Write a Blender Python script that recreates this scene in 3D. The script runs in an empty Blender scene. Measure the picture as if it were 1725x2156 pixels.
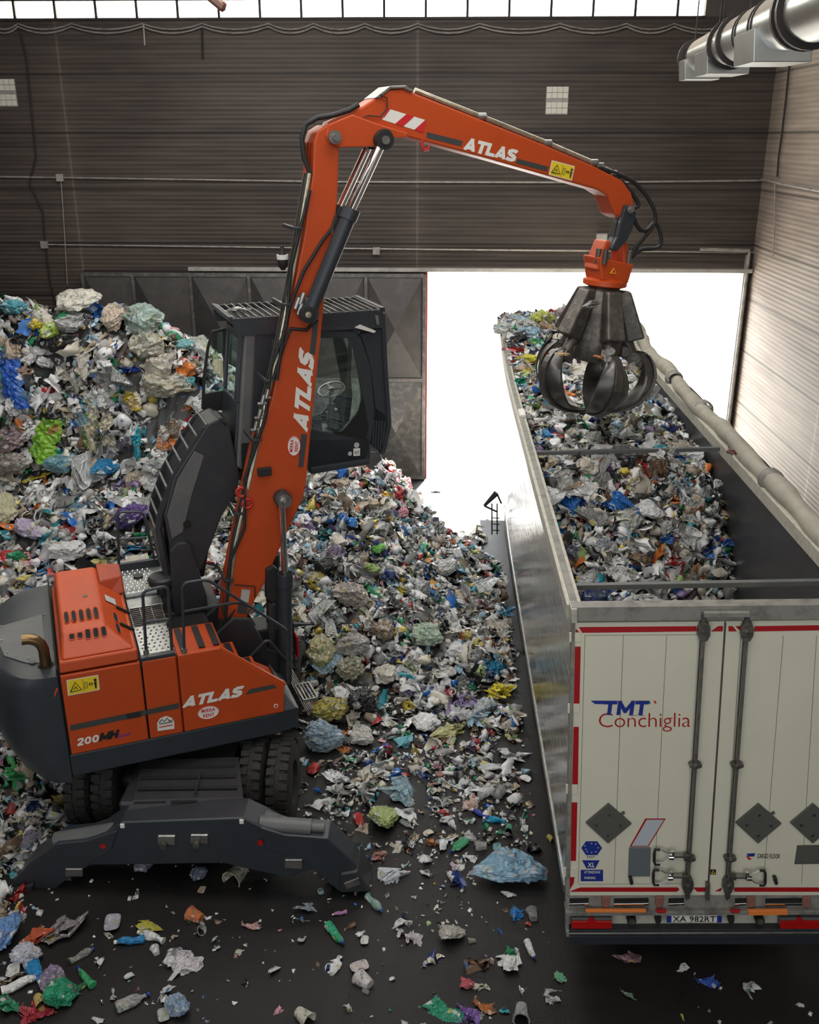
import bpy, math, random
import numpy as np
from mathutils import Vector, Matrix, noise as mnoise

# ------------------------------------------------------------------ camera, world, lights, exposure
scene = bpy.context.scene
C = bpy.context.scene.collection
IW, IH, FPX = 1725.0, 2156.0, 2050.0
VPX, VPY, CZ = 932.0, 290.0, 7.72
_Y = np.array([VPX - IW / 2, VPY - IH / 2, FPX]); _Y /= np.linalg.norm(_Y)
_X = np.array([1.0, 0.0, 0.0]); _X -= (_X @ _Y) * _Y; _X /= np.linalg.norm(_X)
_Z = np.cross(_X, _Y)
if _Z[1] > 0: _Z = -_Z
CAM = np.array([0.0, 0.0, CZ])

cd = bpy.data.cameras.new('camera'); cam = bpy.data.objects.new('camera', cd); C.objects.link(cam)
cd.sensor_fit = 'HORIZONTAL'; cd.sensor_width = 36.0; cd.lens = 36.0 * FPX / IW
cd.clip_start = 0.1; cd.clip_end = 300
right = Vector((_X[0], _Y[0], _Z[0])); down = Vector((_X[1], _Y[1], _Z[1])); fwd = Vector((_X[2], _Y[2], _Z[2]))
M = Matrix((right, -down, -fwd)).transposed().to_4x4(); M.translation = Vector(CAM)
cam.matrix_world = M
scene.camera = cam

scene.view_settings.view_transform = 'Standard'; scene.view_settings.look = 'None'
scene.view_settings.gamma = 1.0; scene.view_settings.use_curve_mapping = False
scene.view_settings.exposure = 0.0
cy = scene.cycles
cy.max_bounces = 7; cy.diffuse_bounces = 3; cy.glossy_bounces = 3; cy.transmission_bounces = 4; cy.transparent_max_bounces = 8
cy.caustics_reflective = False; cy.caustics_refractive = False
cy.sample_clamp_indirect = 4.0
cy.use_adaptive_sampling = True; cy.adaptive_threshold = 0.03
cy.use_denoising = True

world = bpy.data.worlds.new('world'); scene.world = world; world.use_nodes = True
wn = world.node_tree.nodes; wl = world.node_tree.links
bg = wn['Background']; bg.inputs['Color'].default_value = (0.93, 0.97, 1.0, 1); bg.inputs['Strength'].default_value = 1.3

def light_area(name, loc, target, sx, sy, power, col=(1, 1, 1)):
    l = bpy.data.lights.new(name, 'AREA'); l.shape = 'RECTANGLE'; l.size = sx; l.size_y = sy
    l.energy = power; l.color = col
    o = bpy.data.objects.new(name, l); C.objects.link(o); o.location = loc
    d = Vector(target) - Vector(loc); o.rotation_euler = d.to_track_quat('-Z', 'Y').to_euler()
    return o
sun = bpy.data.lights.new('sun', 'SUN'); sun.energy = 42.0; sun.angle = math.radians(2.0); sun.color = (1, 0.97, 0.92)
so = bpy.data.objects.new('sun', sun); C.objects.link(so); so.location = (-20, 60, 40)
so.rotation_euler = Vector((-0.20, -0.72, -0.52)).to_track_quat('-Z', 'Y').to_euler()
light_area('daylight_above_the_yard', (3.2, 27.0, 8.6), (3.0, 19.0, 1.0), 12, 6, 9000, (0.95, 0.98, 1.0))
light_area('skylight_front', (-0.6, 3.0, 11.95), (0.6, 4.0, 0.0), 11.0, 3.2, 430, (1.0, 0.97, 0.92))
light_area('skylight_middle', (-1.75, 9.5, 11.95), (-1.75, 9.6, 0.0), 11.0, 2.2, 450, (1.0, 0.98, 0.95))
light_area('skylight_back', (-1.75, 16.0, 11.95), (-1.75, 16.2, 0.0), 11.0, 2.2, 700, (1.0, 0.98, 0.95))

# ------------------------------------------------------------------ helpers
def ray(px, py):
    d = np.array([px - IW / 2, py - IH / 2, FPX]); return np.array([d @ _X, d @ _Y, d @ _Z])
def hit(px, py, n, p0):
    d = ray(px, py); n = np.array(n, float); t = (n @ (np.array(p0, float) - CAM)) / (n @ d); return CAM + t * d
def atX(px, py, x): return hit(px, py, (1, 0, 0), (x, 0, 0))
def atY(px, py, y): return hit(px, py, (0, 1, 0), (0, y, 0))
def atZ(px, py, z): return hit(px, py, (0, 0, 1), (0, 0, z))

def proj(p):
    p = np.array(p, float) - CAM; v = p[0] * _X + p[1] * _Y + p[2] * _Z; return IW / 2 + FPX * v[0] / v[2], IH / 2 + FPX * v[1] / v[2]
def V3(*a): return np.array(a, float)
MATS = {}
def mat(name, col, rough=0.5, metal=0.0, spec=0.5, var=0.0, vscale=4.0, bump=0.0, bscale=20.0, dirt=0.0, dcol=(0.03, 0.028, 0.025), alpha=1.0, emit=0.0, aniso=0.0):
    m = bpy.data.materials.new(name); m.use_nodes = True; MATS[name] = m
    nt = m.node_tree; N = nt.nodes; L = nt.links; b = N['Principled BSDF']
    b.inputs['Roughness'].default_value = rough; b.inputs['Metallic'].default_value = metal
    b.inputs['Specular IOR Level'].default_value = spec
    c = (*col, 1); b.inputs['Base Color'].default_value = c
    if alpha < 1: b.inputs['Alpha'].default_value = alpha
    if emit:
        b.inputs['Emission Color'].default_value = c; b.inputs['Emission Strength'].default_value = emit
    if var or bump or dirt:
        tc = N.new('ShaderNodeTexCoord')
    if var or dirt:
        nz = N.new('ShaderNodeTexNoise'); nz.inputs['Scale'].default_value = vscale; nz.inputs['Detail'].default_value = 6
        nz.inputs['Roughness'].default_value = 0.65
        L.new(tc.outputs['Object'], nz.inputs['Vector'])
        mx = N.new('ShaderNodeMix'); mx.data_type = 'RGBA'
        mx.inputs['A'].default_value = c
        rm = N.new('ShaderNodeMapRange')
        if dirt:
            mx.inputs['B'].default_value = (*dcol, 1)
            rm.inputs['From Min'].default_value = 0.45; rm.inputs['From Max'].default_value = 0.75
            rm.inputs['To Max'].default_value = dirt
        else:
            mx.inputs['B'].default_value = (col[0] * 0.35, col[1] * 0.35, col[2] * 0.35, 1)
            rm.inputs['From Min'].default_value = 0.35; rm.inputs['From Max'].default_value = 0.75
            rm.inputs['To Max'].default_value = var
        L.new(nz.outputs['Fac'], rm.inputs['Value']); L.new(rm.outputs['Result'], mx.inputs['Factor'])
        L.new(mx.outputs['Result'], b.inputs['Base Color'])
    if bump:
        n2 = N.new('ShaderNodeTexNoise'); n2.inputs['Scale'].default_value = bscale; n2.inputs['Detail'].default_value = 4
        L.new(tc.outputs['Object'], n2.inputs['Vector'])
        bp = N.new('ShaderNodeBump'); bp.inputs['Strength'].default_value = bump; bp.inputs['Distance'].default_value = 0.02
        L.new(n2.outputs['Fac'], bp.inputs['Height']); L.new(bp.outputs['Normal'], b.inputs['Normal'])
    return m

def tag(o, label=None, cat=None, group=None, kind=None):
    if label: o['label'] = label
    if cat: o['category'] = cat
    if group: o['group'] = group
    if kind: o['kind'] = kind
    return o
def thing(name, label, cat, loc=(0, 0, 0), rot=(0, 0, 0), group=None):
    o = bpy.data.objects.new(name, None); C.objects.link(o); o.location = loc; o.rotation_euler = rot
    o.empty_display_size = 0.2
    o.matrix_world = Matrix.LocRotScale(Vector(loc), __import__('mathutils').Euler(rot), Vector((1, 1, 1)))
    WM[o.name] = o.matrix_world.copy()
    return tag(o, label, cat, group)
WM = {}

class MB:
    """collects shapes in world coordinates, builds one mesh object"""
    def __init__(s): s.v = []; s.f = []
    def add(s, vs, fs):
        k = len(s.v); s.v += [tuple(map(float, p)) for p in vs]; s.f += [tuple(i + k for i in f) for f in fs]; return s
    def hexa(s, a, b):
        """two quads (4 points each, same winding) joined"""
        n = len(a); fs = [tuple(range(n))[::-1], tuple(range(n, 2 * n))] + [(i, (i + 1) % n, n + (i + 1) % n, n + i) for i in range(n)]
        return s.add(list(a) + list(b), fs)
    def box(s, lo, hi):
        x0, y0, z0 = lo; x1, y1, z1 = hi
        a = [(x0, y0, z0), (x1, y0, z0), (x1, y1, z0), (x0, y1, z0)]; b = [(p[0], p[1], z1) for p in a]
        return s.hexa(a, b)
    def bar(s, p0, p1, w, h, up=(0, 0, 1)):
        p0 = V3(*p0); p1 = V3(*p1); d = p1 - p0; d /= np.linalg.norm(d)
        up = V3(*up); sd = np.cross(d, up)
        if np.linalg.norm(sd) < 1e-4: sd = np.cross(d, V3(1, 0, 0))
        sd /= np.linalg.norm(sd); u2 = np.cross(sd, d)
        o = [sd * w / 2 + u2 * h / 2, -sd * w / 2 + u2 * h / 2, -sd * w / 2 - u2 * h / 2, sd * w / 2 - u2 * h / 2]
        return s.hexa([p0 + q for q in o], [p1 + q for q in o])
    def tube(s, pts, r, seg=8, caps=True):
        pts = [V3(*p) for p in pts]; n = len(pts); rs = r if hasattr(r, '__len__') else [r] * n
        k = len(s.v); prev = None; vs = []; fs = []
        for i, p in enumerate(pts):
            d = (pts[min(i + 1, n - 1)] - pts[max(i - 1, 0)]); d /= (np.linalg.norm(d) + 1e-9)
            if prev is None:
                a = np.cross(d, V3(0, 0, 1)); 
                if np.linalg.norm(a) < 0.1: a = np.cross(d, V3(1, 0, 0))
            else: a = prev - (prev @ d) * d
            a /= (np.linalg.norm(a) + 1e-9); prev = a; b = np.cross(d, a)
            for j in range(seg):
                t = 2 * math.pi * j / seg; vs.append(p + rs[i] * (math.cos(t) * a + math.sin(t) * b))
        for i in range(n - 1):
            for j in range(seg):
                j2 = (j + 1) % seg; fs.append((i * seg + j, i * seg + j2, (i + 1) * seg + j2, (i + 1) * seg + j))
        if caps: fs += [tuple(range(seg))[::-1], tuple(range((n - 1) * seg, n * seg))]
        return s.add(vs, fs)
    def cyl(s, p0, p1, r0, r1=None, seg=20): return s.tube([p0, p1], [r0, r0 if r1 is None else r1], seg)
    def lathe(s, base, axis, prof, seg=24, closed=False):
        base = V3(*base); axis = V3(*axis); axis /= np.linalg.norm(axis)
        a = np.cross(axis, V3(0, 0, 1)); 
        if np.linalg.norm(a) < 0.1: a = np.cross(axis, V3(1, 0, 0))
        a /= np.linalg.norm(a); b = np.cross(axis, a); vs = []; fs = []
        n = len(prof)
        for r, h in prof:
            for j in range(seg):
                t = 2 * math.pi * j / seg; vs.append(base + axis * h + r * (math.cos(t) * a + math.sin(t) * b))
        for i in range(n - 1):
            for j in range(seg):
                j2 = (j + 1) % seg; fs.append((i * seg + j, i * seg + j2, (i + 1) * seg + j2, (i + 1) * seg + j))
        if closed:
            for j in range(seg):
                j2 = (j + 1) % seg; fs.append(((n - 1) * seg + j, (n - 1) * seg + j2, j2, j))
        else: fs += [tuple(range(seg))[::-1], tuple(range((n - 1) * seg, n * seg))]
        return s.add(vs, fs)
    def prism(s, poly, off):
        off = V3(*off); return s.hexa([V3(*p) for p in poly], [V3(*p) + off for p in poly])
    def build(s, name, m, parent=None, smooth=False, bevel=0.0, seg=2, label=None, auto=True):
        me = bpy.data.meshes.new(name); vs = s.v
        if parent is not None:
            iv = np.array(WM[root_of(parent)].inverted()); a = np.array(vs); a = a @ iv[:3, :3].T + iv[:3, 3]; vs = a.tolist()
        me.from_pydata(vs, [], s.f); 
        import bmesh
        bm = bmesh.new(); bm.from_mesh(me); bmesh.ops.recalc_face_normals(bm, faces=bm.faces); bm.to_mesh(me); bm.free()
        me.materials.append(m if not isinstance(m, str) else MATS[m]); me.update()
        if smooth:
            me.polygons.foreach_set('use_smooth', [True] * len(me.polygons))
            try: me.set_sharp_from_angle(angle=math.radians(40))
            except Exception: pass
        o = bpy.data.objects.new(name, me); C.objects.link(o)
        if parent is not None: o.parent = parent; ROOT[o.name] = root_of(parent)
        if bevel:
            bv = o.modifiers.new('bevel', 'BEVEL'); bv.width = bevel; bv.segments = seg; bv.limit_method = 'ANGLE'; bv.angle_limit = math.radians(35)
            bv.use_clamp_overlap = True
        if label: o['label'] = label
        return o
ROOT = {}
def root_of(o): return ROOT.get(o.name, o.name)

# text fitted on a quad: BL, BR on the baseline, TL gives the cap height direction
_fc = {}
def text_mesh(body, off=0.0):
    key = (body, off)
    if key in _fc: return _fc[key]
    cu = bpy.data.curves.new('lettering', 'FONT'); cu.body = body; cu.size = 1.0; cu.offset = off; cu.resolution_u = 3; cu.extrude = 0.0
    cu.space_character = 1.0 + off * 4
    o = bpy.data.objects.new('lettering', cu); C.objects.link(o)
    dg = bpy.context.evaluated_depsgraph_get(); me = bpy.data.meshes.new_from_object(o.evaluated_get(dg))
    vs = np.array([v.co[:] for v in me.vertices]).reshape(-1, 3); fs = [tuple(p.vertices) for p in me.polygons]
    bpy.data.objects.remove(o); bpy.data.curves.remove(cu); bpy.data.meshes.remove(me)
    _fc[key] = (vs, fs); return _fc[key]
CAPH = None
for _t, _o in (('H', 0.0), ('MIRRA', .03), ('RENT', .03), ('Saysh', .01), ('97', .0), ('Conchiglia', -.012), ('Trucks & Trailers', 0), ('TMT', .0), ('XL', .02), ('ATTENZIONE', .01), ('WARNING', .01), ('CARGO FLOOR', .015), ('XA 982RT', .01)): text_mesh(_t, _o)
def text(body, BL, BR, TL, nrm, name, m, parent, off=0.0, lift=0.004, cap=None, sx=None):
    global CAPH
    if CAPH is None:
        h, _ = text_mesh('H'); CAPH = h[:, 1].max()
    vs, fs = text_mesh(body, off); BL = V3(*BL); BR = V3(*BR); TL = V3(*TL); nrm = V3(*nrm); nrm = nrm / np.linalg.norm(nrm)
    x0, x1 = vs[:, 0].min(), vs[:, 0].max()
    P = BL + np.outer((vs[:, 0] - x0) / (x1 - x0), BR - BL) + np.outer(vs[:, 1] / CAPH, TL - BL) + nrm * lift
    b = MB(); b.add(P, fs); 
    return b.build(name, m, parent)
GL = {'A': (1.0, [[(.12, 0), (.5, .98), (.88, 0)], [(.28, .27), (.72, .27)]]), 'T': (.9, [[(0, .88), (.9, .88)], [(.45, .9), (.45, 0)]]), 'L': (.78, [[(.13, 1), (.13, .12), (.78, .12)]]),
      'S': (.86, [[(.80, .80), (.66, .88), (.3, .88), (.15, .78), (.15, .64), (.3, .54), (.58, .46), (.71, .36), (.71, .22), (.58, .12), (.22, .12), (.03, .2)]]), 'M': (1.1, [[(.13, 0), (.13, .95), (.55, .25), (.97, .95), (.97, 0)]]),
      'H': (.9, [[(.13, 0), (.13, 1)], [(.77, 0), (.77, 1)], [(.13, .5), (.77, .5)]]), '2': (.8, [[(.08, .72), (.2, .86), (.4, .89), (.6, .86), (.68, .72), (.62, .55), (.14, .14)], [(.05, .11), (.78, .11)]]),
      '0': (.84, [[(.42 + .29 * math.cos(k * math.pi / 6), .5 + .385 * math.sin(k * math.pi / 6)) for k in range(13)]]), '9': (.84, [[(.68, .6), (.56, .5), (.28, .5), (.15, .62), (.15, .76), (.28, .88), (.56, .88), (.68, .76), (.68, .4), (.52, .12), (.2, .12)]]),
      '7': (.8, [[(.03, .88), (.7, .88), (.3, 0)]])}
def stext(body, BL, BR, TL, nrm, name, m, parent, s=.25, gap=.10, lift=.004):
    """heavy block lettering drawn stroke by stroke"""
    BL = V3(*BL); BR = V3(*BR); TL = V3(*TL); nrm = V3(*nrm); nrm = nrm / np.linalg.norm(nrm); tot = sum(GL[c][0] for c in body) + gap * (len(body) - 1); b = MB(); x0 = 0; q = 0
    for c in body:
        w, pl = GL[c]
        for p in pl:
            for i in range(len(p) - 1):
                a = V3(p[i][0] + x0, p[i][1], 0); e = V3(p[i + 1][0] + x0, p[i + 1][1], 0); d = e - a; d /= np.linalg.norm(d); n = V3(-d[1], d[0], 0) * s / 2
                a2 = a - d * (s * .3 if i else 0); e2 = e + d * (s * .3 if i < len(p) - 2 else 0); P = []
                for v in (a2 + n, a2 - n, e2 - n, e2 + n): y = min(1, max(0, v[1])); P.append(BL + (BR - BL) * (v[0] / tot) + (TL - BL) * y + nrm * (lift + q * .00006))
                b.add(P, [(0, 1, 2, 3)]); q += 1
        x0 += w + gap
    return b.build(name, m, parent)
def flat(polys, nrm, name, m, parent, lift=0.003, label=None):
    """thin decals: list of polygons lifted off the surface"""
    nrm = V3(*nrm); nrm = nrm / np.linalg.norm(nrm); b = MB()
    for p in polys:
        q = [V3(*a) + nrm * lift for a in p]; b.add(q, [tuple(range(len(q)))])
    return b.build(name, m, parent, label=label)

# ------------------------------------------------------------------ materials
mat('orange_paint', (0.53, 0.068, 0.010), 0.42, var=0.16, vscale=3)
mat('dark_orange_paint', (0.40, 0.05, 0.015), 0.5, var=0.3, vscale=5)
mat('red_paint', (0.5, 0.02, 0.015), 0.5)
mat('charcoal_paint', (0.034, 0.040, 0.048), 0.38, var=0.3, vscale=5)
mat('anthracite', (0.028, 0.03, 0.035), 0.45, dirt=0.35, dcol=(0.07, 0.065, 0.06), vscale=6)
mat('dusty_grey', (0.11, 0.115, 0.115), 0.45, dirt=0.5, dcol=(0.19, 0.18, 0.16), vscale=3)
mat('black_rubber', (0.014, 0.014, 0.014), 0.6)
mat('tyre_rubber', (0.022, 0.021, 0.02), 0.8, dirt=0.5, dcol=(0.07, 0.06, 0.05), vscale=8, bump=0.3, bscale=30)
mat('black_gap', (0.006, 0.006, 0.006), 0.8)
mat('stripe_grey', (0.05, 0.052, 0.05), 0.5)
mat('chrome', (0.8, 0.8, 0.8), 0.08, 1.0)
mat('dull_steel', (0.42, 0.41, 0.39), 0.35, 0.9, dirt=0.5, vscale=9)
mat('plated_pipe', (0.62, 0.56, 0.42), 0.3, 0.8, dirt=0.5, vscale=12)
mat('checker_plate', (0.62, 0.63, 0.62), 0.3, 0.85, dirt=0.5, dcol=(0.15, 0.14, 0.13), vscale=12)
mat('bronze_pipe', (0.24, 0.15, 0.07), 0.28, 0.85, var=0.5, vscale=14)
mat('white_decal', (0.8, 0.78, 0.72), 0.5)
mat('black_decal', (0.01, 0.01, 0.01), 0.5)
mat('yellow_decal', (0.85, 0.62, 0.02), 0.5)
mat('red_decal', (0.6, 0.015, 0.02), 0.5)
mat('blue_decal', (0.01, 0.03, 0.26), 0.5)
mat('purple_decal', (0.10, 0.03, 0.35), 0.5)
mat('green_decal', (0.02, 0.25, 0.08), 0.5)
mat('pale_sticker', (0.55, 0.55, 0.52), 0.6, var=0.4, vscale=60)
mat('worn_steel', (0.10, 0.092, 0.082), 0.42, 0.55, dirt=0.7, dcol=(0.26, 0.23, 0.19), vscale=9, bump=0.35, bscale=18)
mat('tine_steel', (0.12, 0.115, 0.11), 0.33, 0.75, dirt=0.5, dcol=(0.28, 0.25, 0.22), vscale=6)
mat('cream_panel', (0.76, 0.73, 0.58), 0.42, var=0.10, vscale=2)
mat('cream_frame', (0.55, 0.53, 0.44), 0.45, dirt=0.5, dcol=(0.16, 0.15, 0.13), vscale=9)
mat('grimy_frame', (0.27, 0.26, 0.23), 0.5, dirt=0.85, dcol=(0.07, 0.065, 0.06), vscale=7)
mat('reflective_red', (0.45, 0.008, 0.012), 0.4, var=0.3, vscale=30)
mat('lamp_red', (0.5, 0.01, 0.01), 0.15, var=0.4, vscale=12)
mat('marker_orange', (0.85, 0.24, 0.05), 0.3)
mat('placard_grey', (0.105, 0.105, 0.09), 0.5, var=0.3, vscale=30)
mat('slate_grey', (0.13, 0.155, 0.165), 0.5)
mat('pale_blue_film', (0.52, 0.56, 0.60), 0.4)
mat('tarp_cloth', (0.42, 0.39, 0.32), 0.65, dirt=0.5, dcol=(0.2, 0.18, 0.15), vscale=4, bump=0.6, bscale=7)
mat('rust_steel', (0.28, 0.12, 0.09), 0.7, var=0.4)
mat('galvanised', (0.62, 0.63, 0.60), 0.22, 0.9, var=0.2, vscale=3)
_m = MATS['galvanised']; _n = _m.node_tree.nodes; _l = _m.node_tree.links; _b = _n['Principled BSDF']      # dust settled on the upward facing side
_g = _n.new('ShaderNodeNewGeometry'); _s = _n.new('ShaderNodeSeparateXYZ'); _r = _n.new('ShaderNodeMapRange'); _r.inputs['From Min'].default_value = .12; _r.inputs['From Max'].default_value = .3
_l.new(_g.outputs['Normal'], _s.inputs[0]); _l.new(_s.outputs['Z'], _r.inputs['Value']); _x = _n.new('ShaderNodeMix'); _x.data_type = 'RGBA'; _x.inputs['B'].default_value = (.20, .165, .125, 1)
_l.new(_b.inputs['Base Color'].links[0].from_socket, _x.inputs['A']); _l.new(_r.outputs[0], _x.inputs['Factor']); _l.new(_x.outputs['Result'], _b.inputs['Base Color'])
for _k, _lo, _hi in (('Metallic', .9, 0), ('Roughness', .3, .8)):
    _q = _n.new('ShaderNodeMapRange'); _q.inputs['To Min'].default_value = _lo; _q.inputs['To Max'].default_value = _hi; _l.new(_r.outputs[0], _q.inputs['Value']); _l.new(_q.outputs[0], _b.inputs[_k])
mat('galvanised_dusty', (0.34, 0.30, 0.24), 0.6, 0.3, var=0.5, vscale=6)
mat('dark_flange', (0.035, 0.028, 0.026), 0.6, 0.3)
mat('conduit', (0.38, 0.35, 0.32), 0.5, 0.3, dirt=0.6, vscale=5)
mat('cable_black', (0.02, 0.018, 0.016), 0.7)
mat('gate_steel', (0.09, 0.083, 0.08), 0.38, 0.4, dirt=0.4, dcol=(0.2, 0.18, 0.17), vscale=2.5, bump=0.12, bscale=4)
mat('gate_scuffed', (0.16, 0.15, 0.14), 0.35, 0.5, dirt=0.8, dcol=(0.36, 0.34, 0.32), vscale=7)
mat('jamb_paint', (0.42, 0.06, 0.04), 0.6)
mat('track_paint', (0.45, 0.43, 0.40), 0.5, dirt=0.5, vscale=3)
mat('yard_concrete', (0.62, 0.60, 0.56), 0.9, var=0.15, vscale=0.5)
mat('roof_sheet', (0.10, 0.09, 0.08), 0.8)
mat('glass_block', (0.72, 0.70, 0.60), 0.2)
mat('interior_dark', (0.03, 0.035, 0.04), 0.6)
def glass_mat(name, col, amount):
    m = bpy.data.materials.new(name); m.use_nodes = True; MATS[name] = m; N = m.node_tree.nodes; L = m.node_tree.links
    N.remove(N['Principled BSDF']); t = N.new('ShaderNodeBsdfTransparent'); t.inputs[0].default_value = (*col, 1)
    g = N.new('ShaderNodeBsdfGlossy'); g.inputs['Roughness'].default_value = 0.03; g.inputs[0].default_value = (0.9, 1, 0.97, 1)
    x = N.new('ShaderNodeMixShader'); x.inputs[0].default_value = amount
    L.new(t.outputs[0], x.inputs[1]); L.new(g.outputs[0], x.inputs[2]); L.new(x.outputs[0], N['Material Output'].inputs[0])
glass_mat('green_glass', (0.80, 0.93, 0.90), 0.09)
def diffusing():
    m = bpy.data.materials.new('window_pane'); m.use_nodes = True; MATS['window_pane'] = m; N = m.node_tree.nodes; L = m.node_tree.links
    N.remove(N['Principled BSDF']); t = N.new('ShaderNodeBsdfTranslucent'); t.inputs[0].default_value = (.9, .9, .86, 1); L.new(t.outputs[0], N['Material Output'].inputs[0])
diffusing()

# polished, ribbed aluminium of the trailer flank
def alu():
    m = bpy.data.materials.new('ribbed_aluminium'); m.use_nodes = True; MATS['ribbed_aluminium'] = m; N = m.node_tree.nodes; L = m.node_tree.links; b = N['Principled BSDF']
    b.inputs['Metallic'].default_value = 1.0; b.inputs['Roughness'].default_value = 0.12; b.inputs['Base Color'].default_value = (0.92, 0.92, 0.90, 1)
    tc = N.new('ShaderNodeTexCoord'); mp = N.new('ShaderNodeMapping'); mp.inputs['Scale'].default_value = (1, 0.6, 26)
    nz = N.new('ShaderNodeTexNoise'); nz.inputs['Scale'].default_value = 1.6; nz.inputs['Detail'].default_value = 3
    L.new(tc.outputs['Object'], mp.inputs[0]); L.new(mp.outputs[0], nz.inputs['Vector'])
    bp = N.new('ShaderNodeBump'); bp.inputs['Strength'].default_value = 0.4; bp.inputs['Distance'].default_value = 0.03
    L.new(nz.outputs['Fac'], bp.inputs['Height']); L.new(bp.outputs[0], b.inputs['Normal'])
alu()
mat('liner_aluminium', (0.13, 0.13, 0.14), 0.38, 0.6, var=0.4, vscale=1.5, bump=0.1, bscale=3)

# grimy corrugated cladding of the hall
def cladding(name, base, light, axis, seams):
    m = bpy.data.materials.new(name); m.use_nodes = True; MATS[name] = m; N = m.node_tree.nodes; L = m.node_tree.links; b = N['Principled BSDF']
    b.inputs['Roughness'].default_value = 0.6
    tc = N.new('ShaderNodeTexCoord'); sp = N.new('ShaderNodeSeparateXYZ'); L.new(tc.outputs['Object'], sp.inputs[0])
    def math_(op, a, bb=None, c=None):
        n = N.new('ShaderNodeMath'); n.operation = op
        for i, q in enumerate((a, bb, c)):
            if q is None: continue
            if isinstance(q, (int, float)): n.inputs[i].default_value = q
            else: L.new(q, n.inputs[i])
        return n.outputs[0]
    z = sp.outputs['Z']; h = sp.outputs['X' if axis == 'x' else 'Y']
    rib = math_('SINE', math_('MULTIPLY', z, 2 * math.pi / 0.092))
    rib01 = math_('MULTIPLY_ADD', rib, 0.5, 0.5)
    # sheet laps every 1.16 m
    lap = math_('FRACT', math_('DIVIDE', math_('ADD', z, 0.30), 1.16))
    lapd = math_('SMOOTH_MIN', math_('ABSOLUTE', math_('SUBTRACT', lap, 0.5)), 0.5, 0.01)
    lapm = math_('GREATER_THAN', math_('ABSOLUTE', math_('SUBTRACT', lap, 0.5)), 0.478)
    mp = N.new('ShaderNodeMapping'); mp.inputs['Scale'].default_value = (0.35, 0.35, 7.0); L.new(tc.outputs['Object'], mp.inputs[0])
    nz = N.new('ShaderNodeTexNoise'); nz.inputs['Scale'].default_value = 1.3; nz.inputs['Detail'].default_value = 6; L.new(mp.outputs[0], nz.inputs['Vector'])
    n2 = N.new('ShaderNodeTexNoise'); n2.inputs['Scale'].default_value = 0.25; n2.inputs['Detail'].default_value = 4; L.new(tc.outputs['Object'], n2.inputs['Vector'])
    f = math_('ADD', math_('MULTIPLY', rib01, 0.20), math_('MULTIPLY', math_('SUBTRACT', nz.outputs['Fac'], 0.35), 0.9))
    f = math_('ADD', f, math_('MULTIPLY', math_('SUBTRACT', n2.outputs['Fac'], 0.5), 0.9))
    # pale dust streaks beside the column seams
    for s0 in seams:
        d = math_('ABSOLUTE', math_('SUBTRACT', h, s0))
        g = math_('MULTIPLY', math_('EXPONENT', math_('MULTIPLY', d, -5.0)), nz.outputs['Fac'])
        line = math_('LESS_THAN', d, 0.022)
        f = math_('ADD', f, math_('ADD', math_('MULTIPLY', g, 0.35), math_('MULTIPLY', line, math_('MULTIPLY', n2.outputs['Fac'], 0.9))))
    mx = N.new('ShaderNodeMix'); mx.data_type = 'RGBA'; mx.inputs['A'].default_value = (*base, 1); mx.inputs['B'].default_value = (*light, 1); mx.clamp_factor = True
    L.new(f, mx.inputs['Factor'])
    m2 = N.new('ShaderNodeMix'); m2.data_type = 'RGBA'; m2.inputs['B'].default_value = (base[0] * 0.25, base[1] * 0.25, base[2] * 0.25, 1)
    L.new(math_('MULTIPLY', lapm, 0.75), m2.inputs['Factor']); L.new(mx.outputs['Result'], m2.inputs['A']); L.new(m2.outputs['Result'], b.inputs['Base Color'])
    bp = N.new('ShaderNodeBump'); bp.inputs['Strength'].default_value = 0.3; bp.inputs['Distance'].default_value = 0.02
    L.new(rib01, bp.inputs['Height']); L.new(bp.outputs[0], b.inputs['Normal'])
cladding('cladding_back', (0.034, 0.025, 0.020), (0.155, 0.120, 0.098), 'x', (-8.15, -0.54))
cladding('cladding_side', (0.17, 0.135, 0.11), (0.52, 0.44, 0.36), 'y', (12.5, 17.5))

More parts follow.
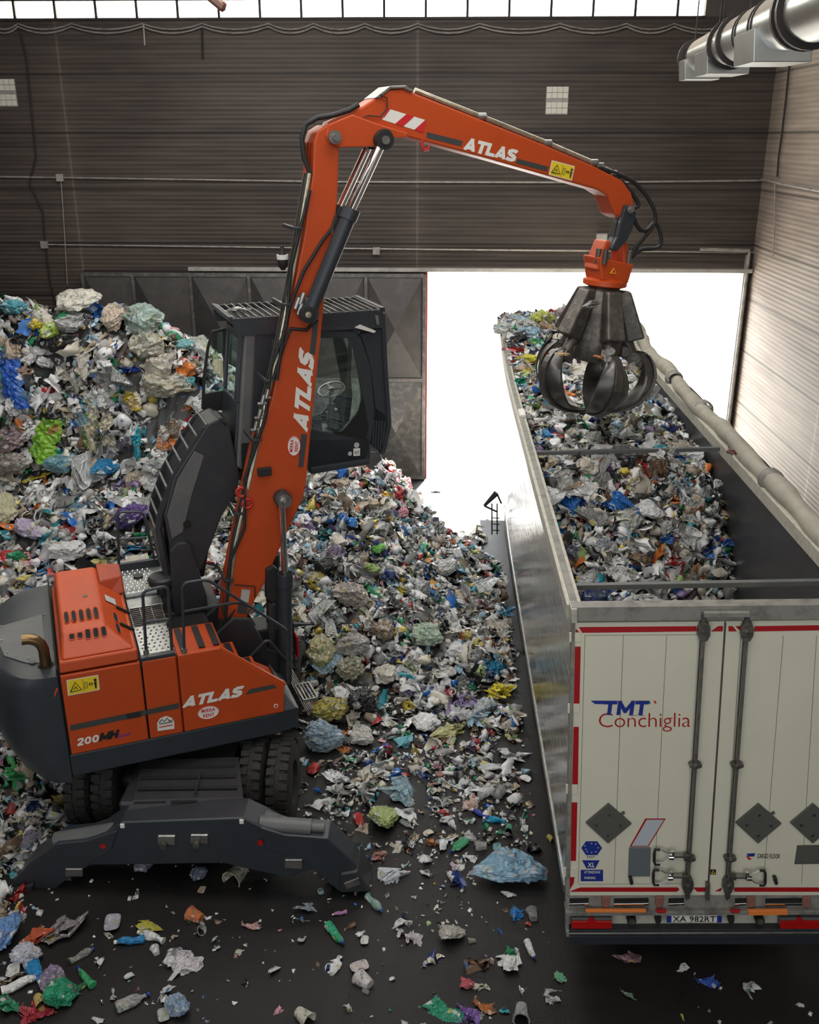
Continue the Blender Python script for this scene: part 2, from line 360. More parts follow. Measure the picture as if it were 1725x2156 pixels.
def floor_mat():
    m = bpy.data.materials.new('grimy_floor'); m.use_nodes = True; MATS['grimy_floor'] = m; N = m.node_tree.nodes; L = m.node_tree.links; b = N['Principled BSDF']; b.inputs['Specular IOR Level'].default_value = .3
    tc = N.new('ShaderNodeTexCoord')
    n1 = N.new('ShaderNodeTexNoise'); n1.inputs['Scale'].default_value = 0.55; n1.inputs['Detail'].default_value = 8; n1.inputs['Roughness'].default_value = 0.6
    n2 = N.new('ShaderNodeTexNoise'); n2.inputs['Scale'].default_value = 40; n2.inputs['Detail'].default_value = 4
    v = N.new('ShaderNodeTexVoronoi'); v.inputs['Scale'].default_value = 17
    for n in (n1, n2, v): L.new(tc.outputs['Object'], n.inputs['Vector'])
    cr = N.new('ShaderNodeValToRGB'); cr.color_ramp.elements[0].position = 0.36; cr.color_ramp.elements[0].color = (0.0065, 0.006, 0.0058, 1)
    cr.color_ramp.elements[1].position = 0.75; cr.color_ramp.elements[1].color = (0.023, 0.020, 0.0185, 1); L.new(n1.outputs['Fac'], cr.inputs[0])
    rm = N.new('ShaderNodeMapRange'); rm.inputs['From Min'].default_value = 0.0; rm.inputs['From Max'].default_value = 0.10; rm.inputs['To Min'].default_value = 1; rm.inputs['To Max'].default_value = 0
    L.new(v.outputs['Distance'], rm.inputs['Value'])
    r2 = N.new('ShaderNodeMapRange'); r2.inputs['From Min'].default_value = 0.58; r2.inputs['From Max'].default_value = 0.7; L.new(n2.outputs['Fac'], r2.inputs['Value'])
    mu = N.new('ShaderNodeMath'); mu.operation = 'MULTIPLY'; L.new(rm.outputs[0], mu.inputs[0]); L.new(r2.outputs[0], mu.inputs[1])
    mx = N.new('ShaderNodeMix'); mx.data_type = 'RGBA'; mx.inputs['B'].default_value = (0.3, 0.3, 0.28, 1)
    L.new(mu.outputs[0], mx.inputs['Factor']); L.new(cr.outputs[0], mx.inputs['A']); L.new(mx.outputs['Result'], b.inputs['Base Color'])
    rr = N.new('ShaderNodeMapRange'); rr.inputs['To Min'].default_value = 0.42; rr.inputs['To Max'].default_value = 0.75; L.new(n1.outputs['Fac'], rr.inputs['Value']); L.new(rr.outputs[0], b.inputs['Roughness'])
    bp = N.new('ShaderNodeBump'); bp.inputs['Strength'].default_value = 0.35; bp.inputs['Distance'].default_value = 0.01; L.new(n2.outputs['Fac'], bp.inputs['Height']); L.new(bp.outputs[0], b.inputs['Normal'])
floor_mat()

# ------------------------------------------------------------------ the hall
YW = 22.44; XR = 6.92; XL = -14.0; ZS = 10.05; DX0 = -0.34; DX1 = 6.80; DZ = 4.90
def struct(o): o['kind'] = 'structure'; return o
b = MB(); b.box((XL, -8, -0.3), (XR, YW + 0.3, 0)); struct(b.build('floor', 'grimy_floor'))
b = MB(); b.box((XL - 20, YW + 0.3, -0.3), (XR + 30, 90, -0.02)); struct(b.build('floor_yard', 'yard_concrete'))
b = MB()
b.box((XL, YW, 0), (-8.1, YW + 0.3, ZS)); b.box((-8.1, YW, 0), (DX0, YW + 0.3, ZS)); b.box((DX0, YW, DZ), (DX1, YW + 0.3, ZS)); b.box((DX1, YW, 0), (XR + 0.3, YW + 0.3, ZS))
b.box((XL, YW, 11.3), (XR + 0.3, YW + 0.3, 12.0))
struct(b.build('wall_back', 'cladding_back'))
b = MB(); b.box((XR, -8, 0), (XR + 0.3, YW, 12.0)); struct(b.build('wall_right', 'cladding_side'))
b = MB(); b.box((XL - 0.3, -8, 0), (XL, YW + 0.3, 12.0)); struct(b.build('wall_left', 'cladding_side'))
b = MB(); b.box((XL, -8, 12.0), (XR + 0.3, 1.0, 12.2)); b.box((XL, 5.0, 12.0), (XR + 0.3, 8.2, 12.2)); b.box((XL, 10.8, 12.0), (XR + 0.3, 14.6, 12.2)); b.box((XL, 17.4, 12.0), (XR + 0.3, YW + 0.3, 12.2))
b.box((XL, -8, 12.25), (XR + .3, YW + .3, 12.3)); b.box((XL, 1.0, 12.0), (-8.0, 17.4, 12.2)); b.box((4.5, 1.0, 12.0), (XR + .3, 17.4, 12.2))
struct(b.build('ceiling', 'roof_sheet'))
# clerestory strip window
b = MB(); b.box((XL, YW - 0.03, ZS - 0.05), (5.35, YW + 0.05, ZS + 0.0)); b.box((XL, YW, ZS + 0.32), (5.35, YW + 0.04, ZS + 0.36))
for k in range(22):
    x = -13.3 + k * 0.86
    if x < 5.3: b.box((x, YW, ZS), (x + 0.05, YW + 0.06, 11.3))
struct(b.build('window_1', 'dark_flange'))
b = MB(); b.box((XL, YW + 0.12, ZS), (5.35, YW + 0.13, 11.3)); struct(b.build('window_2', 'window_pane'))
b = MB(); b.box((5.35, YW, ZS), (XR + 0.3, YW + 0.3, 11.3)); struct(b.build('wall_back_corner', 'roof_sheet'))
# small glass-block windows in the back wall
def gblock(x0, z1, nx, nm, lab):
    t = thing(nm, lab, 'window', (x0, YW, z1)); fr = MB(); pn = MB(); w = 0.115
    for r in range(2):
        for c in range(nx):
            for q in range(2):
                zz = z1 - r * 0.30 - q * 0.115
                pn.box((x0 + c * w, YW - 0.03, zz - 0.105), (x0 + c * w + 0.105, YW - 0.001, zz))
    fr.box((x0 - 0.01, YW - 0.012, z1 - 0.54), (x0 + nx * w, YW - 0.0005, z1 + 0.01))
    pn.build('glass_brick', 'glass_block', t); fr.build('mortar', 'conduit', t)
p = atY(1152, 183, YW); gblock(p[0], p[2], 4, 'glass_block_window', 'small pale glass block window high in the wall above the lorry')
p = atY(-14, 167, YW); gblock(p[0], p[2], 4, 'glass_block_window', 'small pale glass block window at the far left of the back wall')
# lintel strip, door track, jamb
b = MB(); p0 = atY(397, 556, YW - .12); p1 = atY(1583, 570, YW - .12)
b.box((p0[0], YW - 0.2, DZ + 0.02), (p1[0], YW - 0.08, DZ + 0.10)); struct(b.build('trim_1', 'track_paint'))
b = MB(); b.box((-8.1, YW - 0.14, DZ - 0.02), (DX0, YW - 0.04, DZ + 0.02)); struct(b.build('trim_2', 'dark_flange'))
b = MB(); b.box((DX0 - 0.03, YW - 0.06, 0), (DX0 + 0.04, YW + 0.3, DZ)); struct(b.build('trim_3', 'jamb_paint'))
b = MB(); b.box((DX1 - 0.05, YW - 0.05, 0), (DX1 + 0.05, YW + 0.3, DZ + .4)); struct(b.build('trim_4', 'conduit'))
# sliding gate of folded steel panels
g = thing('sliding_gate', 'dark grey steel sliding gate of diamond folded panels left of the doorway', 'gate', (-4.2, YW - 0.2, 0))
xs = [atY(q, 700, YW - .25)[0] for q in (187, 290, 409, 530, 651, 772, 893)]
for r, (z0, z1) in enumerate(((0.05, 2.42), (2.50, 4.82))):
    for i in range(6):
        x0, x1 = xs[i] + 0.03, xs[i + 1] - 0.03; q = MB(); c = ((x0 + x1) / 2, YW - 0.42, (z0 + z1) / 2)
        q.add([(x0, YW - 0.2, z0), (x1, YW - 0.2, z0), (x1, YW - 0.2, z1), (x0, YW - 0.2, z1), c], [(0, 1, 4), (1, 2, 4), (2, 3, 4), (3, 0, 4), (3, 2, 1, 0)])
        q.build('folded_panel', 'gate_steel' if (r or i < 4) else 'gate_scuffed', g)
q = MB()
for x in xs: q.box((x - 0.035, YW - 0.24, 0.03), (x + 0.035, YW - 0.15, 4.86))
for z in (0.03, 2.42, 4.80): q.box((xs[0], YW - 0.235, z), (xs[-1], YW - 0.155, z + 0.08))
q.build('gate_frame', 'gate_scuffed', g)

# cables, conduits on the walls
def cable(name, pts, r, m, lab, cat='cable', group=None):
    b = MB(); b.tube(pts, r, 6); return tag(b.build(name, m), lab, cat, group)
def onwall(pp, off=0.04): return [atY(x, y, YW - off) for x, y in pp]
def catenary(y0, dy, xs_):
    out = []
    for i in range(len(xs_) - 1):
        for k in range(6):
            t = k / 6; out.append((xs_[i] + (xs_[i + 1] - xs_[i]) * t, y0 + dy * 4 * t * (1 - t)))
    out.append((xs_[-1], y0)); return out
loops = [-20, 38, 150, 300, 425, 565, 660, 768, 880, 1010, 1180, 1320, 1420, 1540]
cable('hanging_cable', onwall(catenary(50, 12, loops)), 0.018, 'conduit', 'upper one of two grey cables drooping along the top of the back wall', group=None)
cable('hanging_cable', onwall(catenary(56, 14, loops), 0.06), 0.018, 'conduit', 'lower one of two grey cables drooping along the top of the back wall', group=None)
cable('wall_conduit', onwall([(-30, 372), (128, 374), (700, 383), (1240, 384), (1603, 380)]), 0.02, 'conduit', 'thin pale conduit running straight across the back wall at mid height', 'conduit')
cable('wall_conduit', onwall([(90, 515), (400, 519), (880, 525), (1250, 528), (1594, 532)]), 0.018, 'conduit', 'thin conduit running across the back wall just above the gate', 'conduit')
cable('wall_cable', onwall([(38, 50), (55, 120), (68, 250), (76, 330), (62, 385), (90, 445), (95, 515), (105, 590), (118, 640)]), 0.02, 'cable_black', 'dark cable hanging down the left end of the back wall')
cable('wall_cable', onwall([(128, 374), (134, 460), (142, 600)]), 0.012, 'conduit', 'thin grey cable dropping from a junction box beside the left seam')
cable('wall_cable', onwall([(302, 50), (305, 96)]), 0.02, 'conduit', 'short pale cable end dangling below the drooping cables')
cable('wall_cable', onwall([(425, 50), (427, 124)]), 0.02, 'cable_black', 'short dark cable end dangling below the drooping cables')
for (x, y, lab) in ((128, 374, 'small grey junction box on the mid height conduit'), (95, 515, 'round dusty junction box at the left end of the lower conduit'), (793, 528, 'small junction box on the lower conduit behind the boom')):
    p = atY(x, y, YW); b = MB(); b.box((p[0] - 0.08, YW - 0.09, p[2] - 0.08), (p[0] + 0.08, YW, p[2] + 0.08)); tag(b.build('junction_box', 'conduit', bevel=0.01), lab, 'junction box')
p = atY(1266, 503, YW); b = MB(); b.box((p[0] - 0.12, YW - 0.14, p[2] - 0.12), (p[0] + 0.12, YW, p[2] + 0.12)); tag(b.build('wall_lamp_box', 'track_paint', bevel=0.015), 'pale square box on the wall behind the grab hanger', 'box')
def onside(pp, off=0.05): return [atX(x, y, XR - off) for x, y in pp]
cable('wall_conduit', onside([(1604, 378), (1665, 390), (1725, 402), (1790, 414)]), 0.025, 'conduit', 'pale conduit running along the right wall towards the camera', 'conduit')
cable('wall_cable', onside([(1664, 120), (1656, 200), (1646, 288), (1640, 330), (1637, 372)]), 0.02, 'cable_black', 'dark cable hanging down the right wall below the duct')
cable('wall_conduit', onside([(1632, 385), (1632, 460), (1628, 540)]), 0.015, 'conduit', 'thin vertical conduit on the right wall below the running conduit', 'conduit')
cable('corner_pipe', [(XR - 0.12, YW - 0.1, 0), (XR - 0.12, YW - 0.1, 5.3), (XR - .12, YW - .1, 5.4), (XR - 1.2, YW - .1, 5.42)], 0.04, 'conduit', 'grey downpipe standing in the corner beside the doorway', 'pipe')
p = atY(462, 10, 15.0); q_ = atY(425, -20, 13.0)
cable('roof_pipe', [q_, p, p + V3(.05, .05, -.02)], [0.05, 0.06, 0.075], 'rust_steel', 'reddish pipe end poking down at the top of the view', 'pipe')

# ------------------------------------------------------------------ ventilation duct
dA = atY(1478, 118, 16.8); dB = atY(1690, 30, 9.3); dd = (dB - dA) / np.linalg.norm(dB - dA)
duct = thing('ventilation_duct', 'galvanised round ventilation duct hanging under the roof at top right', 'duct', tuple(dA))
def dp(px):   # point on the axis at picture column px
    best = min(np.linspace(-0.1, 1.6, 400), key=lambda t: abs(proj(dA + (dB - dA) * t)[0] - px)); return dA + (dB - dA) * best
R = 0.25
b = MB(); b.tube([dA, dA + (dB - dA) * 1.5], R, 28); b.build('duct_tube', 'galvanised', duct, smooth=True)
for px in (1464, 1540, 1562, 1702, 1716):
    c = dp(px); b = MB(); b.lathe(c - dd * 0.05, dd, [(R - .01, 0), (R + .05, 0), (R + .05, .09), (R - .01, .09)], 28, True); b.build('flange', 'dark_flange', duct, smooth=True)
for px in (1480, 1594, 1600, 1632, 1640, 1712):
    c = dp(px); b = MB(); b.lathe(c, dd, [(R - .01, 0), (R + .015, 0), (R + .015, .025), (R - .01, .025)], 28, True); b.build('clamp_band', 'dark_flange', duct, smooth=True)
for px, ln in ((1460, 1.0), (1506, 1.5), (1604, 1.3)):
    c = dp(px); b = MB(); e = c + dd * ln; sd = V3(1, 0, 0)
    for a0, a1 in ((c, e),):
        lo = [a0 + sd * -0.25 + V3(0, 0, -.34), a0 + sd * .28 + V3(0, 0, -.34), a0 + sd * .28 + V3(0, 0, -.05), a0 + sd * -.28 + V3(0, 0, -.05)]
        b.hexa(lo, [q + (a1 - a0) for q in lo])
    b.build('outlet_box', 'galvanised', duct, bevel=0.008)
for k, px in enumerate((1475, 1528, 1536, 1596)):
    c = dp(px); b = MB(); b.tube([c + V3(-.1, 0, -.1), c + V3(-.1, 0, 2.8)], 0.012, 5); b.build('hanger_rod', 'cable_black', duct)
# ------------------------------------------------------------------ the material handler
S0 = V3(-2.9, 10.6, 0); A0 = math.radians(23); EU = V3(math.cos(A0), math.sin(A0), 0); EV = V3(-math.sin(A0), math.cos(A0), 0); EZ = V3(0, 0, 1)
def W(u, v, z): return S0 + EU * u + EV * v + EZ * z
def Pv(px, py, v): return hit(px, py, EV, S0 + EV * v)          # picture point on the machine's fore-and-aft plane at offset v
def Pu(px, py, u): return hit(px, py, EU, S0 + EU * u)
ex = thing('material_handler', 'orange and charcoal wheeled material handler with raised cab and grab, standing on outriggers', 'excavator', tuple(S0), (0, 0, A0))
def plate(pp, v0, v1, name, m, bevel=0.01, smooth=False, parent=ex, label=None):
    """outline seen in the picture on plane v0, given thickness to plane v1"""
    a = [Pv(x, y, v0) for x, y in pp]; b = MB(); b.prism(a, EV * (v1 - v0)); return b.build(name, m, parent, smooth, bevel, label=label)
def ubox(lo, hi, name, m, bevel=0.01, parent=ex):
    b = MB(); (u0, v0, z0), (u1, v1, z1) = lo, hi
    b.hexa([W(u0, v0, z0), W(u1, v0, z0), W(u1, v1, z0), W(u0, v1, z0)], [W(u0, v0, z1), W(u1, v0, z1), W(u1, v1, z1), W(u0, v1, z1)])
    return b.build(name, m, parent, False, bevel)
NR = -EV     # the side that faces the camera

# --- undercarriage, aligned with the hall
UX = -2.92
def yz(px, py, y): return atY(px, py, y)
YP = 8.42
o = [yz(*p, YP) for p in ((255, 1731), (512, 1722), (560, 1745), (655, 1800), (662, 1830), (600, 1848), (470, 1818), (190, 1822), (150, 1848), (118, 1852), (150, 1805))]
b = MB(); b.prism(o, (0, 0.34, 0)); b.build('outrigger_beam', 'charcoal_paint', ex, bevel=0.015)
d_f = [atZ(255, 1733, .80), atZ(512, 1724, .80)]; d_m = [atZ(512, 1678, .97), atZ(280, 1684, .97)]; d_b = [atZ(503, 1594, 1.0), atZ(300, 1600, 1.0)]
b = MB(); z_ = V3(0, 0, -.12)
for q in ([d_f[0], d_f[1], d_m[0], d_m[1]], [d_m[1], d_m[0], d_b[0], d_b[1]]): b.hexa(q, [p + z_ for p in q])
b.build('deck_plate', 'anthracite', ex)
def zd(y): return .985 if y < 1680 else .97 - (y - 1681) / 48 * .17
b = MB()
for x0, y0, x1, y1 in ((300, 1620, 495, 1615), (295, 1640, 498, 1636), (290, 1662, 500, 1659), (283, 1690, 350, 1688), (360, 1689, 415, 1687), (280, 1712, 348, 1710), (357, 1711, 412, 1709)):
    a = atZ(x0, y0, zd(y0)); c = atZ(x1, y1, zd(y0)); z = V3(0, 0, .012)
    b.bar(a + z, c + z, 0.05, 0.012)
b.build('grip_strip', 'black_rubber', ex)
b = MB(); b.bar(atZ(412, 1675, .98) + V3(0, 0, .03), atZ(424, 1627, 1.03) + V3(0, 0, .03), .015, .02); b.build('deck_handle', 'black_rubber', ex)
for sx, pts, tub, foot in (
    (-1, ((180, 1770), (248, 1748), (235, 1790), (150, 1845), (100, 1885), (55, 1908), (8, 1912), (2, 1890), (60, 1818), (120, 1776)), ((118, 1768), (255, 1745)), ((0, 1880), (70, 1862), (62, 1912), (4, 1915))),
    (1, ((548, 1742), (600, 1758), (655, 1762), (690, 1765), (742, 1812), (765, 1850), (778, 1878), (718, 1880), (690, 1858), (640, 1812), (560, 1790)), ((548, 1733), (656, 1741)), ((716, 1840), (752, 1835), (780, 1878), (716, 1880)))):
    q = [yz(*p, YP - .02) for p in pts]; b = MB(); b.prism(q, (0, 0.30, 0)); leg = b.build('outrigger_leg', 'charcoal_paint', ex, bevel=0.012)
    a, c = yz(*tub[0], YP + .1), yz(*tub[1], YP + .1); b = MB(); b.tube([a, c], .085, 16); b.tube([c, c + (c - a) * .25], .05, 14); b.build('outrigger_cylinder', 'dusty_grey', leg, smooth=True)
    q = [yz(*p, YP - .07) for p in foot]; b = MB(); b.prism(q, (0, 0.42, 0)); ft = b.build('outrigger_foot', 'anthracite', leg, bevel=0.02)
    cx = sum(p[0] for p in foot) / 4; cy_ = sum(p[1] for p in foot) / 4
    q = [yz(cx + dx, cy_ + dy, YP - .085) for dx, dy in ((-17, 2), (14, -10), (19, 4), (-12, 15))]; b = MB(); b.prism(q, (0, .03, 0)); b.build('pin_plate', 'dull_steel', leg, bevel=.006)
for cx, cy_, w, h, r in ((350, 1770, 19, 10, 7), (419, 1768, 19, 10, 7), (155, 1838, 19, 9, 0), (618, 1820, 19, 10, 0)):
    q = [yz(cx + dx, cy_ + dy, YP - .03) for dx, dy in ((-w, -h), (w, -h), (w, h), (-w, h))]; b = MB(); b.prism(q, (0, .04, 0)); pl = b.build('pin_plate', 'dull_steel', ex, bevel=.012)
    if r: c = yz(cx - 3, cy_ + 2, YP); b = MB(); b.cyl(c + V3(0, -.09, 0), c + V3(0, .02, 0), .035); b.build('pin', 'worn_steel', ex, smooth=True)
for cx, cy_ in ((258, 1733), (509, 1724)):
    c = yz(cx, cy_, YP); b = MB(); b.box((c[0] - .022, YP - .02, c[2] - .05), (c[0] + .022, YP + .02, c[2] - .005)); b.build('lashing_label', 'white_decal', ex)
for cx, cy_ in ((218, 1780), (549, 1773)):
    c = yz(cx, cy_, YP - .01); b = MB(); b.cyl(c, c + V3(0, -.02, 0), .03); b.build('reflector', 'lamp_red', ex, smooth=True)
# wheels: dual tyres on two axles
def wheel(x, y):
    w = .27; r = .52; b = MB()
    b.lathe((x - w / 2, y, r), (1, 0, 0), [(.26, 0), (r - .07, 0), (r - .015, .03), (r, .06), (r, w - .06), (r - .015, w - .03), (r - .07, w), (.26, w)], 40, True)
    n = 30
    for k in range(n):
        a = 2 * math.pi * k / n
        for s, da in ((-1, 0), (1, math.pi / n)):
            aa = a + da; c = V3(x, y, r); rad = V3(0, math.cos(aa), math.sin(aa)); tan = V3(0, -math.sin(aa), math.cos(aa))
            p0 = c + rad * (r + .006) + V3(s * (w / 2 - .012), 0, 0); p1 = c + rad * (r + .006) + V3(s * .025, 0, 0)
            b.bar(p0, p1, .075, .03, up=rad)
    t = b.build('tyre', 'tyre_rubber', ex, smooth=True)
    b = MB(); b.lathe((x - w / 2 + .05, y, r), (1, 0, 0), [(.27, 0), (.27, .17), (.1, .17), (.1, 0)], 24); b.build('rim', 'charcoal_paint', t)
for yy in (9.68, 12.2):
    for x in (UX - 1.24, UX - .92, UX + .78, UX + 1.10): wheel(x - (.24 if yy > 11 else 0), yy)
    b = MB(); b.cyl((UX - 1.2, yy, .52), (UX + (.85 if yy > 11 else 1.2), yy, .52), .13); b.lathe((UX - .25, yy, .52), (1, 0, 0), [(.05, 0), (.24, .12), (.27, .25), (.24, .38), (.05, .5)], 16); b.build('axle', 'anthracite', ex)
b = MB(); b.box((UX - .55, 8.7, .55), (UX + .55, 13.2, .92)); b.box((UX - .75, 9.9, .6), (UX + .75, 11.4, .98)); b.build('chassis_frame', 'anthracite', ex, bevel=.03)
b = MB(); b.box((UX - 1.35, 13.2, .25), (UX + 1.35, 13.5, .8)); b.box((UX - 1.9, 13.2, .05), (UX - 1.35, 13.5, .5)); b.box((UX + 1.35, 13.2, .05), (UX + 1.9, 13.5, .5)); b.build('outrigger_beam', 'charcoal_paint', ex, bevel=.02)
b = MB(); b.cyl(W(0, 0, .92), W(0, 0, 1.18), .62, seg=40); b.build('slewing_ring', 'anthracite', ex, smooth=True)

# --- superstructure base and rear
UF = .89
b = MB(); poly = [(-1.69, -1.21), (.62, -1.21), (UF, -1.15), (UF, 1.15), (-1.69, 1.21)]
b.hexa([W(u, v, 1.16) for u, v in poly], [W(u, v, 1.44) for u, v in poly]); b.build('base_frame', 'charcoal_paint', ex, bevel=.015)
# counterweight: lofted rounded block
def cw_ring(z, ins):
    out = []
    for k in range(25):
        t = math.pi * (k / 24 - .5); v = 1.21 * (1 if True else 1) * math.copysign(abs(math.sin(t)) ** .62, math.sin(t)); u = -1.70 - (.76 - ins) * abs(math.cos(t)) ** .75
        out.append(W(u, v, z))
    return out
b = MB(); rings = [cw_ring(1.10, .38), cw_ring(1.22, .20), cw_ring(1.5, .06), cw_ring(1.95, 0), cw_ring(2.30, .04), cw_ring(2.40, .10), cw_ring(2.425, .16)]
k0 = len(rings[0]); vs = [p for r in rings for p in r]; fs = []
for i in range(len(rings) - 1):
    for j in range(k0): j2 = (j + 1) % k0; fs.append((i * k0 + j, i * k0 + j2, (i + 1) * k0 + j2, (i + 1) * k0 + j))
fs += [tuple(range(k0))[::-1], tuple(range((len(rings) - 1) * k0, len(rings) * k0))]
b.add(vs, fs); cw = b.build('counterweight', 'charcoal_paint', ex, smooth=True)
q = [(-1.78, -.88), (-2.0, -.8), (-2.22, -.55), (-2.28, -.2), (-2.28, .2), (-1.8, .35)]
b = MB(); b.hexa([W(u, v, 2.425) for u, v in q], [W(u, v, 2.437) for u, v in q]); b.build('access_cover', 'dusty_grey', cw, bevel=.01)
b = MB()
for u, v in q: b.cyl(W(u * .985, v * .9, 2.437), W(u * .985, v * .9, 2.447), .013, seg=8)
b.build('cover_bolt', 'dull_steel', cw)
b = MB(); b.bar(Pv(158, 1440, -1.19) + NR * .02 - EU * .18, Pv(112, 1530, -1.17) - EU * .12, .01, .02)
b.build('orange_line', 'orange_paint', cw)
# side doors
zt = 2.43
def side(us, name, m='orange_paint', zt=zt, front=None):
    poly = front or [(us[0], 1.45), (us[1], 1.45), (us[1], zt), (us[0], zt)]
    b = MB(); b.prism([W(u, -1.225, z) for u, z in poly], EV * .06); return b.build(name, m, ex, bevel=.012)
ubox((-1.69, -1.17, 1.44), (-.83, 1.2, 2.42), 'engine_bay', 'black_gap', .005)
ubox((-1.705, -1.19, 1.2), (-1.685, 1.18, 2.5), 'rear_seam', 'black_gap', .002)
d1 = side((-1.67, -.85), 'side_door'); d2 = side((-.83, -.47), 'side_door')
fp = [(-.45, 1.45), (.70, 1.45), (.72, 1.80), (.02, zt), (-.45, zt)]
d3 = side(None, 'side_door', front=fp)
ubox((-.83, -1.17, 1.44), (-.45, -.5, 2.38), 'tank_body', 'dark_orange_paint', .01)
b = MB(); b.prism([W(u, -1.165, z) for u, z in ((-.45, 1.44), (.70, 1.44), (.70, 1.66), (.5, 1.80), (.5, 1.86), (.28, 1.86), (.28, 2.1), (.06, 2.1), (.06, 2.40), (-.45, 2.40))], EV * .66); tank = b.build('step_tank', 'orange_paint', ex, bevel=.012)
b = MB(); b.prism([W(u, -1.22, z) for u, z in ((.02, 2.44), (.74, 1.82), (.74, 1.78), (.0, 2.40))], EV * .05); b.build('step_edge', 'orange_paint', tank, bevel=.006)
b = MB()
for u, z in ((-.36, 2.41), (-.16, 2.41), (.0, 2.41), (.2, 2.11), (.42, 1.87)):
    b.hexa([W(u - .035, -1.1, z), W(u + .035, -1.1, z), W(u + .035, -.56, z), W(u - .035, -.56, z)], [W(u - .035, -1.1, z + .008), W(u + .035, -1.1, z + .008), W(u + .035, -.56, z + .008), W(u - .035, -.56, z + .008)])
b.build('grip_strip', 'black_rubber', tank)
b = MB(); b.hexa([W(.70, -1.2, 1.44), W(UF, -1.2, 1.44), W(UF, -.5, 1.44), W(.70, -.5, 1.44)], [W(.70, -1.2, 1.72), W(.84, -1.2, 1.47), W(.84, -.5, 1.47), W(.70, -.5, 1.72)]); b.build('front_step_box', 'dusty_grey', ex, bevel=.01)

# hood
def hoodpts(z, u0, u1, v0, v1): return [W(u0, v0, z), W(u1, v0, z), W(u1, v1, z), W(u0, v1, z)]
b = MB(); b.hexa(hoodpts(2.45, -1.67, -.86, -1.215, .80), hoodpts(2.58, -1.66, -.86, -1.20, .80)); hd = b.build('engine_hood', 'orange_paint', ex, bevel=.02)
b = MB()
lo = [W(-1.64, -1.18, 2.58), W(-.88, -1.18, 2.58), W(-.88, .80, 2.58), W(-1.64, .80, 2.58)]
hi = [W(-1.60, -.92, 2.80), W(-1.16, -.92, 2.80), W(-1.16, .72, 2.80), W(-1.60, .72, 2.80)]
b.hexa(lo, hi); b.build('hood_top', 'orange_paint', hd, bevel=.03, seg=3)
b = MB(); b.hexa([W(-1.06, .15, 2.6), W(-.84, .25, 2.6), W(-.84, .80, 2.6), W(-1.06, .80, 2.6)], [W(-1.12, .25, 2.80), W(-.84, .42, 2.76), W(-.84, .80, 2.76), W(-1.12, .80, 2.80)]); b.build('hood_hump', 'dark_orange_paint', hd, bevel=.02)
def slot(c, du, dv, n, name='louvre_slot'):
    """rounded dark slot on the hood: centre, half length vectors, thin rim"""
    out = []
    for k in range(16):
        t = 2 * math.pi * k / 16; x = math.copysign(abs(math.cos(t)) ** .45, math.cos(t)); y = math.copysign(abs(math.sin(t)) ** .8, math.sin(t)); out.append(c + du * x + dv * y)
    b = MB(); b.hexa([p + n * .002 for p in out], [p + n * .007 for p in out]); s = b.build(name, 'black_gap', hd)
    b = MB(); cc = [c + (p - c) * 1.14 for p in out]; b.tube([p + n * .006 for p in cc + cc[:1]], .006, 5); b.build('slot_rim', 'orange_paint', hd)
for i in range(5): slot(W(-1.53 + .078 * i * 1.0, -.62, 2.802), EU * .024, EV * .13, EZ)
nf = np.cross(EU, (W(0, -.92, 2.80) - W(0, -1.18, 2.58))); nf /= np.linalg.norm(nf); nf = nf if nf[2] > 0 else -nf
sl = (W(0, -.92, 2.80) - W(0, -1.18, 2.58)); sl /= np.linalg.norm(sl)
for i in range(5):
    c = W(-1.50 + .082 * i, -.985, 2.745); slot(c, EU * .026, sl * (.032 if i < 2 else .052), nf)
ns = np.cross(EV, (W(-1.16, 0, 2.80) - W(-.88, 0, 2.58))); ns /= np.linalg.norm(ns); ns = ns if ns[2] > 0 else -ns
for v in (-.58, -.86): slot(W(-1.02, v, 2.69), (W(-.88, 0, 2.58) - W(-1.16, 0, 2.8)) * .08, EV * .11, ns)
for v in (-.28, -.72, .45):
    b = MB(); b.bar(W(-.98, v, 2.68), W(-.84, v + .02, 2.56), .04, .03); b.build('rubber_latch', 'black_rubber', hd, bevel=.008)
flat([[W(-1.09, -.22, 2.748), W(-.98, -.22, 2.665), W(-.98, -.05, 2.665), W(-1.09, -.05, 2.748)]], ns, 'warning_label', 'pale_sticker', hd, .008)
b = MB(); b.cyl(W(-1.3, -.12, 2.80), W(-1.3, -.12, 2.808), .028, seg=12); b.build('plug', 'dusty_grey', hd)
# exhaust
e0 = W(-1.80, -.92, 2.42); pts = [e0, e0 + EZ * .20, e0 + EZ * .27 - EU * .02, e0 + EZ * .32 - EU * .06, e0 + EZ * .35 - EU * .13, e0 + EZ * .355 - EU * .20]
b = MB(); b.tube(pts, .058, 18, caps=False); b.tube(pts, .05, 18, caps=False); b.build('exhaust_pipe', 'bronze_pipe', ex, smooth=True)
b = MB(); b.cyl(W(-1.80, -.92, 2.42), W(-1.80, -.92, 2.43), .085, seg=24); b.build('exhaust_collar', 'black_gap', ex)
b = MB(); b.cyl(W(-1.93, -.82, 2.425), W(-1.93, -.82, 2.44), .035, seg=16); b.build('lifting_plug', 'charcoal_paint', ex)
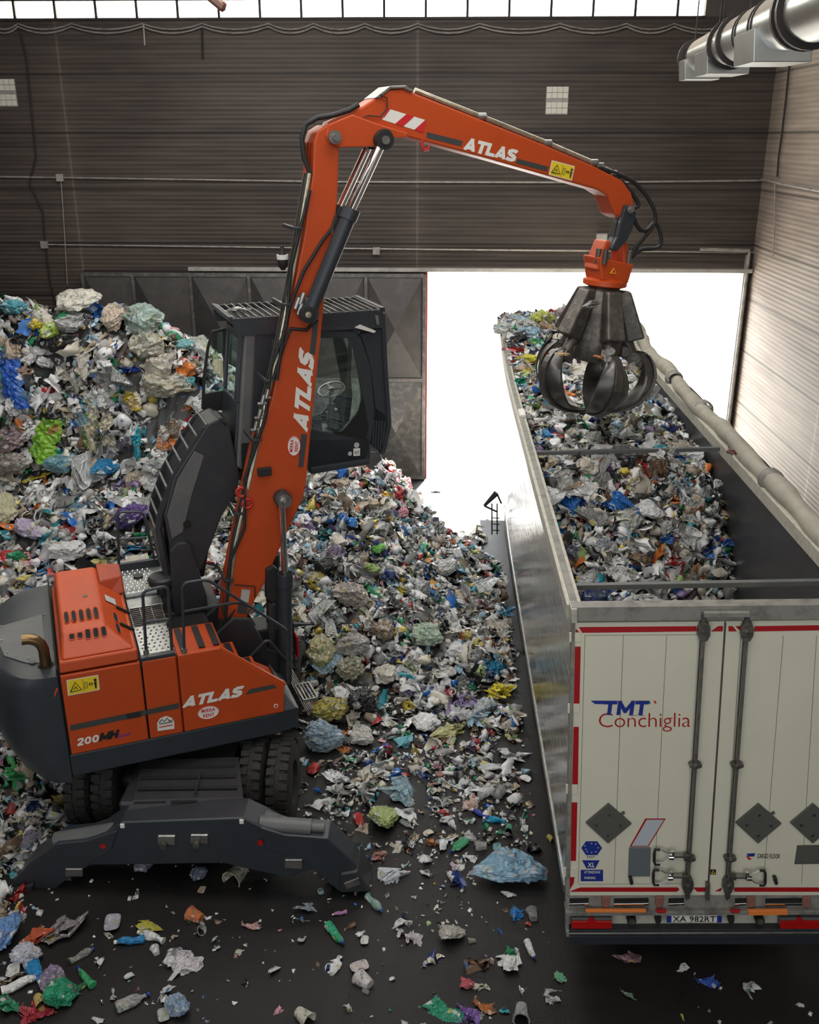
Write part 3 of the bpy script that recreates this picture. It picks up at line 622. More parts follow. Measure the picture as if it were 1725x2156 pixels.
# walkway between hood and tank
ubox((-.83, -1.19, 2.38), (-.46, -.42, 2.45), 'walkway_plate', 'checker_plate', .006)
ubox((-.83, .12, 2.38), (-.42, .38, 2.44), 'walkway_plate', 'checker_plate', .006)
ubox((-.83, .42, 2.42), (-.30, 1.15, 2.50), 'walkway_plate', 'checker_plate', .006)
b = MB()
for (v0, v1, z) in ((-1.12, -.5, 2.452), (.46, 1.1, 2.502)):
    for i in range(6):
        for j in range(9):
            u = -.79 + i * .062 + (j % 2) * .02; v = v0 + (v1 - v0) * j / 8; b.cyl(W(u, v, z), W(u, v, z + .008), .014, .009, seg=8)
b.build('anti_slip_studs', 'chrome', ex)
b = MB()
for i in range(11): v = -.40 + i * .05; b.bar(W(-.83, v, 2.43), W(-.44, v, 2.43), .008, .03)
for u in (-.82, -.7, -.57, -.45): b.bar(W(u, -.42, 2.435), W(u, .12, 2.435), .008, .02)
b.build('walkway_grating', 'dull_steel', ex)
ubox((-.84, -1.22, 2.36), (-.47, -1.14, 2.47), 'toe_board', 'charcoal_paint', .006)
ubox((-.85, 1.12, 2.42), (-.30, 1.18, 2.60), 'toe_board', 'charcoal_paint', .006)
b = MB(); b.lathe(W(-.38, .42, 2.4), (0, 0, 1), [(.07, 0), (.07, .14), (.15, .16), (.165, .20), (.165, .25), (.14, .275), (.02, .285)], 28); b.build('air_prefilter', 'anthracite', ex, smooth=True)
b = MB(); b.cyl(W(-.62, .86, 2.50), W(-.62, .86, 2.53), .06, seg=20); b.build('filler_cap', 'anthracite', ex, smooth=True)
ubox((-.42, -.40, 1.44), (.1, .3, 2.15), 'hydraulic_block', 'black_gap', .02)
ubox((-.45, .3, 1.44), (.3, 1.18, 2.2), 'left_tank', 'anthracite', .02)
# railings
def rail(pts, name='handrail', r=.017, m='charcoal_paint'):
    pts = [V3(*p) for p in pts]; out = [pts[0]]
    for i in range(1, len(pts) - 1):      # rounded corners
        a, p, c = pts[i - 1], pts[i], pts[i + 1]; d0 = a - p; d1 = c - p; k = min(.07, np.linalg.norm(d0) * .4, np.linalg.norm(d1) * .4)
        s = p + d0 / np.linalg.norm(d0) * k; e = p + d1 / np.linalg.norm(d1) * k
        for t in (0, .25, .5, .75, 1): out.append((1 - t) ** 2 * s + 2 * t * (1 - t) * p + t * t * e)
    out.append(pts[-1]); b = MB(); b.tube(out, r, 10); return b.build(name, m, ex, smooth=True)
vr = -1.19
rail([Pv(308, 1372, vr), Pv(300, 1245, vr), Pv(353, 1233, vr), Pv(362, 1368, vr)]); rail([Pv(303, 1310, vr), Pv(357, 1303, vr)], 'handrail_crossbar')
rail([Pv(388, 1370, vr), Pv(384, 1228, vr), Pv(436, 1220, vr), Pv(604, 1326, vr + .05), Pv(607, 1440, vr + .05)]); rail([Pv(386, 1288, vr), Pv(500, 1268, vr + .2), Pv(530, 1278, vr + .3)], 'handrail_crossbar')
rail([W(-.83, 1.15, 2.5), Pv(248, 1078, 1.15), Pv(302, 1078, 1.15), W(-.36, 1.15, 2.5)]); rail([Pv(250, 1136, 1.15), Pv(305, 1132, 1.15)], 'handrail_crossbar')
for px, py in ((388, 1372), (308, 1374)):
    c = Pv(px, py, vr); b = MB(); b.cyl(c - EZ * .02, c + EZ * .04, .03, seg=12); b.build('rail_foot', 'dull_steel', ex)
# front right access: steps, ladder, mirror
b = MB(); c = [atZ(622, 1445, 1.35), atZ(650, 1438, 1.35), atZ(669, 1470, 1.35), atZ(640, 1476, 1.35)]
for i in range(4): b.bar(c[i], c[(i + 1) % 4], .02, .04)
for t in (.25, .5, .75): b.bar(c[0] + (c[1] - c[0]) * t, c[3] + (c[2] - c[3]) * t, .012, .03)
b.build('folding_step', 'dull_steel', ex)
b = MB(); a0 = W(1.05, -.55, 1.55); 
for k in range(5): b.bar(W(1.02 + .022 * k, -1.0, 1.25), W(1.02 + .022 * k, .35, 1.25), .012, .03)
b.build('step_grating', 'dull_steel', ex)
rail([W(1.0, -.2, 1.3), W(1.0, -.2, 2.1), W(1.15, .0, 1.95), W(1.15, 0, 1.3)], r=.015); 
ubox((1.15, -.15, 1.5), (1.18, .0, 1.8), 'mirror_head', 'lamp_red', .01)
ubox((.6, .1, 1.2), (1.12, .5, 1.85), 'valve_box', 'anthracite', .02)
# boom foot brackets
for v in (-.30, .26):
    b = MB(); b.prism([W(u, v, z) for u, z in ((-.25, 1.44), (1.0, 1.44), (1.0, 1.62), (.75, 1.8), (.55, 2.25), (.35, 2.3), (.1, 2.1))], EV * .05); b.build('boom_bracket', 'anthracite', ex, bevel=.02)
b = MB()
for k in range(5): b.tube([W(.25, -.2 + .05 * k, 1.5), W(.12, -.25 + .06 * k, 1.9), W(.3, -.2 + .05 * k, 2.25), W(.52, -.16 + .05 * k, 2.5)], .02, 7)
b.build('hydraulic_hoses', 'black_rubber', ex, smooth=True)
rail([W(.45, -.42, 1.75), W(.72, -.42, 2.0), W(.98, -.42, 1.6), W(.98, -.42, 1.35)], 'guard_rail', .022, 'anthracite')

# --- boom
BW = .20
BOOM = [(504, 1117), (542, 944), (573, 837), (607, 684), (617, 620), (643, 484), (659, 359), (661, 300), (668, 276), (690, 262), (706, 270), (715, 290), (715, 309), (711, 426), (686, 608), (680, 672), (660, 860), (645, 1021), (638, 1051), (590, 1155), (558, 1228), (523, 1289), (515, 1346), (500, 1352), (472, 1330), (478, 1250)]
boom = plate(BOOM, -BW, BW, 'boom', 'orange_paint', .02)
nrm = NR
bv_ = -BW
stext('ATLAS', Pv(648, 911, bv_), Pv(662, 751, bv_), Pv(617, 891, bv_), nrm, 'boom_lettering', 'white_decal', boom, .31, .03)
flat([[Pv(*p, bv_) for p in ((634, 913), (647, 915), (639, 984), (628, 983))]], nrm, 'grey_stripe', 'stripe_grey', boom)
flat([[Pv(*p, bv_) for p in ((659, 675), (671, 672), (664, 747), (652, 745))]], nrm, 'grey_stripe', 'stripe_grey', boom)
def oval(c, ex_, ey_, n, par, tdir, name='hire_badge'):
    """white oval badge with red rim and two lines of lettering; ex_, ey_ half axes as vectors, tdir reading direction"""
    pts = lambda s: [c + (ex_ * math.cos(2 * math.pi * k / 28) + ey_ * math.sin(2 * math.pi * k / 28)) * s for k in range(28)]
    r = flat([pts(1.0)], n, name, 'white_decal', par, .003)
    b = MB(); P = pts(.96); b.tube([p + n * .004 for p in P + P[:1]], .0035, 4); b.build('badge_rim', 'red_decal', par)
    up = ey_ / np.linalg.norm(ey_); rd = ex_ / np.linalg.norm(ex_); a = np.linalg.norm(ex_); h = np.linalg.norm(ey_)
    for body, oy, hw in (('MIRRA', .12, .62), ('RENT', -.62, .5)):
        bl = c - rd * a * hw + up * h * oy; text(body, bl, c + rd * a * hw + up * h * oy, bl + up * h * .48, n, 'badge_lettering', 'red_decal', par, .03, .005)
c = Pv(619, 939, bv_); dz = (Pv(621, 918, bv_) - c); dx = (Pv(633, 941, bv_) - c)
oval(c, dz, -dx, nrm, boom, dz)
# pins on boom
for x_, y_ in ((508, 1036), (521, 1060)):
    c = Pv(x_, y_, bv_ - .03); b = MB(); b.tube([c + .055 * (EU * math.cos(k * math.pi / 8) + EZ * math.sin(k * math.pi / 8)) for k in range(17)], .018, 6); b.build('lifting_ring', 'red_paint', boom, smooth=True)
def pin(px, py, v, r, ln, m='dull_steel', par=ex, name='pin', r2=None, m2='black_rubber'):
    c = Pv(px, py, v); b = MB()
    b.lathe(c, NR, [(r, 0), (r, ln * .6), (r * .6, ln * .62), (r * .55, ln), (.004, ln)], 24); o = b.build(name, m, par, smooth=True)
    if r2: b = MB(); b.lathe(c, NR, [(r2, -.05), (r2, ln * .45), (r2 * .8, ln * .5), (.01, ln * .5)], 28); b.build('pin_boss', m2, par, smooth=True)
    return o
pin(703, 289, -BW, .06, .10, par=boom); pin(593, 1047, -BW - .02, .05, .24, par=boom, r2=.10, m2='anthracite')
b = MB(); b.cyl(Pv(593, 1047, -BW) + NR * .16, Pv(593, 1047, -BW), .085, seg=24); b.build('pin_boss', 'dull_steel', boom, smooth=True)
# little fittings low on the boom
flat([[Pv(*p, bv_) for p in ((509, 1240), (527, 1242), (523, 1268), (506, 1266))]], nrm, 'type_plate', 'pale_sticker', boom)
flat([[Pv(*p, bv_) for p in ((502, 1268), (523, 1270), (519, 1293), (499, 1291))]], nrm, 'grey_plate', 'stripe_grey', boom)
b = MB(); b.tube([Pv(*p, bv_) + NR * .02 for p in ((494, 1230), (536, 1234), (536, 1256))], .008, 6); b.build('grease_line', 'black_rubber', boom)
b = MB(); a = Pv(556, 992, bv_); b.bar(a + NR * .05, a + EV * .3 + NR * .0, .16, .10); b.build('work_lamp', 'black_rubber', boom, bevel=.01)
# pipes along the boom's back
pipe_px = [(478, 1300), (500, 1140), (540, 960), (560, 862), (590, 740), (608, 640), (630, 520), (644, 430), (655, 365)]
for k in range(5):
    off = -.20 + .05 * k; b = MB(); pp = []
    for i, (x, y) in enumerate(pipe_px):
        q = Pv(x - 2, y, -BW) ; q = q + EV * (BW + off) + NR * 0 + EZ * .05 * 0 - EU * .0
        pp.append(q - EU * (.0 + .01 * (k % 2)))
    b.tube(pp, .016, 7); b.build('hydraulic_pipe', 'plated_pipe' if k % 2 == 0 else 'black_rubber', boom, smooth=True)
b = MB(); b.tube([Pv(x - 4, y, -BW) for x, y in pipe_px], .017, 7); b.build('hydraulic_pipe', 'plated_pipe', boom, smooth=True)
b = MB(); b.tube([Pv(x + 3 - 18 * (i % 2), y, -BW - .03) for i, (x, y) in enumerate([(470, 1320), (500, 1180), (512, 1110), (530, 1010), (556, 880), (586, 770), (600, 690), (628, 560), (650, 400)])], .02, 7); b.build('hydraulic_hose', 'black_rubber', boom, smooth=True)
b = MB(); b.tube([Pv(x, y, -BW - .03) for x, y in ((583, 800), (597, 700), (612, 640), (640, 570), (680, 505), (700, 480), (708, 455))], .02, 8); b.build('hydraulic_hose', 'black_rubber', boom, smooth=True)
b = MB(); b.tube([Pv(x, y, -BW - .02) for x, y in ((668, 672), (645, 695), (612, 692), (600, 720), (575, 800))], .02, 8); b.build('hydraulic_hose', 'black_rubber', boom, smooth=True)
for x, y in ((634, 480), (610, 640), (575, 800), (548, 925), (512, 1080), (490, 1220)):
    c = Pv(x - 6, y, -BW); b = MB(); b.bar(c + NR * .03 - EU * .06, c + NR * .03 + EU * .04, .05, .025); b.bar(c + NR * .03 - EU * .06, c + EV * .4 - EU * .06, .03, .04); b.build('pipe_clamp', 'anthracite', boom, bevel=.004)
for x, y in ((561, 838), (552, 850), (537, 905), (630, 640), (640, 645), (545, 880)):
    c = Pv(x, y, -BW - .04); b = MB(); b.cyl(c, c + EZ * .10 + EU * .03, .025, seg=10); b.cyl(c - EU * .05, c + EU * .05, .018, seg=8); b.build('pipe_fitting', 'dull_steel', boom, smooth=True)
c = Pv(595, 545, -BW); b = MB(); b.lathe(c - EZ * .12, EZ, [(.02, 0), (.05, .04), (.06, .10), (.06, .14), (.03, .2), (.02, .26)], 12); b.build('warning_beacon', 'black_rubber', boom, smooth=True)
b = MB(); b.lathe(c - EZ * .005, EZ, [(.062, 0), (.064, .05)], 14); b.build('beacon_band', 'white_decal', boom, smooth=True)
b = MB()
for k in range(4):
    pp = [Pv(x, y, -.18 + .1 * k) for x, y in ((654, 368), (640, 330), (636, 290), (644, 262), (668, 248), (700, 243), (735, 232), (755, 220))]; b.tube(pp, .028, 8)
b.build('hose_bundle', 'black_rubber', boom, smooth=True)

# --- lower boom cylinders
for v in (-BW - .12, BW + .12):
    t = Pv(593, 1050, -BW - .12) + EV * (v + BW + .12); m_ = Pv(600, 1207, -BW - .12) + EV * (v + BW + .12); e = Pv(601, 1425, -BW - .12) + EV * (v + BW + .12)
    b = MB(); b.cyl(m_, e, .085, seg=22); b.cyl(m_ - (m_ - e) * .0, m_ + (e - m_) * .12, .098, seg=22); cb = b.build('boom_cylinder', 'charcoal_paint', ex, smooth=True)
    b = MB(); b.cyl(t, m_, .04, seg=16); b.build('piston_rod', 'chrome', cb, smooth=True)
q = [(561, 1200), (575, 1192), (586, 1200), (586, 1262), (575, 1272), (561, 1262)]; plate(q, -BW - .06, -BW + .05, 'valve_cover', 'black_rubber', .02)
plate([(566, 1272), (580, 1272), (580, 1420), (566, 1420)], -BW - .04, -BW + .02, 'valve_pipe', 'anthracite', .02)

# --- stick
STICK = [(698, 257), (737, 241), (805, 197), (821, 188), (852, 186), (873, 196), (1014, 252), (1149, 306), (1254, 351), (1311, 380), (1330, 406), (1337, 434), (1326, 456), (1313, 462), (1296, 453), (1280, 413), (1259, 400), (1030, 335), (852, 287), (826, 287), (816, 306), (790, 309), (716, 309), (697, 304), (688, 286)]
SW = .17
stick = plate(STICK, -SW, SW, 'stick', 'orange_paint', .02)
# side cheek
CH = [(692, 262), (742, 241), (800, 262), (860, 280), (858, 290), (826, 291), (814, 308), (716, 311), (692, 302), (686, 285)]
plate(CH, -SW - .05, -SW + .01, 'stick_cheek', 'orange_paint', .012, parent=stick)
plate(CH, SW - .01, SW + .05, 'stick_cheek', 'orange_paint', .012, parent=stick)
plate([(790, 206), (822, 181), (855, 180), (872, 192), (862, 192), (850, 186), (823, 187), (800, 206)], -SW - .02, SW + .02, 'elbow_guard', 'dull_steel', .004, parent=stick)
sv = -SW
stext('ATLAS', Pv(975, 315, sv), Pv(1083, 342, sv), Pv(984, 289, sv), nrm, 'stick_lettering', 'white_decal', stick, .31, .03)
flat([[Pv(*p, sv) for p in ((899, 278), (975, 297), (971, 308), (898, 290))]], nrm, 'grey_stripe', 'stripe_grey', stick)
flat([[Pv(*p, sv) for p in ((1090, 334), (1155, 351), (1152, 361), (1086, 344))]], nrm, 'grey_stripe', 'stripe_grey', stick)
flat([[Pv(*p, sv) for p in ((815, 228), (897, 253), (891, 279), (805, 252))]], nrm, 'hazard_panel', 'white_decal', stick)
def lerpq(q, s, t):
    a = q[0] + (q[1] - q[0]) * s; c = q[3] + (q[2] - q[3]) * s; return a + (c - a) * t
hq = [Pv(*p, sv) for p in ((815, 228), (897, 253), (891, 279), (805, 252))]
flat([[lerpq(hq, s + .18, 0), lerpq(hq, min(s + .38, 1), 0), lerpq(hq, s + .20, 1), lerpq(hq, s, 1)] for s in (.31, )] + [[lerpq(hq, 0, 0), lerpq(hq, .08, 0), lerpq(hq, .02, .8), lerpq(hq, 0, .8)], [lerpq(hq, .98, 0.0), lerpq(hq, 1, 0), lerpq(hq, 1, 1), lerpq(hq, .78, 1)]], nrm, 'hazard_stripe', 'red_decal', stick, .006)
def warn(q, n, par, kind='h'):
    flat([[lerpq(q, -.03, -.05), lerpq(q, 1.03, -.05), lerpq(q, 1.03, 1.05), lerpq(q, -.03, 1.05)]], n, 'warning_sign_edge', 'white_decal', par, .004)
    flat([q], n, 'warning_sign', 'yellow_decal', par, .006)
    tri = [lerpq(q, .06, .82), lerpq(q, .24, .18), lerpq(q, .44, .78)]; b = MB(); T = [p + n * .008 for p in tri]; b.tube(T + T[:1], .006, 4); 
    b.tube([lerpq(q, .18, .68) + n * .008, lerpq(q, .24, .5) + n * .008, lerpq(q, .30, .66) + n * .008], .005, 4)
    b.tube([lerpq(q, .50, .05) + n * .008, lerpq(q, .50, .95) + n * .008], .002, 4)
    r = [lerpq(q, .55, .3), lerpq(q, .63, .3), lerpq(q, .63, .75), lerpq(q, .55, .75)]; r = [p + n * .008 for p in r]; b.tube(r + r[:1], .003, 4)
    b.tube([lerpq(q, .67, .5) + n * .008, lerpq(q, .84, .5) + n * .008], .004, 4)
    for s in (.70, .81): d = .03 if s < .75 else -.03; b.tube([lerpq(q, s + d, .38) + n * .008, lerpq(q, s, .5) + n * .008, lerpq(q, s + d, .62) + n * .008], .004, 4)
    b.tube([lerpq(q, .91, .4) + n * .008, lerpq(q, .91, .85) + n * .008], [.013, .008], 6); b.tube([lerpq(q, .91, .18) + n * .008, lerpq(q, .91, .33) + n * .008], .014, 6); b.build('warning_symbol', 'black_decal', par)
warn([Pv(*p, sv) for p in ((1163, 339), (1209, 351), (1203, 379), (1157, 367))], nrm, stick)
pin(703, 289, -SW - .05, .07, .10, par=stick); pin(808, 292, -SW - .07, .055, .10, par=stick, r2=.10)
b = MB(); b.tube([Pv(*p, 0) for p in ((873, 190), (1014, 246), (1149, 300), (1254, 345), (1311, 374))], .03, 8); b.tube([Pv(*p, -.1) for p in ((873, 190), (1014, 246), (1149, 300), (1254, 345), (1311, 374))], .03, 8); b.build('stick_pipe', 'plated_pipe', stick, smooth=True)
b = MB()
for x, y in ((1014, 246), (1152, 302), (1250, 343), (1262, 350), (1290, 366)): c = Pv(x, y, -.1); b.cyl(c - EU * .05, c + EU * .05, .045, seg=10)
b.build('pipe_fitting', 'dull_steel', stick, smooth=True)
b = MB(); b.tube([Pv(*p, sv - .01) for p in ((890, 294), (888, 306), (893, 316), (902, 314), (902, 306))], .02, 8); b.build('lifting_hook', 'red_paint', stick, smooth=True)
b = MB(); q = [Pv(*p, sv) + NR * .01 for p in ((764, 275), (780, 276), (780, 288), (764, 287), (764, 275))]; b.tube(q, .006, 5); b.build('weld_frame', 'dark_orange_paint', stick)
b = MB(); b.tube([Pv(*p, sv - .02) for p in ((800, 200), (815, 206), (815, 228), (800, 246), (775, 243), (760, 250), (775, 262), (782, 285))], .007, 5); b.build('grease_line', 'black_rubber', stick)
# stick cylinders
for v, dx in ((-.29, 0), (.12, 0)):
    def Q(x, y): return Pv(x, y, -.29) + EV * (v + .29)
    t, m_, e = Q(808, 295), Q(741, 440), Q(650, 660)
    b = MB(); b.cyl(m_, e, .085, seg=22); b.cyl(m_, m_ + (e - m_) * .1, .1, seg=22); b.cyl(e + EV * -.07, e + EV * .07, .10, seg=22); cb = b.build('stick_cylinder', 'charcoal_paint', ex, smooth=True)
    b = MB(); b.cyl(t, m_, .045, seg=18); b.build('piston_rod', 'chrome', cb, smooth=True); b = MB(); b.cyl(t + EV * -.06, t + EV * .06, .10, seg=24); b.build('rod_eye', 'black_rubber', cb, smooth=True); b = MB(); b.cyl(t + EV * -.08, t + EV * .02, .045, seg=16); b.build('rod_pin', 'dull_steel', cb, smooth=True)
pin(648, 662, -.36, .035, .06, par=boom, m='plated_pipe', r2=.09)
b = MB()
for x, y in ((622, 650), (632, 640), (641, 652), (628, 662)): c = Pv(x, y, -.28); b.cyl(c, c + EZ * .12 + EU * .05, .03, seg=8)
b.build('hose_coupling', 'dull_steel', boom, smooth=True)

# --- hanger, rotator and orange-peel grab
tip = Pv(1318, 448, 0)
pin(1325, 440, -SW - .04, .05, .07, par=stick)
HN = [(1318, 432), (1332, 432), (1341, 448), (1334, 480), (1322, 505), (1300, 530), (1288, 524), (1300, 500), (1306, 470)]
plate(HN, -SW - .06, -SW, 'hanger_plate', 'charcoal_paint', .012)
plate([(x - 6, y) for x, y in HN], SW - .16, SW - .04, 'hanger_plate', 'anthracite', .012)
GC = Pv(1285, 520, 0); GB = Pv(1234, 864, 0); ax = (GB - GC) / np.linalg.norm(GB - GC); ax = ax * .985 + 0
ax /= np.linalg.norm(ax)
gx = EU - (EU @ ax) * ax; gx /= np.linalg.norm(gx); gy = np.cross(ax, gx)
if gy @ NR < 0: gy = -gy      # gy towards the camera
def G(x, y, d): return GC + gx * x + gy * y + ax * d
b = MB()
for s in (-1, 1):
    b.hexa([G(s * .12 - .04, -.14, -.08), G(s * .12 + .04, -.14, -.08), G(s * .2 + .05, -.16, .28), G(s * .2 - .05, -.16, .28)], [G(s * .12 - .04, .14, -.08), G(s * .12 + .04, .14, -.08), G(s * .2 + .05, .16, .28), G(s * .2 - .05, .16, .28)])
b.hexa([G(-.26, -.2, .12), G(.26, -.2, .18), G(.22, -.2, .42), G(-.18, -.2, .40)], [G(-.26, .2, .12), G(.26, .2, .18), G(.22, .2, .42), G(-.18, .2, .40)])
rot = b.build('rotator', 'orange_paint', ex, bevel=.02)
b = MB(); b.lathe(G(0, 0, .38), ax, [(.2, 0), (.28, .03), (.28, .09), (.2, .12)], 28); b.build('rotator_flange', 'orange_paint', rot, smooth=True)
b = MB(); b.tube([G(-.08, .22, .3), G(-.04, .22, .24), G(0, .22, .3), G(-.08, .22, .3)], .006, 4); b.build('warning_symbol', 'yellow_decal', rot)
b = MB()
for s, y in ((-.22, .1), (.2, .15), (.24, .0), (-.18, .2)): b.cyl(G(s, y, .0 + .1 * abs(s)), G(s, y, .2), .035, seg=10)
b.build('hose_coupling', 'worn_steel', rot, smooth=True)
gtot = float(np.linalg.norm(GB - GC)); g0 = .50; gl = gtot - g0
grab = None
b = MB(); b.lathe(G(0, 0, g0), ax, [(.2, 0), (.24, .05), (.26, .35), (.34, .62), (.36, .8), (.30, .92), (.1, .96)], 24); grab = b.build('grab_body', 'worn_steel', ex, smooth=True, bevel=0)
phis = [90 + 8 + 72 * k for k in range(5)]
def tine(phi):
    f = math.radians(phi); rad = gx * math.cos(f) + gy * math.sin(f); tan = -gx * math.sin(f) + gy * math.cos(f)
    def Q(r, t, d): return GC + rad * r + tan * t + ax * (g0 + d)
    # cylinder guard: long tapered box leaning outwards
    b = MB(); w = .10
    b.hexa([Q(.16, -w, .02), Q(.16, w, .02), Q(.34, w, .02), Q(.34, -w, .02)], [Q(.38, -w * 1.25, .66), Q(.38, w * 1.25, .66), Q(.60, w * 1.25, .58), Q(.60, -w * 1.25, .58)])
    b.build('cylinder_guard', 'worn_steel', grab, bevel=.025)
    b = MB(); b.cyl(Q(.32, 0, .5), Q(.50, 0, .86), .075, seg=16); b.cyl(Q(.50, -.09, .86), Q(.50, .09, .86), .085, seg=16); b.build('grab_cylinder', 'worn_steel', grab, smooth=True)
    # shell: curved profile, wide in the middle, closing to a point
    n = 15; prof = []
    H = gl - .78
    for i in range(n):
        t = i / (n - 1); a = math.radians(-38 + 128 * t)      # angle round the shell
        r = .81 * math.cos(a) ** .75 if a < math.pi / 2 - .02 else .02; d = .78 + H * (.36 + .64 * math.sin(a)) if a > 0 else .78 + H * (.36 + .36 * math.sin(a) / math.sin(math.radians(38)))
        wd = .06 + .19 * math.sin(math.pi * min(1, t * 1.02)) ** 1.1 * (1 - .2 * t); wd = max(.03, wd * (1 - t ** 6 * .8))
        prof.append((max(r, .02), d, wd))
    vs = []; fs = []
    for (r, d, wd) in prof:
        for s in (-1, -.5, 0, .5, 1): cvx = .11 * s * s * min(1, r / .3); vs.append(Q(r - cvx, s * wd, d))
        for s in (1, .5, 0, -.5, -1): cvx = .11 * s * s * min(1, r / .3); vs.append(Q(max(r - cvx - .03, .005), s * wd * .97, d - .012))
    m_ = 10
    for i in range(n - 1):
        for j in range(m_): j2 = (j + 1) % m_; fs.append((i * m_ + j, i * m_ + j2, (i + 1) * m_ + j2, (i + 1) * m_ + j))
    fs += [tuple(range(m_))[::-1], tuple(range((n - 1) * m_, n * m_))]
    b = MB(); b.add(vs, fs); tn = b.build('tine_shell', 'tine_steel', grab, smooth=True)
    # raised spine rib
    vs = []; fs = []
    for (r, d, wd) in prof:
        w = .05; o = .035
        vs += [Q(r - .01, -w, d), Q(r + o, -w, d + .02), Q(r + o, w, d + .02), Q(r - .01, w, d)]
    for i in range(n - 1):
        for j in range(4): j2 = (j + 1) % 4; fs.append((i * 4 + j, i * 4 + j2, (i + 1) * 4 + j2, (i + 1) * 4 + j))
    fs += [(3, 2, 1, 0), tuple(range((n - 1) * 4, n * 4))]
    b = MB(); b.add(vs, fs); b.build('tine_rib', 'tine_steel', grab, bevel=.006)
    b = MB(); b.hexa([Q(.34, -.06, .70), Q(.34, .06, .70), Q(.66, .06, .84), Q(.66, -.06, .84)], [Q(.34, -.06, .86), Q(.34, .06, .86), Q(.62, .06, .98), Q(.62, -.06, .98)]); b.cyl(Q(.38, -.1, .78), Q(.38, .1, .78), .07, seg=14); b.build('tine_knuckle', 'worn_steel', grab, bevel=.01)
for ph in phis: tine(ph)
for pts in (((1258, 352), (1330, 380), (1366, 420), (1380, 455), (1372, 480), (1340, 520), (1328, 545)), ((1290, 368), (1318, 392), (1345, 430), (1330, 445), (1345, 480), (1362, 485), (1380, 470), (1392, 500), (1385, 522), (1350, 526), (1325, 545))):
    b = MB(); P = [Pv(x, y, -.12) for x, y in pts]; out = []
    for i in range(len(P) - 1):      # Catmull-Rom smoothing
        p0, p1, p2, p3 = P[max(i - 1, 0)], P[i], P[i + 1], P[min(i + 2, len(P) - 1)]
        for t in (0, .25, .5, .75): out.append(.5 * ((2 * p1) + (p2 - p0) * t + (2 * p0 - 5 * p1 + 4 * p2 - p3) * t * t + (3 * p1 - p0 - 3 * p2 + p3) * t ** 3))
    out.append(P[-1]); b.tube(out, .028, 8); b.build('grab_hose', 'black_rubber', ex, smooth=True)

# --- decals on the side doors
vs_ = -1.225
def Ps(x, y): return Pv(x, y, vs_)
flat([[Ps(*p) for p in ((147, 1527), (308, 1494), (309, 1505), (149, 1539))]], nrm, 'grey_stripe', 'stripe_grey', d1)
flat([[Ps(*p) for p in ((309, 1494), (376, 1480), (377, 1491), (310, 1505))]], nrm, 'grey_stripe', 'stripe_grey', d2)
flat([[Ps(*p) for p in ((516, 1463), (526, 1451), (576, 1441), (583, 1448))]], nrm, 'grey_stripe', 'stripe_grey', d3)
flat([[Ps(*p) for p in ((266, 1503), (296, 1497), (297, 1508), (267, 1514))]], nrm, 'door_handle', 'black_rubber', d1, .008)
warn([Ps(*p) for p in ((142, 1433), (205, 1422), (208, 1451), (145, 1463))], nrm, d1)
stext('200', Ps(162, 1571), Ps(208, 1561), Ps(163, 1555), nrm, 'model_lettering', 'white_decal', d1)
stext('MH', Ps(209, 1561), Ps(247, 1553), Ps(213, 1543), nrm, 'model_lettering', 'black_decal', d1, .33, .05)
text('Saysh', Ps(249, 1553), Ps(274, 1547), Ps(250, 1546), nrm, 'model_lettering', 'purple_decal', d1, .01)
stext('ATLAS', Ps(383, 1491), Ps(507, 1466), Ps(391, 1467), nrm, 'brand_lettering', 'white_decal', d3, .31, .03)
c = Ps(439, 1500); oval(c, Ps(462, 1496) - c, Ps(438, 1486) - c, nrm, d3, None)
flat([[Ps(*p) for p in ((331, 1522), (337, 1512), (350, 1507), (362, 1511), (367, 1519), (367, 1534), (332, 1539))]], nrm, 'dealer_badge', 'white_decal', d2)
b = MB(); b.tube([Ps(*p) + NR * .006 for p in ((335, 1521), (341, 1514), (346, 1519), (351, 1511), (357, 1518), (363, 1515))], .007, 4); b.tube([Ps(*p) + NR * .006 for p in ((335, 1524), (364, 1519))], .006, 4); b.build('badge_drawing', 'stripe_grey', d2)
flat([[Ps(*p) for p in ((335, 1530), (364, 1525), (364, 1527), (335, 1532))]], nrm, 'badge_line', 'red_decal', d2, .005)
c = Ps(581, 1486); b = MB(); b.cyl(c, c + NR * .006, .026, seg=14); b.build('lock_ring', 'white_decal', d3); b = MB(); b.cyl(c, c + NR * .008, .016, seg=12); b.build('lock', 'red_decal', d3)

# --- cab riser
RV0, RV1 = .38, .95
ARM = [(357, 1150), (345, 1085), (366, 1005), (438, 893), (460, 882), (485, 905), (505, 1000), (500, 1040), (470, 1080), (425, 1200), (395, 1215)]
riser = plate(ARM, RV0, RV1, 'cab_riser', 'anthracite', .02)
plate([(362, 1135), (352, 1085), (374, 1010), (410, 950), (430, 960), (405, 1040), (385, 1120)], RV0 - .012, RV0, 'riser_side_panel', 'dusty_grey', .006, parent=riser)
c = Pv(394, 1104, RV0 - .014); b = MB(); b.cyl(c, c + NR * .01, .05, seg=20); b.build('bore', 'black_gap', riser)
post = plate([(358, 1160), (372, 1145), (392, 1142), (402, 1150), (436, 1255), (444, 1335), (372, 1335), (362, 1250)], RV0 - .08, RV1 + .05, 'riser_post', 'anthracite', .015)
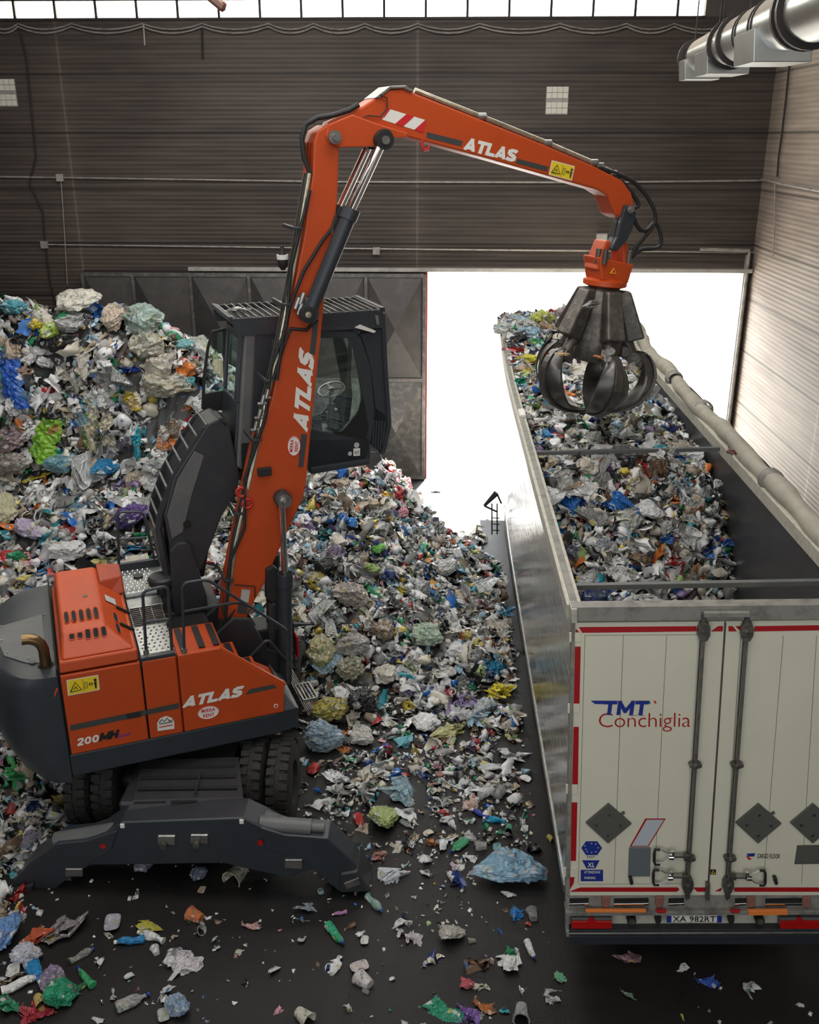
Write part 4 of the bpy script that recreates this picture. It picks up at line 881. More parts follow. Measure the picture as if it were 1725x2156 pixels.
# the run of steps up the back of the riser
st = [(336, 1175), (318, 1080), (322, 1050), (345, 985), (380, 925), (412, 878), (432, 866), (462, 878)]
P0 = [Pv(x, y, RV1 + .05) for x, y in st]; P1 = [p - EV * .60 for p in P0]
for P in (P0, P1):
    b = MB()
    for i in range(len(P) - 1): b.bar(P[i], P[i + 1], .03, .06)
    b.build('step_rail', 'anthracite', riser)
b = MB()
for i in range(len(P0) - 1):
    n_ = np.cross(P0[i + 1] - P0[i], EV); n_ /= np.linalg.norm(n_); n_ = n_ if n_ @ V3(.3, .8, -.5) > 0 else -n_
    a, c, e, g_ = [p + n_ * .03 for p in (P0[i], P0[i + 1], P1[i + 1], P1[i])]; b.hexa([a, c, e, g_], [p + n_ * .02 for p in (a, c, e, g_)])
b.build('step_backing', 'black_gap', riser)
Ls = [0]
for i in range(len(P0) - 1): Ls.append(Ls[-1] + np.linalg.norm(P0[i + 1] - P0[i]))
for k in range(13):
    d = Ls[-1] * (k + .5) / 13; i = max(j for j in range(len(Ls) - 1) if Ls[j] <= d); t = (d - Ls[i]) / (Ls[i + 1] - Ls[i])
    o_ = V3(-.02, -.02, .02); a = P0[i] + (P0[i + 1] - P0[i]) * t + o_; c = P1[i] + (P1[i + 1] - P1[i]) * t + o_; b = MB(); b.bar(a, c, .022, .035); b.build('rung', 'dusty_grey', riser)
b = MB()
for i in range(len(P0) - 1):
    n_ = np.cross(P0[i + 1] - P0[i], EV); n_ /= np.linalg.norm(n_); n_ = n_ if n_ @ EU > 0 else -n_
    a, c, e, g_ = P0[i] + n_ * .05, P0[i + 1] + n_ * .05, P1[i + 1] + n_ * .05, P1[i] + n_ * .05; b.add([a, c, e, g_, a + n_ * .01, c + n_ * .01, e + n_ * .01, g_ + n_ * .01], [(0, 1, 2, 3), (7, 6, 5, 4), (0, 4, 5, 1), (2, 6, 7, 3)])
b.build('step_backing', 'black_gap', riser)
plate([(455, 880), (470, 880), (500, 990), (620, 988), (640, 1005), (500, 1012), (470, 1080), (440, 1120), (470, 1000)], RV0 + .1, RV1 - .1, 'cab_support_arm', 'anthracite', .015)
plate([(462, 1020), (474, 1010), (492, 1020), (447, 1120), (430, 1215), (405, 1215), (420, 1150)], RV1 - .05, RV1 + .1, 'tilt_cylinder', 'anthracite', .015)

# --- cab
c0, c1 = .38, 1.33
cab = plate([(520, 1002), (500, 990), (478, 985), (500, 703), (520, 690), (520, 690)][0:0] or [(505, 990), (640, 990), (770, 976), (779, 965), (781, 920), (505, 930)], c0, c1, 'cab', 'charcoal_paint', .02)
def PC(x, y): return Pv(x, y, c0)
# near side frame around the window: pillars built round the opening
def frame(outer, inner, v, th, name, m, par, bev=.008):
    b = MB(); n = len(outer); O = [Pv(x, y, v) for x, y in outer]; I = [Pv(x, y, v) for x, y in inner]; off = EV * th
    vs = O + I + [p + off for p in O] + [p + off for p in I]; fs = []
    for i in range(n):
        j = (i + 1) % n; fs += [(i, j, n + j, n + i), (2 * n + i, 3 * n + i, 3 * n + j, 2 * n + j), (i, 2 * n + i, 2 * n + j, j), (n + i, n + j, 3 * n + j, 3 * n + i)]
    b.add(vs, fs); return b.build(name, m, par, bevel=bev)
OUT = [(540, 700), (620, 690), (739, 688), (760, 712), (781, 773), (789, 867), (782, 925), (770, 976), (640, 992), (525, 992)]
INN = [(572, 716), (620, 712), (732, 712), (745, 735), (757, 800), (768, 853), (722, 906), (708, 914), (660, 905), (572, 895)]
frame(OUT, INN, c0, .05, 'cab_side_frame', 'charcoal_paint', cab)
b = MB(); q = [Pv(x, y, c0 + .02) for x, y in INN]; b.add(q, [tuple(range(len(q)))]); b.build('side_window', 'green_glass', cab)
def Pd(x, y): return Pv(x, y, c0) + EV * (c1 - c0)
b = MB(); n = len(OUT); O = [Pd(x, y) for x, y in OUT]; I = [Pd(x, y) for x, y in INN]; off = -EV * .05; vs = O + I + [p + off for p in O] + [p + off for p in I]; fs = []
for i in range(n): j = (i + 1) % n; fs += [(i, j, n + j, n + i), (2 * n + i, 3 * n + i, 3 * n + j, 2 * n + j), (i, 2 * n + i, 2 * n + j, j), (n + i, n + j, 3 * n + j, 3 * n + i)]
b.add(vs, fs); b.build('cab_side_frame', 'charcoal_paint', cab)
# roof, floor, front pillars
r0 = Pv(515, 690, c0); r1 = Pv(748, 688, c0); b = MB(); b.prism([Pv(520, 700, c0), Pv(520, 684, c0), Pv(745, 676, c0), Pv(760, 704, c0)], EV * (c1 - c0)); b.build('cab_roof', 'charcoal_paint', cab, bevel=.03)
# black corner panel inside front of the window
flat([[Pv(x, y, c0) for x, y in ((722, 906), (752, 870), (760, 838), (768, 853), (776, 900), (770, 925), (700, 912))]], nrm, 'window_corner_panel', 'black_gap', cab, .012)
# rear corner post and rear wall
zR0 = Pv(505, 988, c0)[2]; zR1 = Pv(515, 703, c0)[2]
uA = Pv(520, 988, c0); uB = Pv(539, 703, c0)
b = MB(); b.prism([Pv(515, 703, c0), Pv(541, 701, c0), Pv(527, 992, c0), Pv(498, 986, c0)], EV * .10); b.build('corner_post', 'dusty_grey', cab, bevel=.03)
# rear wall from the post to the far corner with its window
A = Pv(515, 703, c0 + .05); B = Pv(498, 986, c0 + .05)
def RW(s, t): return A + (B - A) * t + EV * (c1 - c0 - .08) * s
def quadbox(pts, th, name, m, par, bev=.01):
    n_ = np.cross(pts[1] - pts[0], pts[2] - pts[0]); n_ /= np.linalg.norm(n_); b = MB(); b.hexa(pts, [p + n_ * th for p in pts]); return b.build(name, m, par, bevel=bev)
quadbox([RW(0, .5), RW(1, .5), RW(1, 1), RW(0, 1)], .04, 'rear_wall', 'charcoal_paint', cab, .02)
quadbox([RW(0, 0), RW(.22, 0), RW(.22, .5), RW(0, .5)], .04, 'rear_pillar', 'charcoal_paint', cab)
quadbox([RW(.9, 0), RW(1, 0), RW(1, .5), RW(.9, .5)], .04, 'rear_pillar', 'charcoal_paint', cab)
quadbox([RW(.2, 0), RW(.92, 0), RW(.92, .06), RW(.2, .06)], .04, 'rear_header', 'charcoal_paint', cab)
quadbox([RW(.2, .06), RW(.92, .06), RW(.92, .5), RW(.2, .5)], .006, 'rear_window', 'green_glass', cab, 0)
# opened door on the far side, seen past the rear wall
dv = c1 + .03
DO = [(447, 697), (476, 690), (480, 862), (440, 868), (425, 862), (427, 800), (436, 730)]; DI = [(450, 703), (470, 698), (472, 822), (446, 826), (432, 830), (433, 800), (441, 735)]
frame(DO, DI, dv, .04, 'open_door_frame', 'black_rubber', cab)
b = MB(); q = [Pv(x, y, dv + .02) for x, y in DI]; b.add(q, [tuple(range(len(q)))]); b.build('door_glass', 'green_glass', cab)
# interior
def PI(x, y): return Pv(x, y, .85)
b = MB(); b.cyl(PI(697, 985), PI(697, 850), .05, seg=10); b.prism([PI(*p) for p in ((690, 870), (712, 862), (716, 885), (694, 893))], EV * .1); b.build('steering_column', 'dusty_grey', cab, smooth=True)
c = PI(698, 820); nv = V3(-.15, -.3, .9); nv /= np.linalg.norm(nv); t1 = np.cross(nv, EV); t1 /= np.linalg.norm(t1); t2 = np.cross(nv, t1)
b = MB(); ring = [c + .17 * (t1 * math.cos(2 * math.pi * k / 28) + t2 * math.sin(2 * math.pi * k / 28)) for k in range(29)]; b.tube(ring, .014, 8)
for k in (3, 12, 21): b.tube([c, ring[k]], .012, 6)
b.cyl(c - nv * .02, c + nv * .03, .035, seg=14); b.cyl(c, PI(697, 850), .03, seg=8); b.build('steering_wheel', 'dull_steel', cab, smooth=True)
plate([(600, 975), (668, 975), (672, 905), (640, 900), (628, 770), (606, 768)], .62, 1.08, 'seat', 'interior_dark', .05, parent=cab)
plate([(655, 880), (676, 870), (682, 915), (668, 940)], .5, .58, 'armrest', 'interior_dark', .02, parent=cab)
b = MB(); b.tube([PI(x, y) for x, y in ((712, 960), (722, 850), (735, 780), (738, 715))], .03, 8); b.build('front_pillar', 'interior_dark', cab)
# front glass
b = MB(); P = [Pv(x, y, c0) for x, y in ((745, 704), (766, 770), (776, 860), (772, 960))]; vs = P + [p + EV * (c1 - c0) for p in P]; b.add(vs, [(i, i + 1, i + 5, i + 4) for i in range(3)]); b.build('windscreen', 'green_glass', cab)
b = MB(); b.tube([Pv(x, y, c0 + .02) for x, y in ((742, 712), (762, 770), (772, 860), (768, 925))], .012, 6); b.build('window_bow', 'dull_steel', cab)
plate([(655, 985), (778, 966), (780, 978), (655, 1000)], c0 - .04, c0 + .2, 'cab_sill', 'charcoal_paint', .02)
plate([(779, 952), (800, 950), (806, 968), (780, 990)], c0 + .1, c0 + .6, 'cab_foot_plate', 'gate_scuffed', .01)
b = MB(); b.prism([Pv(x, y, c0 - .02) for x, y in ((680, 686), (735, 688), (736, 693), (680, 692))], EV * .05); b.build('rain_gutter', 'dusty_grey', cab)
b = MB(); b.prism([Pv(x, y, c0 - .05) for x, y in ((748, 690), (760, 684), (792, 697), (788, 701))], EV * .12); b.build('work_lamp', 'white_decal', cab)
flat([[Pv(x, y, c0) for x, y in ((744, 944), (758, 943), (758, 959), (744, 960))]], nrm, 'number_sticker', 'white_decal', cab, .006)
text('97', Pv(747, 957, c0), Pv(756, 956, c0), Pv(747, 950, c0), nrm, 'number_lettering', 'black_decal', cab, .0, .009)
for x, y, r in ((751, 937, .035), (737, 955, .028)): c = Pv(x, y, c0); b = MB(); b.cyl(c, c + NR * .006, r, seg=16); b.build('round_sticker', 'pale_sticker', cab)
# roof guard
RG = [Pv(485, 672, c0 - .02), Pv(806, 657, c0 - .02)]; dvv = EV * (c1 - c0 + .1)
zg = RG[0][2]; gA = RG[0]; gB = V3(*(RG[1])); gB[2] = zg
guard = None
b = MB()
dp_ = V3(0, 0, -.22)
b.hexa([gA, gB, gB + dp_, gA + dp_ * .9 + (gB - gA) * .04], [p + EV * .03 for p in (gA, gB, gB + dp_, gA + dp_ * .9 + (gB - gA) * .04)])
b.hexa([p + dvv for p in (gA, gB, gB + dp_, gA + dp_ * .9)], [p + dvv + EV * .03 for p in (gA, gB, gB + dp_, gA + dp_ * .9)])
b.bar(gA, gA + dvv, .04, .05); b.bar(gB, gB + dvv, .06, .05); guard = b.build('roof_guard', 'charcoal_paint', cab)
b = MB()
for k in range(21):
    t = (k + .5) / 21; a = gA + (gB - gA) * t; b.bar(a, a + dvv, .012, .03)
b.build('roof_guard_bars', 'dull_steel', cab)
b = MB(); b.add([gA - EZ * .06, gB - EZ * .06, gB + dvv - EZ * .06, gA + dvv - EZ * .06], [(0, 1, 2, 3)]); b.build('roof_panel', 'black_gap', cab)
plate([(790, 664), (797, 664), (799, 684), (794, 684)], c0 - .04, c0 - .03, 'lamp_bracket', 'dull_steel', .002, parent=cab)
# front guard
FG = [(806, 660), (812, 780), (819, 880), (820, 895), (806, 955)]
b = MB(); P = [Pv(x, y, c0) for x, y in FG]
for i in range(len(P) - 1): b.bar(P[i], P[i + 1], .03, .05, up=EU); b.bar(P[i] + dvv, P[i + 1] + dvv, .03, .05, up=EU)
b.bar(P[-1], P[-1] + dvv, .03, .03)
b.build('front_guard_frame', 'charcoal_paint', cab)
b = MB()
for k in range(8):
    t = (k + .5) / 8
    for i in range(len(P) - 1): b.bar(P[i] + dvv * t, P[i + 1] + dvv * t, .012, .05, up=EU)
b.build('front_guard_bars', 'charcoal_paint', cab)
plate([(762, 705), (806, 690), (812, 780), (818, 880), (792, 860), (783, 775)], c0 + .02, c0 + .05, 'guard_side_plate', 'charcoal_paint', .004, parent=cab)
for k in range(5): plate([(786 + 6 * k, 885 + k), (789 + 6 * k, 885 + k), (787 + 5.2 * k, 942 + 2 * k), (784 + 5.2 * k, 942 + 2 * k)], c0 - .0, c0 + .04, 'guard_slat', 'charcoal_paint', .002, parent=cab)
# the crumpled paper lying on the roof guard is a thing of its own
# ------------------------------------------------------------------ the walking-floor trailer
TT = math.radians(2.0); T0 = V3(1.275, 7.41, 0); TX = V3(math.cos(TT), 0, math.sin(TT)); TY = V3(0, 1, 0); TZ = V3(-math.sin(TT), 0, math.cos(TT))
TWD, TL, TH = 2.55, 13.65, 4.0
def T(x, y, z): return T0 + TX * x + TY * y + TZ * z
def TR(px, py, off=0.0): return hit(px, py, TY, T0 + TY * off)
tr = thing('trailer', 'cream walking floor semi trailer with polished ribbed sides, loaded with plastic waste', 'trailer', tuple(T0), (0, -TT, 0))
RN = -TY
def tbox(lo, hi, name, m, bevel=.006, parent=tr, label=None):
    b = MB(); (x0, y0, z0), (x1, y1, z1) = lo, hi
    b.hexa([T(x0, y0, z0), T(x1, y0, z0), T(x1, y1, z0), T(x0, y1, z0)], [T(x0, y0, z1), T(x1, y0, z1), T(x1, y1, z1), T(x0, y1, z1)]); return b.build(name, m, parent, bevel=bevel, label=label)
# flanks: ribbed sheet with real shallow ribs; the left one bows inwards a little towards the front as in the photo
def bow(y): return .0 + .17 * max(0, (y - 7.0) / 6.65) ** 2
def flank(x, sgn, name, mname, z0=1.02, z1=3.86):
    ny, zz = 28, []
    n = 34; prof = []
    for k in range(n + 1):
        z = z0 + (z1 - z0) * k / n; prof += [(0, z), (.006, z + (z1 - z0) / n * .5)] if k < n else [(0, z)]
    b = MB(); vs = []; fs = []; m_ = len(prof)
    for i in range(ny + 1):
        y = .06 + (TL - .06) * i / ny
        for d, z in prof: vs.append(T(x + sgn * d + bow(y), y, z))
    for i in range(ny):
        for j in range(m_ - 1): fs.append((i * m_ + j, i * m_ + j + 1, (i + 1) * m_ + j + 1, (i + 1) * m_ + j))
    k0 = len(vs)
    for i in range(ny + 1):
        y = .06 + (TL - .06) * i / ny
        for d, z in prof: vs.append(T(x - sgn * .02 + bow(y), y, z))
    for i in range(ny):
        for j in range(m_ - 1): fs.append((k0 + i * m_ + j, k0 + (i + 1) * m_ + j, k0 + (i + 1) * m_ + j + 1, k0 + i * m_ + j + 1))
    b.add(vs, fs); return b.build(name, mname, tr, smooth=True)
flank(.02, -1, 'side_panel', 'ribbed_aluminium'); flank(TWD - .02, 1, 'side_panel', 'ribbed_aluminium')
flank(.07, 1, 'inner_liner', 'liner_aluminium'); flank(TWD - .07, -1, 'inner_liner', 'liner_aluminium')
def polybar(xf, z, y0, y1, w, h, name, m, n=14, bev=.008):
    b = MB(); vs = []; fs = []
    for i in range(n + 1):
        y = y0 + (y1 - y0) * i / n; x = xf(y)
        vs += [T(x - w / 2, y, z - h / 2), T(x + w / 2, y, z - h / 2), T(x + w / 2, y, z + h / 2), T(x - w / 2, y, z + h / 2)]
    for i in range(n):
        for j in range(4): j2 = (j + 1) % 4; fs.append((i * 4 + j, i * 4 + j2, (i + 1) * 4 + j2, (i + 1) * 4 + j))
    fs += [(3, 2, 1, 0), (n * 4, n * 4 + 1, n * 4 + 2, n * 4 + 3)]
    b.add(vs, fs); return b.build(name, m, tr, bevel=bev)
polybar(lambda y: .035 + bow(y), 3.93, .1, TL, .13, .15, 'top_rail', 'cream_frame')
polybar(lambda y: .035 + bow(y), 4.008, .1, TL, .06, .012, 'rail_edge', 'grimy_frame', bev=0)
polybar(lambda y: TWD - .035 + bow(y), 3.93, .1, TL, .13, .15, 'top_rail', 'cream_frame')
polybar(lambda y: .03 + bow(y), 1.0, .05, TL, .06, .10, 'bottom_rail', 'dull_steel')
polybar(lambda y: TWD - .03 + bow(y), 1.0, .05, TL, .06, .10, 'bottom_rail', 'dull_steel')
# rolled tarpaulin on the right hand rail
random.seed(5)
pts = []; rs = []
for i in range(46):
    y = .1 + 13.3 * i / 45; pts.append(T(TWD + .03 + bow(y) + .05 * math.sin(y * 1.7) * (y > 5) + (.12 * max(0, (y - 9) / 4)), y, 4.06 + .02 * math.sin(y * 3.1))); rs.append(.105 + .012 * math.sin(y * 5.3) + random.uniform(-.006, .006))
b = MB(); b.tube(pts, rs, 14); tp = b.build('rolled_tarpaulin', 'tarp_cloth', tr, smooth=True)
for y in (3.0, 6.05, 7.9): b = MB(); c = T(TWD + .03 + bow(y), y, 4.06); b.lathe(c - TY * .1, TY, [(.11, 0), (.14, .04), (.135, .15), (.11, .2)], 14, True); b.build('tarpaulin_strap', 'grimy_frame', tp, smooth=True)
b = MB(); b.tube([T(TWD + .18 + bow(y), y, 4.0 + .02 * math.sin(y * 2)) for y in np.linspace(.5, 7.5, 12)], .025, 6); b.build('tarpaulin_edge', 'cable_black', tp, smooth=True)
# crossbars of the open top
for y, nm in ((.62, 0), (4.62, 0), (8.7, 0), (12.4, 0)):
    tbox((.07 + bow(y), y - .03, 3.90), (TWD - .02 + bow(y), y + .03, 3.95), 'roof_crossbar', 'dusty_grey', .004)
tbox((.0, 6.0, 3.84), (.10, 6.35, 4.06), 'rail_wrap', 'white_decal', .02)
# headboard, floor, chassis
tbox((.02 + .17, TL - .05, 1.0), (TWD + .17, TL, 4.0), 'headboard', 'cream_frame')
tbox((.05, .05, 1.0), (TWD - .02, TL, 1.06), 'walking_floor', 'dull_steel')
tbox((.75, .3, .72), (.90, TL, .98), 'chassis_beam', 'anthracite'); tbox((1.65, .3, .72), (1.80, TL, .98), 'chassis_beam', 'anthracite')
for yy in (1.9, 3.2, 4.5):
    for x in (.28, 2.27):
        b = MB(); b.lathe(T(x - .17, yy, .52), TX, [(.27, 0), (.46, .0), (.52, .04), (.52, .32), (.46, .36), (.27, .36)], 32, True); w_ = b.build('trailer_tyre', 'tyre_rubber', tr, smooth=True)
        b = MB(); b.lathe(T(x - .1, yy, .52), TX, [(.05, 0), (.28, .04), (.28, .2), (.05, .24)], 20); b.build('trailer_rim', 'dull_steel', w_)
for x in (.5, 2.0): tbox((x, 10.8, .03), (x + .12, 10.95, 1.0), 'landing_leg', 'anthracite')
tbox((.05, 5.6, .42), (.09, 10.4, .92), 'side_guard', 'anthracite'); tbox((.15, 5.7, .45), (.7, 6.7, .95), 'tool_box', 'anthracite', .02)
# the small folded ladder and bracket at the left flank
P = [atY(*p, 17.6) for p in ((1020, 1065), (1046, 1038))]
b = MB(); b.tube([P[0], P[1]], [.03, .06], 8); b.tube([P[1], atY(1056, 1060, 17.6)], .02, 6); b.tube([P[0], atY(1048, 1078, 17.6)], .02, 6)
for x in (1036, 1047): b.tube([atY(x, 1060, 17.6), atY(x, 1125, 17.6)], .014, 5)
for y in (1090, 1103, 1116): b.tube([atY(1036, y, 17.6), atY(1052, y + 1, 17.6)], .012, 5)
b.build('side_ladder', 'black_rubber', tr)

# --- rear end, laid out on the plane of the doors
def rq(pts, off, th, name, m, par=tr, bev=.004, label=None):
    b = MB(); b.prism([TR(x, y, off) for x, y in pts], TY * th); return b.build(name, m, par, bevel=bev, label=label)
X1 = TWD
def TRs(px, py, off=0.0): return TR(px, py, off)
rx = 1856
# door leaves
ld = rq([(1211, 1311), (1526, 1308), (1489, 1885), (1199, 1886)], 0.0, .05, 'rear_door', 'cream_panel')
rd = rq([(1529, 1308), (rx, 1304), (1800, 1885), (1492, 1885)], 0.0, .05, 'rear_door', 'cream_panel')
rq([(1205, 1279), (rx + 2, 1272), (rx, 1304), (1206, 1309)], -.035, .12, 'rear_header', 'grimy_frame')
rq([(1203, 1283), (1216, 1283), (1216, 1312), (1204, 1312)], -.06, .16, 'corner_casting', 'cream_frame')
rq([(1205, 1311), (1211, 1311), (1200, 1886), (1191, 1886)], -.02, .10, 'corner_post', 'grimy_frame')
for y in (1350, 1500, 1670, 1845):
    xx = 1203 - (y - 1311) / 575 * 13; rq([(xx - 3, y - 18), (xx + 22, y - 18), (xx + 22, y + 2), (xx - 3, y + 2)], -.008, .01, 'hinge_plate', 'cream_panel', ld, .002)
# panel joints
b = MB()
for xa in (1232, 1313, 1404):
    xb = xa - (1311 + 0) * 0 - 14 - (xa - 1232) * .07; b.tube([TR(xa, 1338, -.001), TR(xb, 1860, -.001)], .002, 4)
b.tube([TR(1230, 1338, -.001), TR(1470, 1336, -.001)], .002, 4); b.tube([TR(1219, 1862, -.001), TR(1440, 1860, -.001)], .002, 4); b.build('panel_joint', 'placard_grey', ld)
b = MB()
for xa, xb in ((1560, 1527), (1650, 1608), (1720, 1688)): b.tube([TR(xa, 1338, -.001), TR(xb, 1860, -.001)], .002, 4)
b.build('panel_joint', 'placard_grey', rd)
b = MB(); b.tube([TR(1528, 1312, -.006), TR(1491, 1884, -.006)], .006, 5); b.build('door_seal', 'stripe_grey', ld)
# red reflective tape
def tape(pl, par): flat([[TR(*p) for p in q] for q in pl], RN, 'reflective_tape', 'reflective_red', par, .004)
tape([[(1219, 1320), (1467, 1318), (1467, 1329), (1226, 1332)], [(1212, 1323), (1224, 1334), (1224, 1338), (1212, 1338)], [(1505, 1329), (1497, 1329), (1512, 1318), (1523, 1318), (1522, 1329)]], ld)
tape([[(1534, 1318), (1543, 1318), (1552, 1329), (1534, 1329)], [(1548, 1318), (1560, 1318), (1560, 1329)], [(1589, 1318), (1850, 1314), (1848, 1325), (1588, 1329)]], rd)
tape([[(1211, 1361), (1223, 1361), (1220, 1501), (1208, 1501)], [(1208, 1530), (1219, 1530), (1217, 1662), (1205, 1663)], [(1204, 1689), (1216, 1689), (1213, 1812), (1202, 1812)], [(1201, 1840), (1211, 1840), (1208, 1860), (1200, 1872)],
      [(1203, 1875), (1222, 1868), (1427, 1868), (1431, 1872), (1426, 1877), (1202, 1877)], [(1460, 1868), (1488, 1868), (1488, 1877), (1468, 1877)]], ld)
tape([[(1505, 1876), (1520, 1868), (1518, 1876)], [(1546, 1868), (1800, 1868), (1800, 1877), (1546, 1877)]], rd)
# locking bars
def lockbar(xt, xb, par):
    a, c = TR(xt, 1330, -.05), TR(xb, 1864, -.05); b = MB(); b.cyl(a, c, .014, seg=12); lb = b.build('locking_bar', 'dull_steel', par, smooth=True)
    b = MB(); b.tube([a - TX * .024 + TY * .01, c - TX * .024 + TY * .01], .007, 6); b.build('guide_rod', 'worn_steel', par)
    for t in (.0, .50, .885, 1.0):
        p = a + (c - a) * t; big = t in (.0, 1.0); w, h = (.05, .085) if big else (.055, .025); b = MB()
        q = [p + TX * sx * w * kx + TZ * sz * h for sx, kx, sz in ((-1, .6, -1), (1, .6, -1), (1, 1, -.4), (1, 1, .4), (1, .6, 1), (-1, .6, 1), (-1, 1, .4), (-1, 1, -.4))]
        b.prism([v - TY * .015 for v in q], TY * .06); b.build('bar_bracket', 'worn_steel', par, bevel=.004)
        b = MB(); b.cyl(p - TY * .035, p, .015, seg=10); b.build('bracket_bolt', 'chrome', par)
    for s, y in ((-1, 0), (1, 0)):
        pass
    return a, c
lockbar(1483, 1449, ld); lockbar(1574, 1534, rd)
rq([(1484, 1291), (1580, 1290), (1580, 1300), (1484, 1301)], -.09, .05, 'top_latch_bar', 'grimy_frame')
for x in (1483, 1574): rq([(x - 5, 1292), (x + 6, 1292), (x + 5, 1330), (x - 5, 1330)], -.06, .05, 'top_latch', 'worn_steel')
for x in (1449, 1534): rq([(x - 7, 1862), (x + 6, 1862), (x + 4, 1893), (x - 4, 1897)], -.07, .05, 'bottom_latch', 'worn_steel')
rq([(1488, 1862), (1496, 1862), (1495, 1896), (1487, 1896)], -.05, .05, 'centre_latch', 'worn_steel')
def handle(xr, y, s, par):
    """wire lever handle reaching from the locking bar sideways; s = -1 to the left"""
    def q(dx, dy, o=-.05): return TR(xr + s * dx, y + dy, o)
    b = MB(); b.bar(q(2, 0), q(36, 0), .035, .022, up=TZ); b.tube([q(36, -2), q(58, -12), q(70, -14)], .007, 6); b.tube([q(36, 2), q(56, 14), q(70, 15)], .007, 6); h = b.build('lever_handle', 'dull_steel', par, smooth=False)
    b = MB(); b.tube([q(62, -13), q(72, -13), q(74, -6), q(74, 12), q(72, 18), q(62, 18)], .013, 8); b.build('rubber_grip', 'black_rubber', h, smooth=True)
    b = MB(); b.cyl(q(36, 6, -.07), q(36, -10, -.07), .02, seg=10); b.cyl(q(34, 2, -.08), q(44, 2, -.08), .03, seg=10); b.build('handle_lock', 'chrome', h, smooth=True)
    b = MB(); b.bar(q(-2, 0, -.06), q(12, 0, -.06), .05, .05, up=TZ); b.build('handle_hub', 'worn_steel', h, bevel=.006)
handle(1452, 1802, -1, ld); handle(1450, 1845, -1, ld); handle(1538, 1846, 1, rd)
for (x, y), par in (((1329, 1856), ld), ((1634, 1856), rd)):
    s = 1 if par is rd else 1; rq([(x - 5, y - 7), (x + 3, y - 7), (x + 6, y + 7), (x - 1, y + 9)], -.05, .05, 'rubber_stop', 'black_rubber', par, .01)
# placards
def placard(cx, cy_, par):
    r = rq([(cx, cy_ - 42), (cx + 49, cy_ + 1), (cx - 1, cy_ + 43), (cx - 49, cy_ - 1)], -.02, .02, 'hazard_placard', 'placard_grey', par, .006)
    b = MB()
    for dx, dy in ((1, -19), (-26, 2), (25, 3), (-2, 24)): p = TR(cx + dx, cy_ + dy, -.02); b.cyl(p, p - TY * .012, .014, seg=10)
    b.build('rivet', 'chrome', r); b = MB(); b.bar(TR(cx + 25, cy_ - 19, -.015), TR(cx + 33, cy_ - 24, -.015), .02, .02); b.build('placard_clip', 'placard_grey', r)
placard(1282, 1734, ld); placard(1598, 1734, rd); placard(1713, 1734, rd)
flat([[TR(*p) for p in ((1359, 1723), (1402, 1723), (1366, 1782), (1326, 1782))]], RN, 'reflector_frame', 'reflective_red', ld, .003)
flat([[TR(*p) for p in ((1362, 1725), (1398, 1725), (1364, 1780), (1330, 1780))]], RN, 'reflector_film', 'pale_blue_film', ld, .006)
rq([(1325, 1785), (1371, 1785), (1369, 1846), (1323, 1846)], -.014, .014, 'grey_plate', 'slate_grey', ld, .006)
rq([(1679, 1780), (1760, 1779), (1758, 1819), (1673, 1820)], -.006, .006, 'grey_plate', 'placard_grey', rd, .003)
# lettering
def tt(body, bl, br, tl, m, par, off=0.0, nm='lettering'): return text(body, TR(*bl), TR(*br), TR(*tl), RN, nm, m, par, off)
stext('TMT', TR(1268, 1505), TR(1363, 1505), TR(1272, 1475), RN, 'maker_lettering', 'blue_decal', ld, .26, .04)
flat([[TR(*p) for p in ((1244, 1475), (1292, 1475), (1290, 1482), (1253, 1482))]], RN, 'maker_wing', 'blue_decal', ld)
for k, c_ in enumerate(('green_decal', 'white_decal', 'red_decal')):
    x = 1364 + 6 * k; flat([[TR(*p) for p in ((x, 1475), (x + 4, 1475), (x + 7, 1481), (x + 3, 1481))]], RN, 'flag_stripe', c_, ld)
tt('Conchiglia', (1261, 1531), (1454, 1530), (1261, 1501), 'reflective_red', ld, -.012, 'dealer_lettering')
tt('Trucks & Trailers', (1323, 1507), (1358, 1507), (1323, 1504), 'stripe_grey', ld, 0, 'small_lettering')
flat([[TR(*p) for p in ((1234, 1771), (1258, 1771), (1268, 1785), (1258, 1800), (1234, 1800), (1224, 1785))]], RN, 'hexagon_sticker', 'blue_decal', ld)
b = MB()
for dx, dy in ((-14, -4), (0, -9), (9, -8), (14, 0), (9, 8), (0, 10), (-9, 8), (-12, 3)): p = TR(1246 + dx, 1785 + dy, -.006); b.cyl(p, p - TY * .001, .007, seg=8)
b.build('sticker_dots', 'pale_blue_film', ld)
tt('TMT', (1234, 1807), (1252, 1807), (1235, 1802), 'blue_decal', ld, .0, 'sticker_lettering')
flat([[TR(*p) for p in ((1226, 1811), (1263, 1811), (1254, 1828), (1235, 1828))]], RN, 'sticker', 'blue_decal', ld)
tt('XL', (1237, 1825), (1252, 1825), (1238, 1816), 'white_decal', ld, .02, 'sticker_lettering')
flat([[TR(*p) for p in ((1223, 1831), (1270, 1831), (1270, 1855), (1223, 1855))]], RN, 'warning_sticker', 'blue_decal', ld)
for body, y, w in (('ATTENZIONE', 1838, 34), ('WARNING', 1850, 24)): text(body, TR(1230, y), TR(1230 + w, y), TR(1230, y - 5), RN, 'sticker_lettering', 'white_decal', ld, .01, .006)
tt('CARGO FLOOR', (1594, 1806), (1642, 1807), (1595, 1797), 'black_decal', rd, .015, 'floor_system_lettering')
flat([[TR(*p) for p in ((1572, 1797), (1591, 1796), (1588, 1803), (1576, 1803))]], RN, 'logo_mark', 'blue_decal', rd); flat([[TR(*p) for p in ((1570, 1800), (1576, 1803), (1584, 1809), (1576, 1810))]], RN, 'logo_mark', 'red_decal', rd)
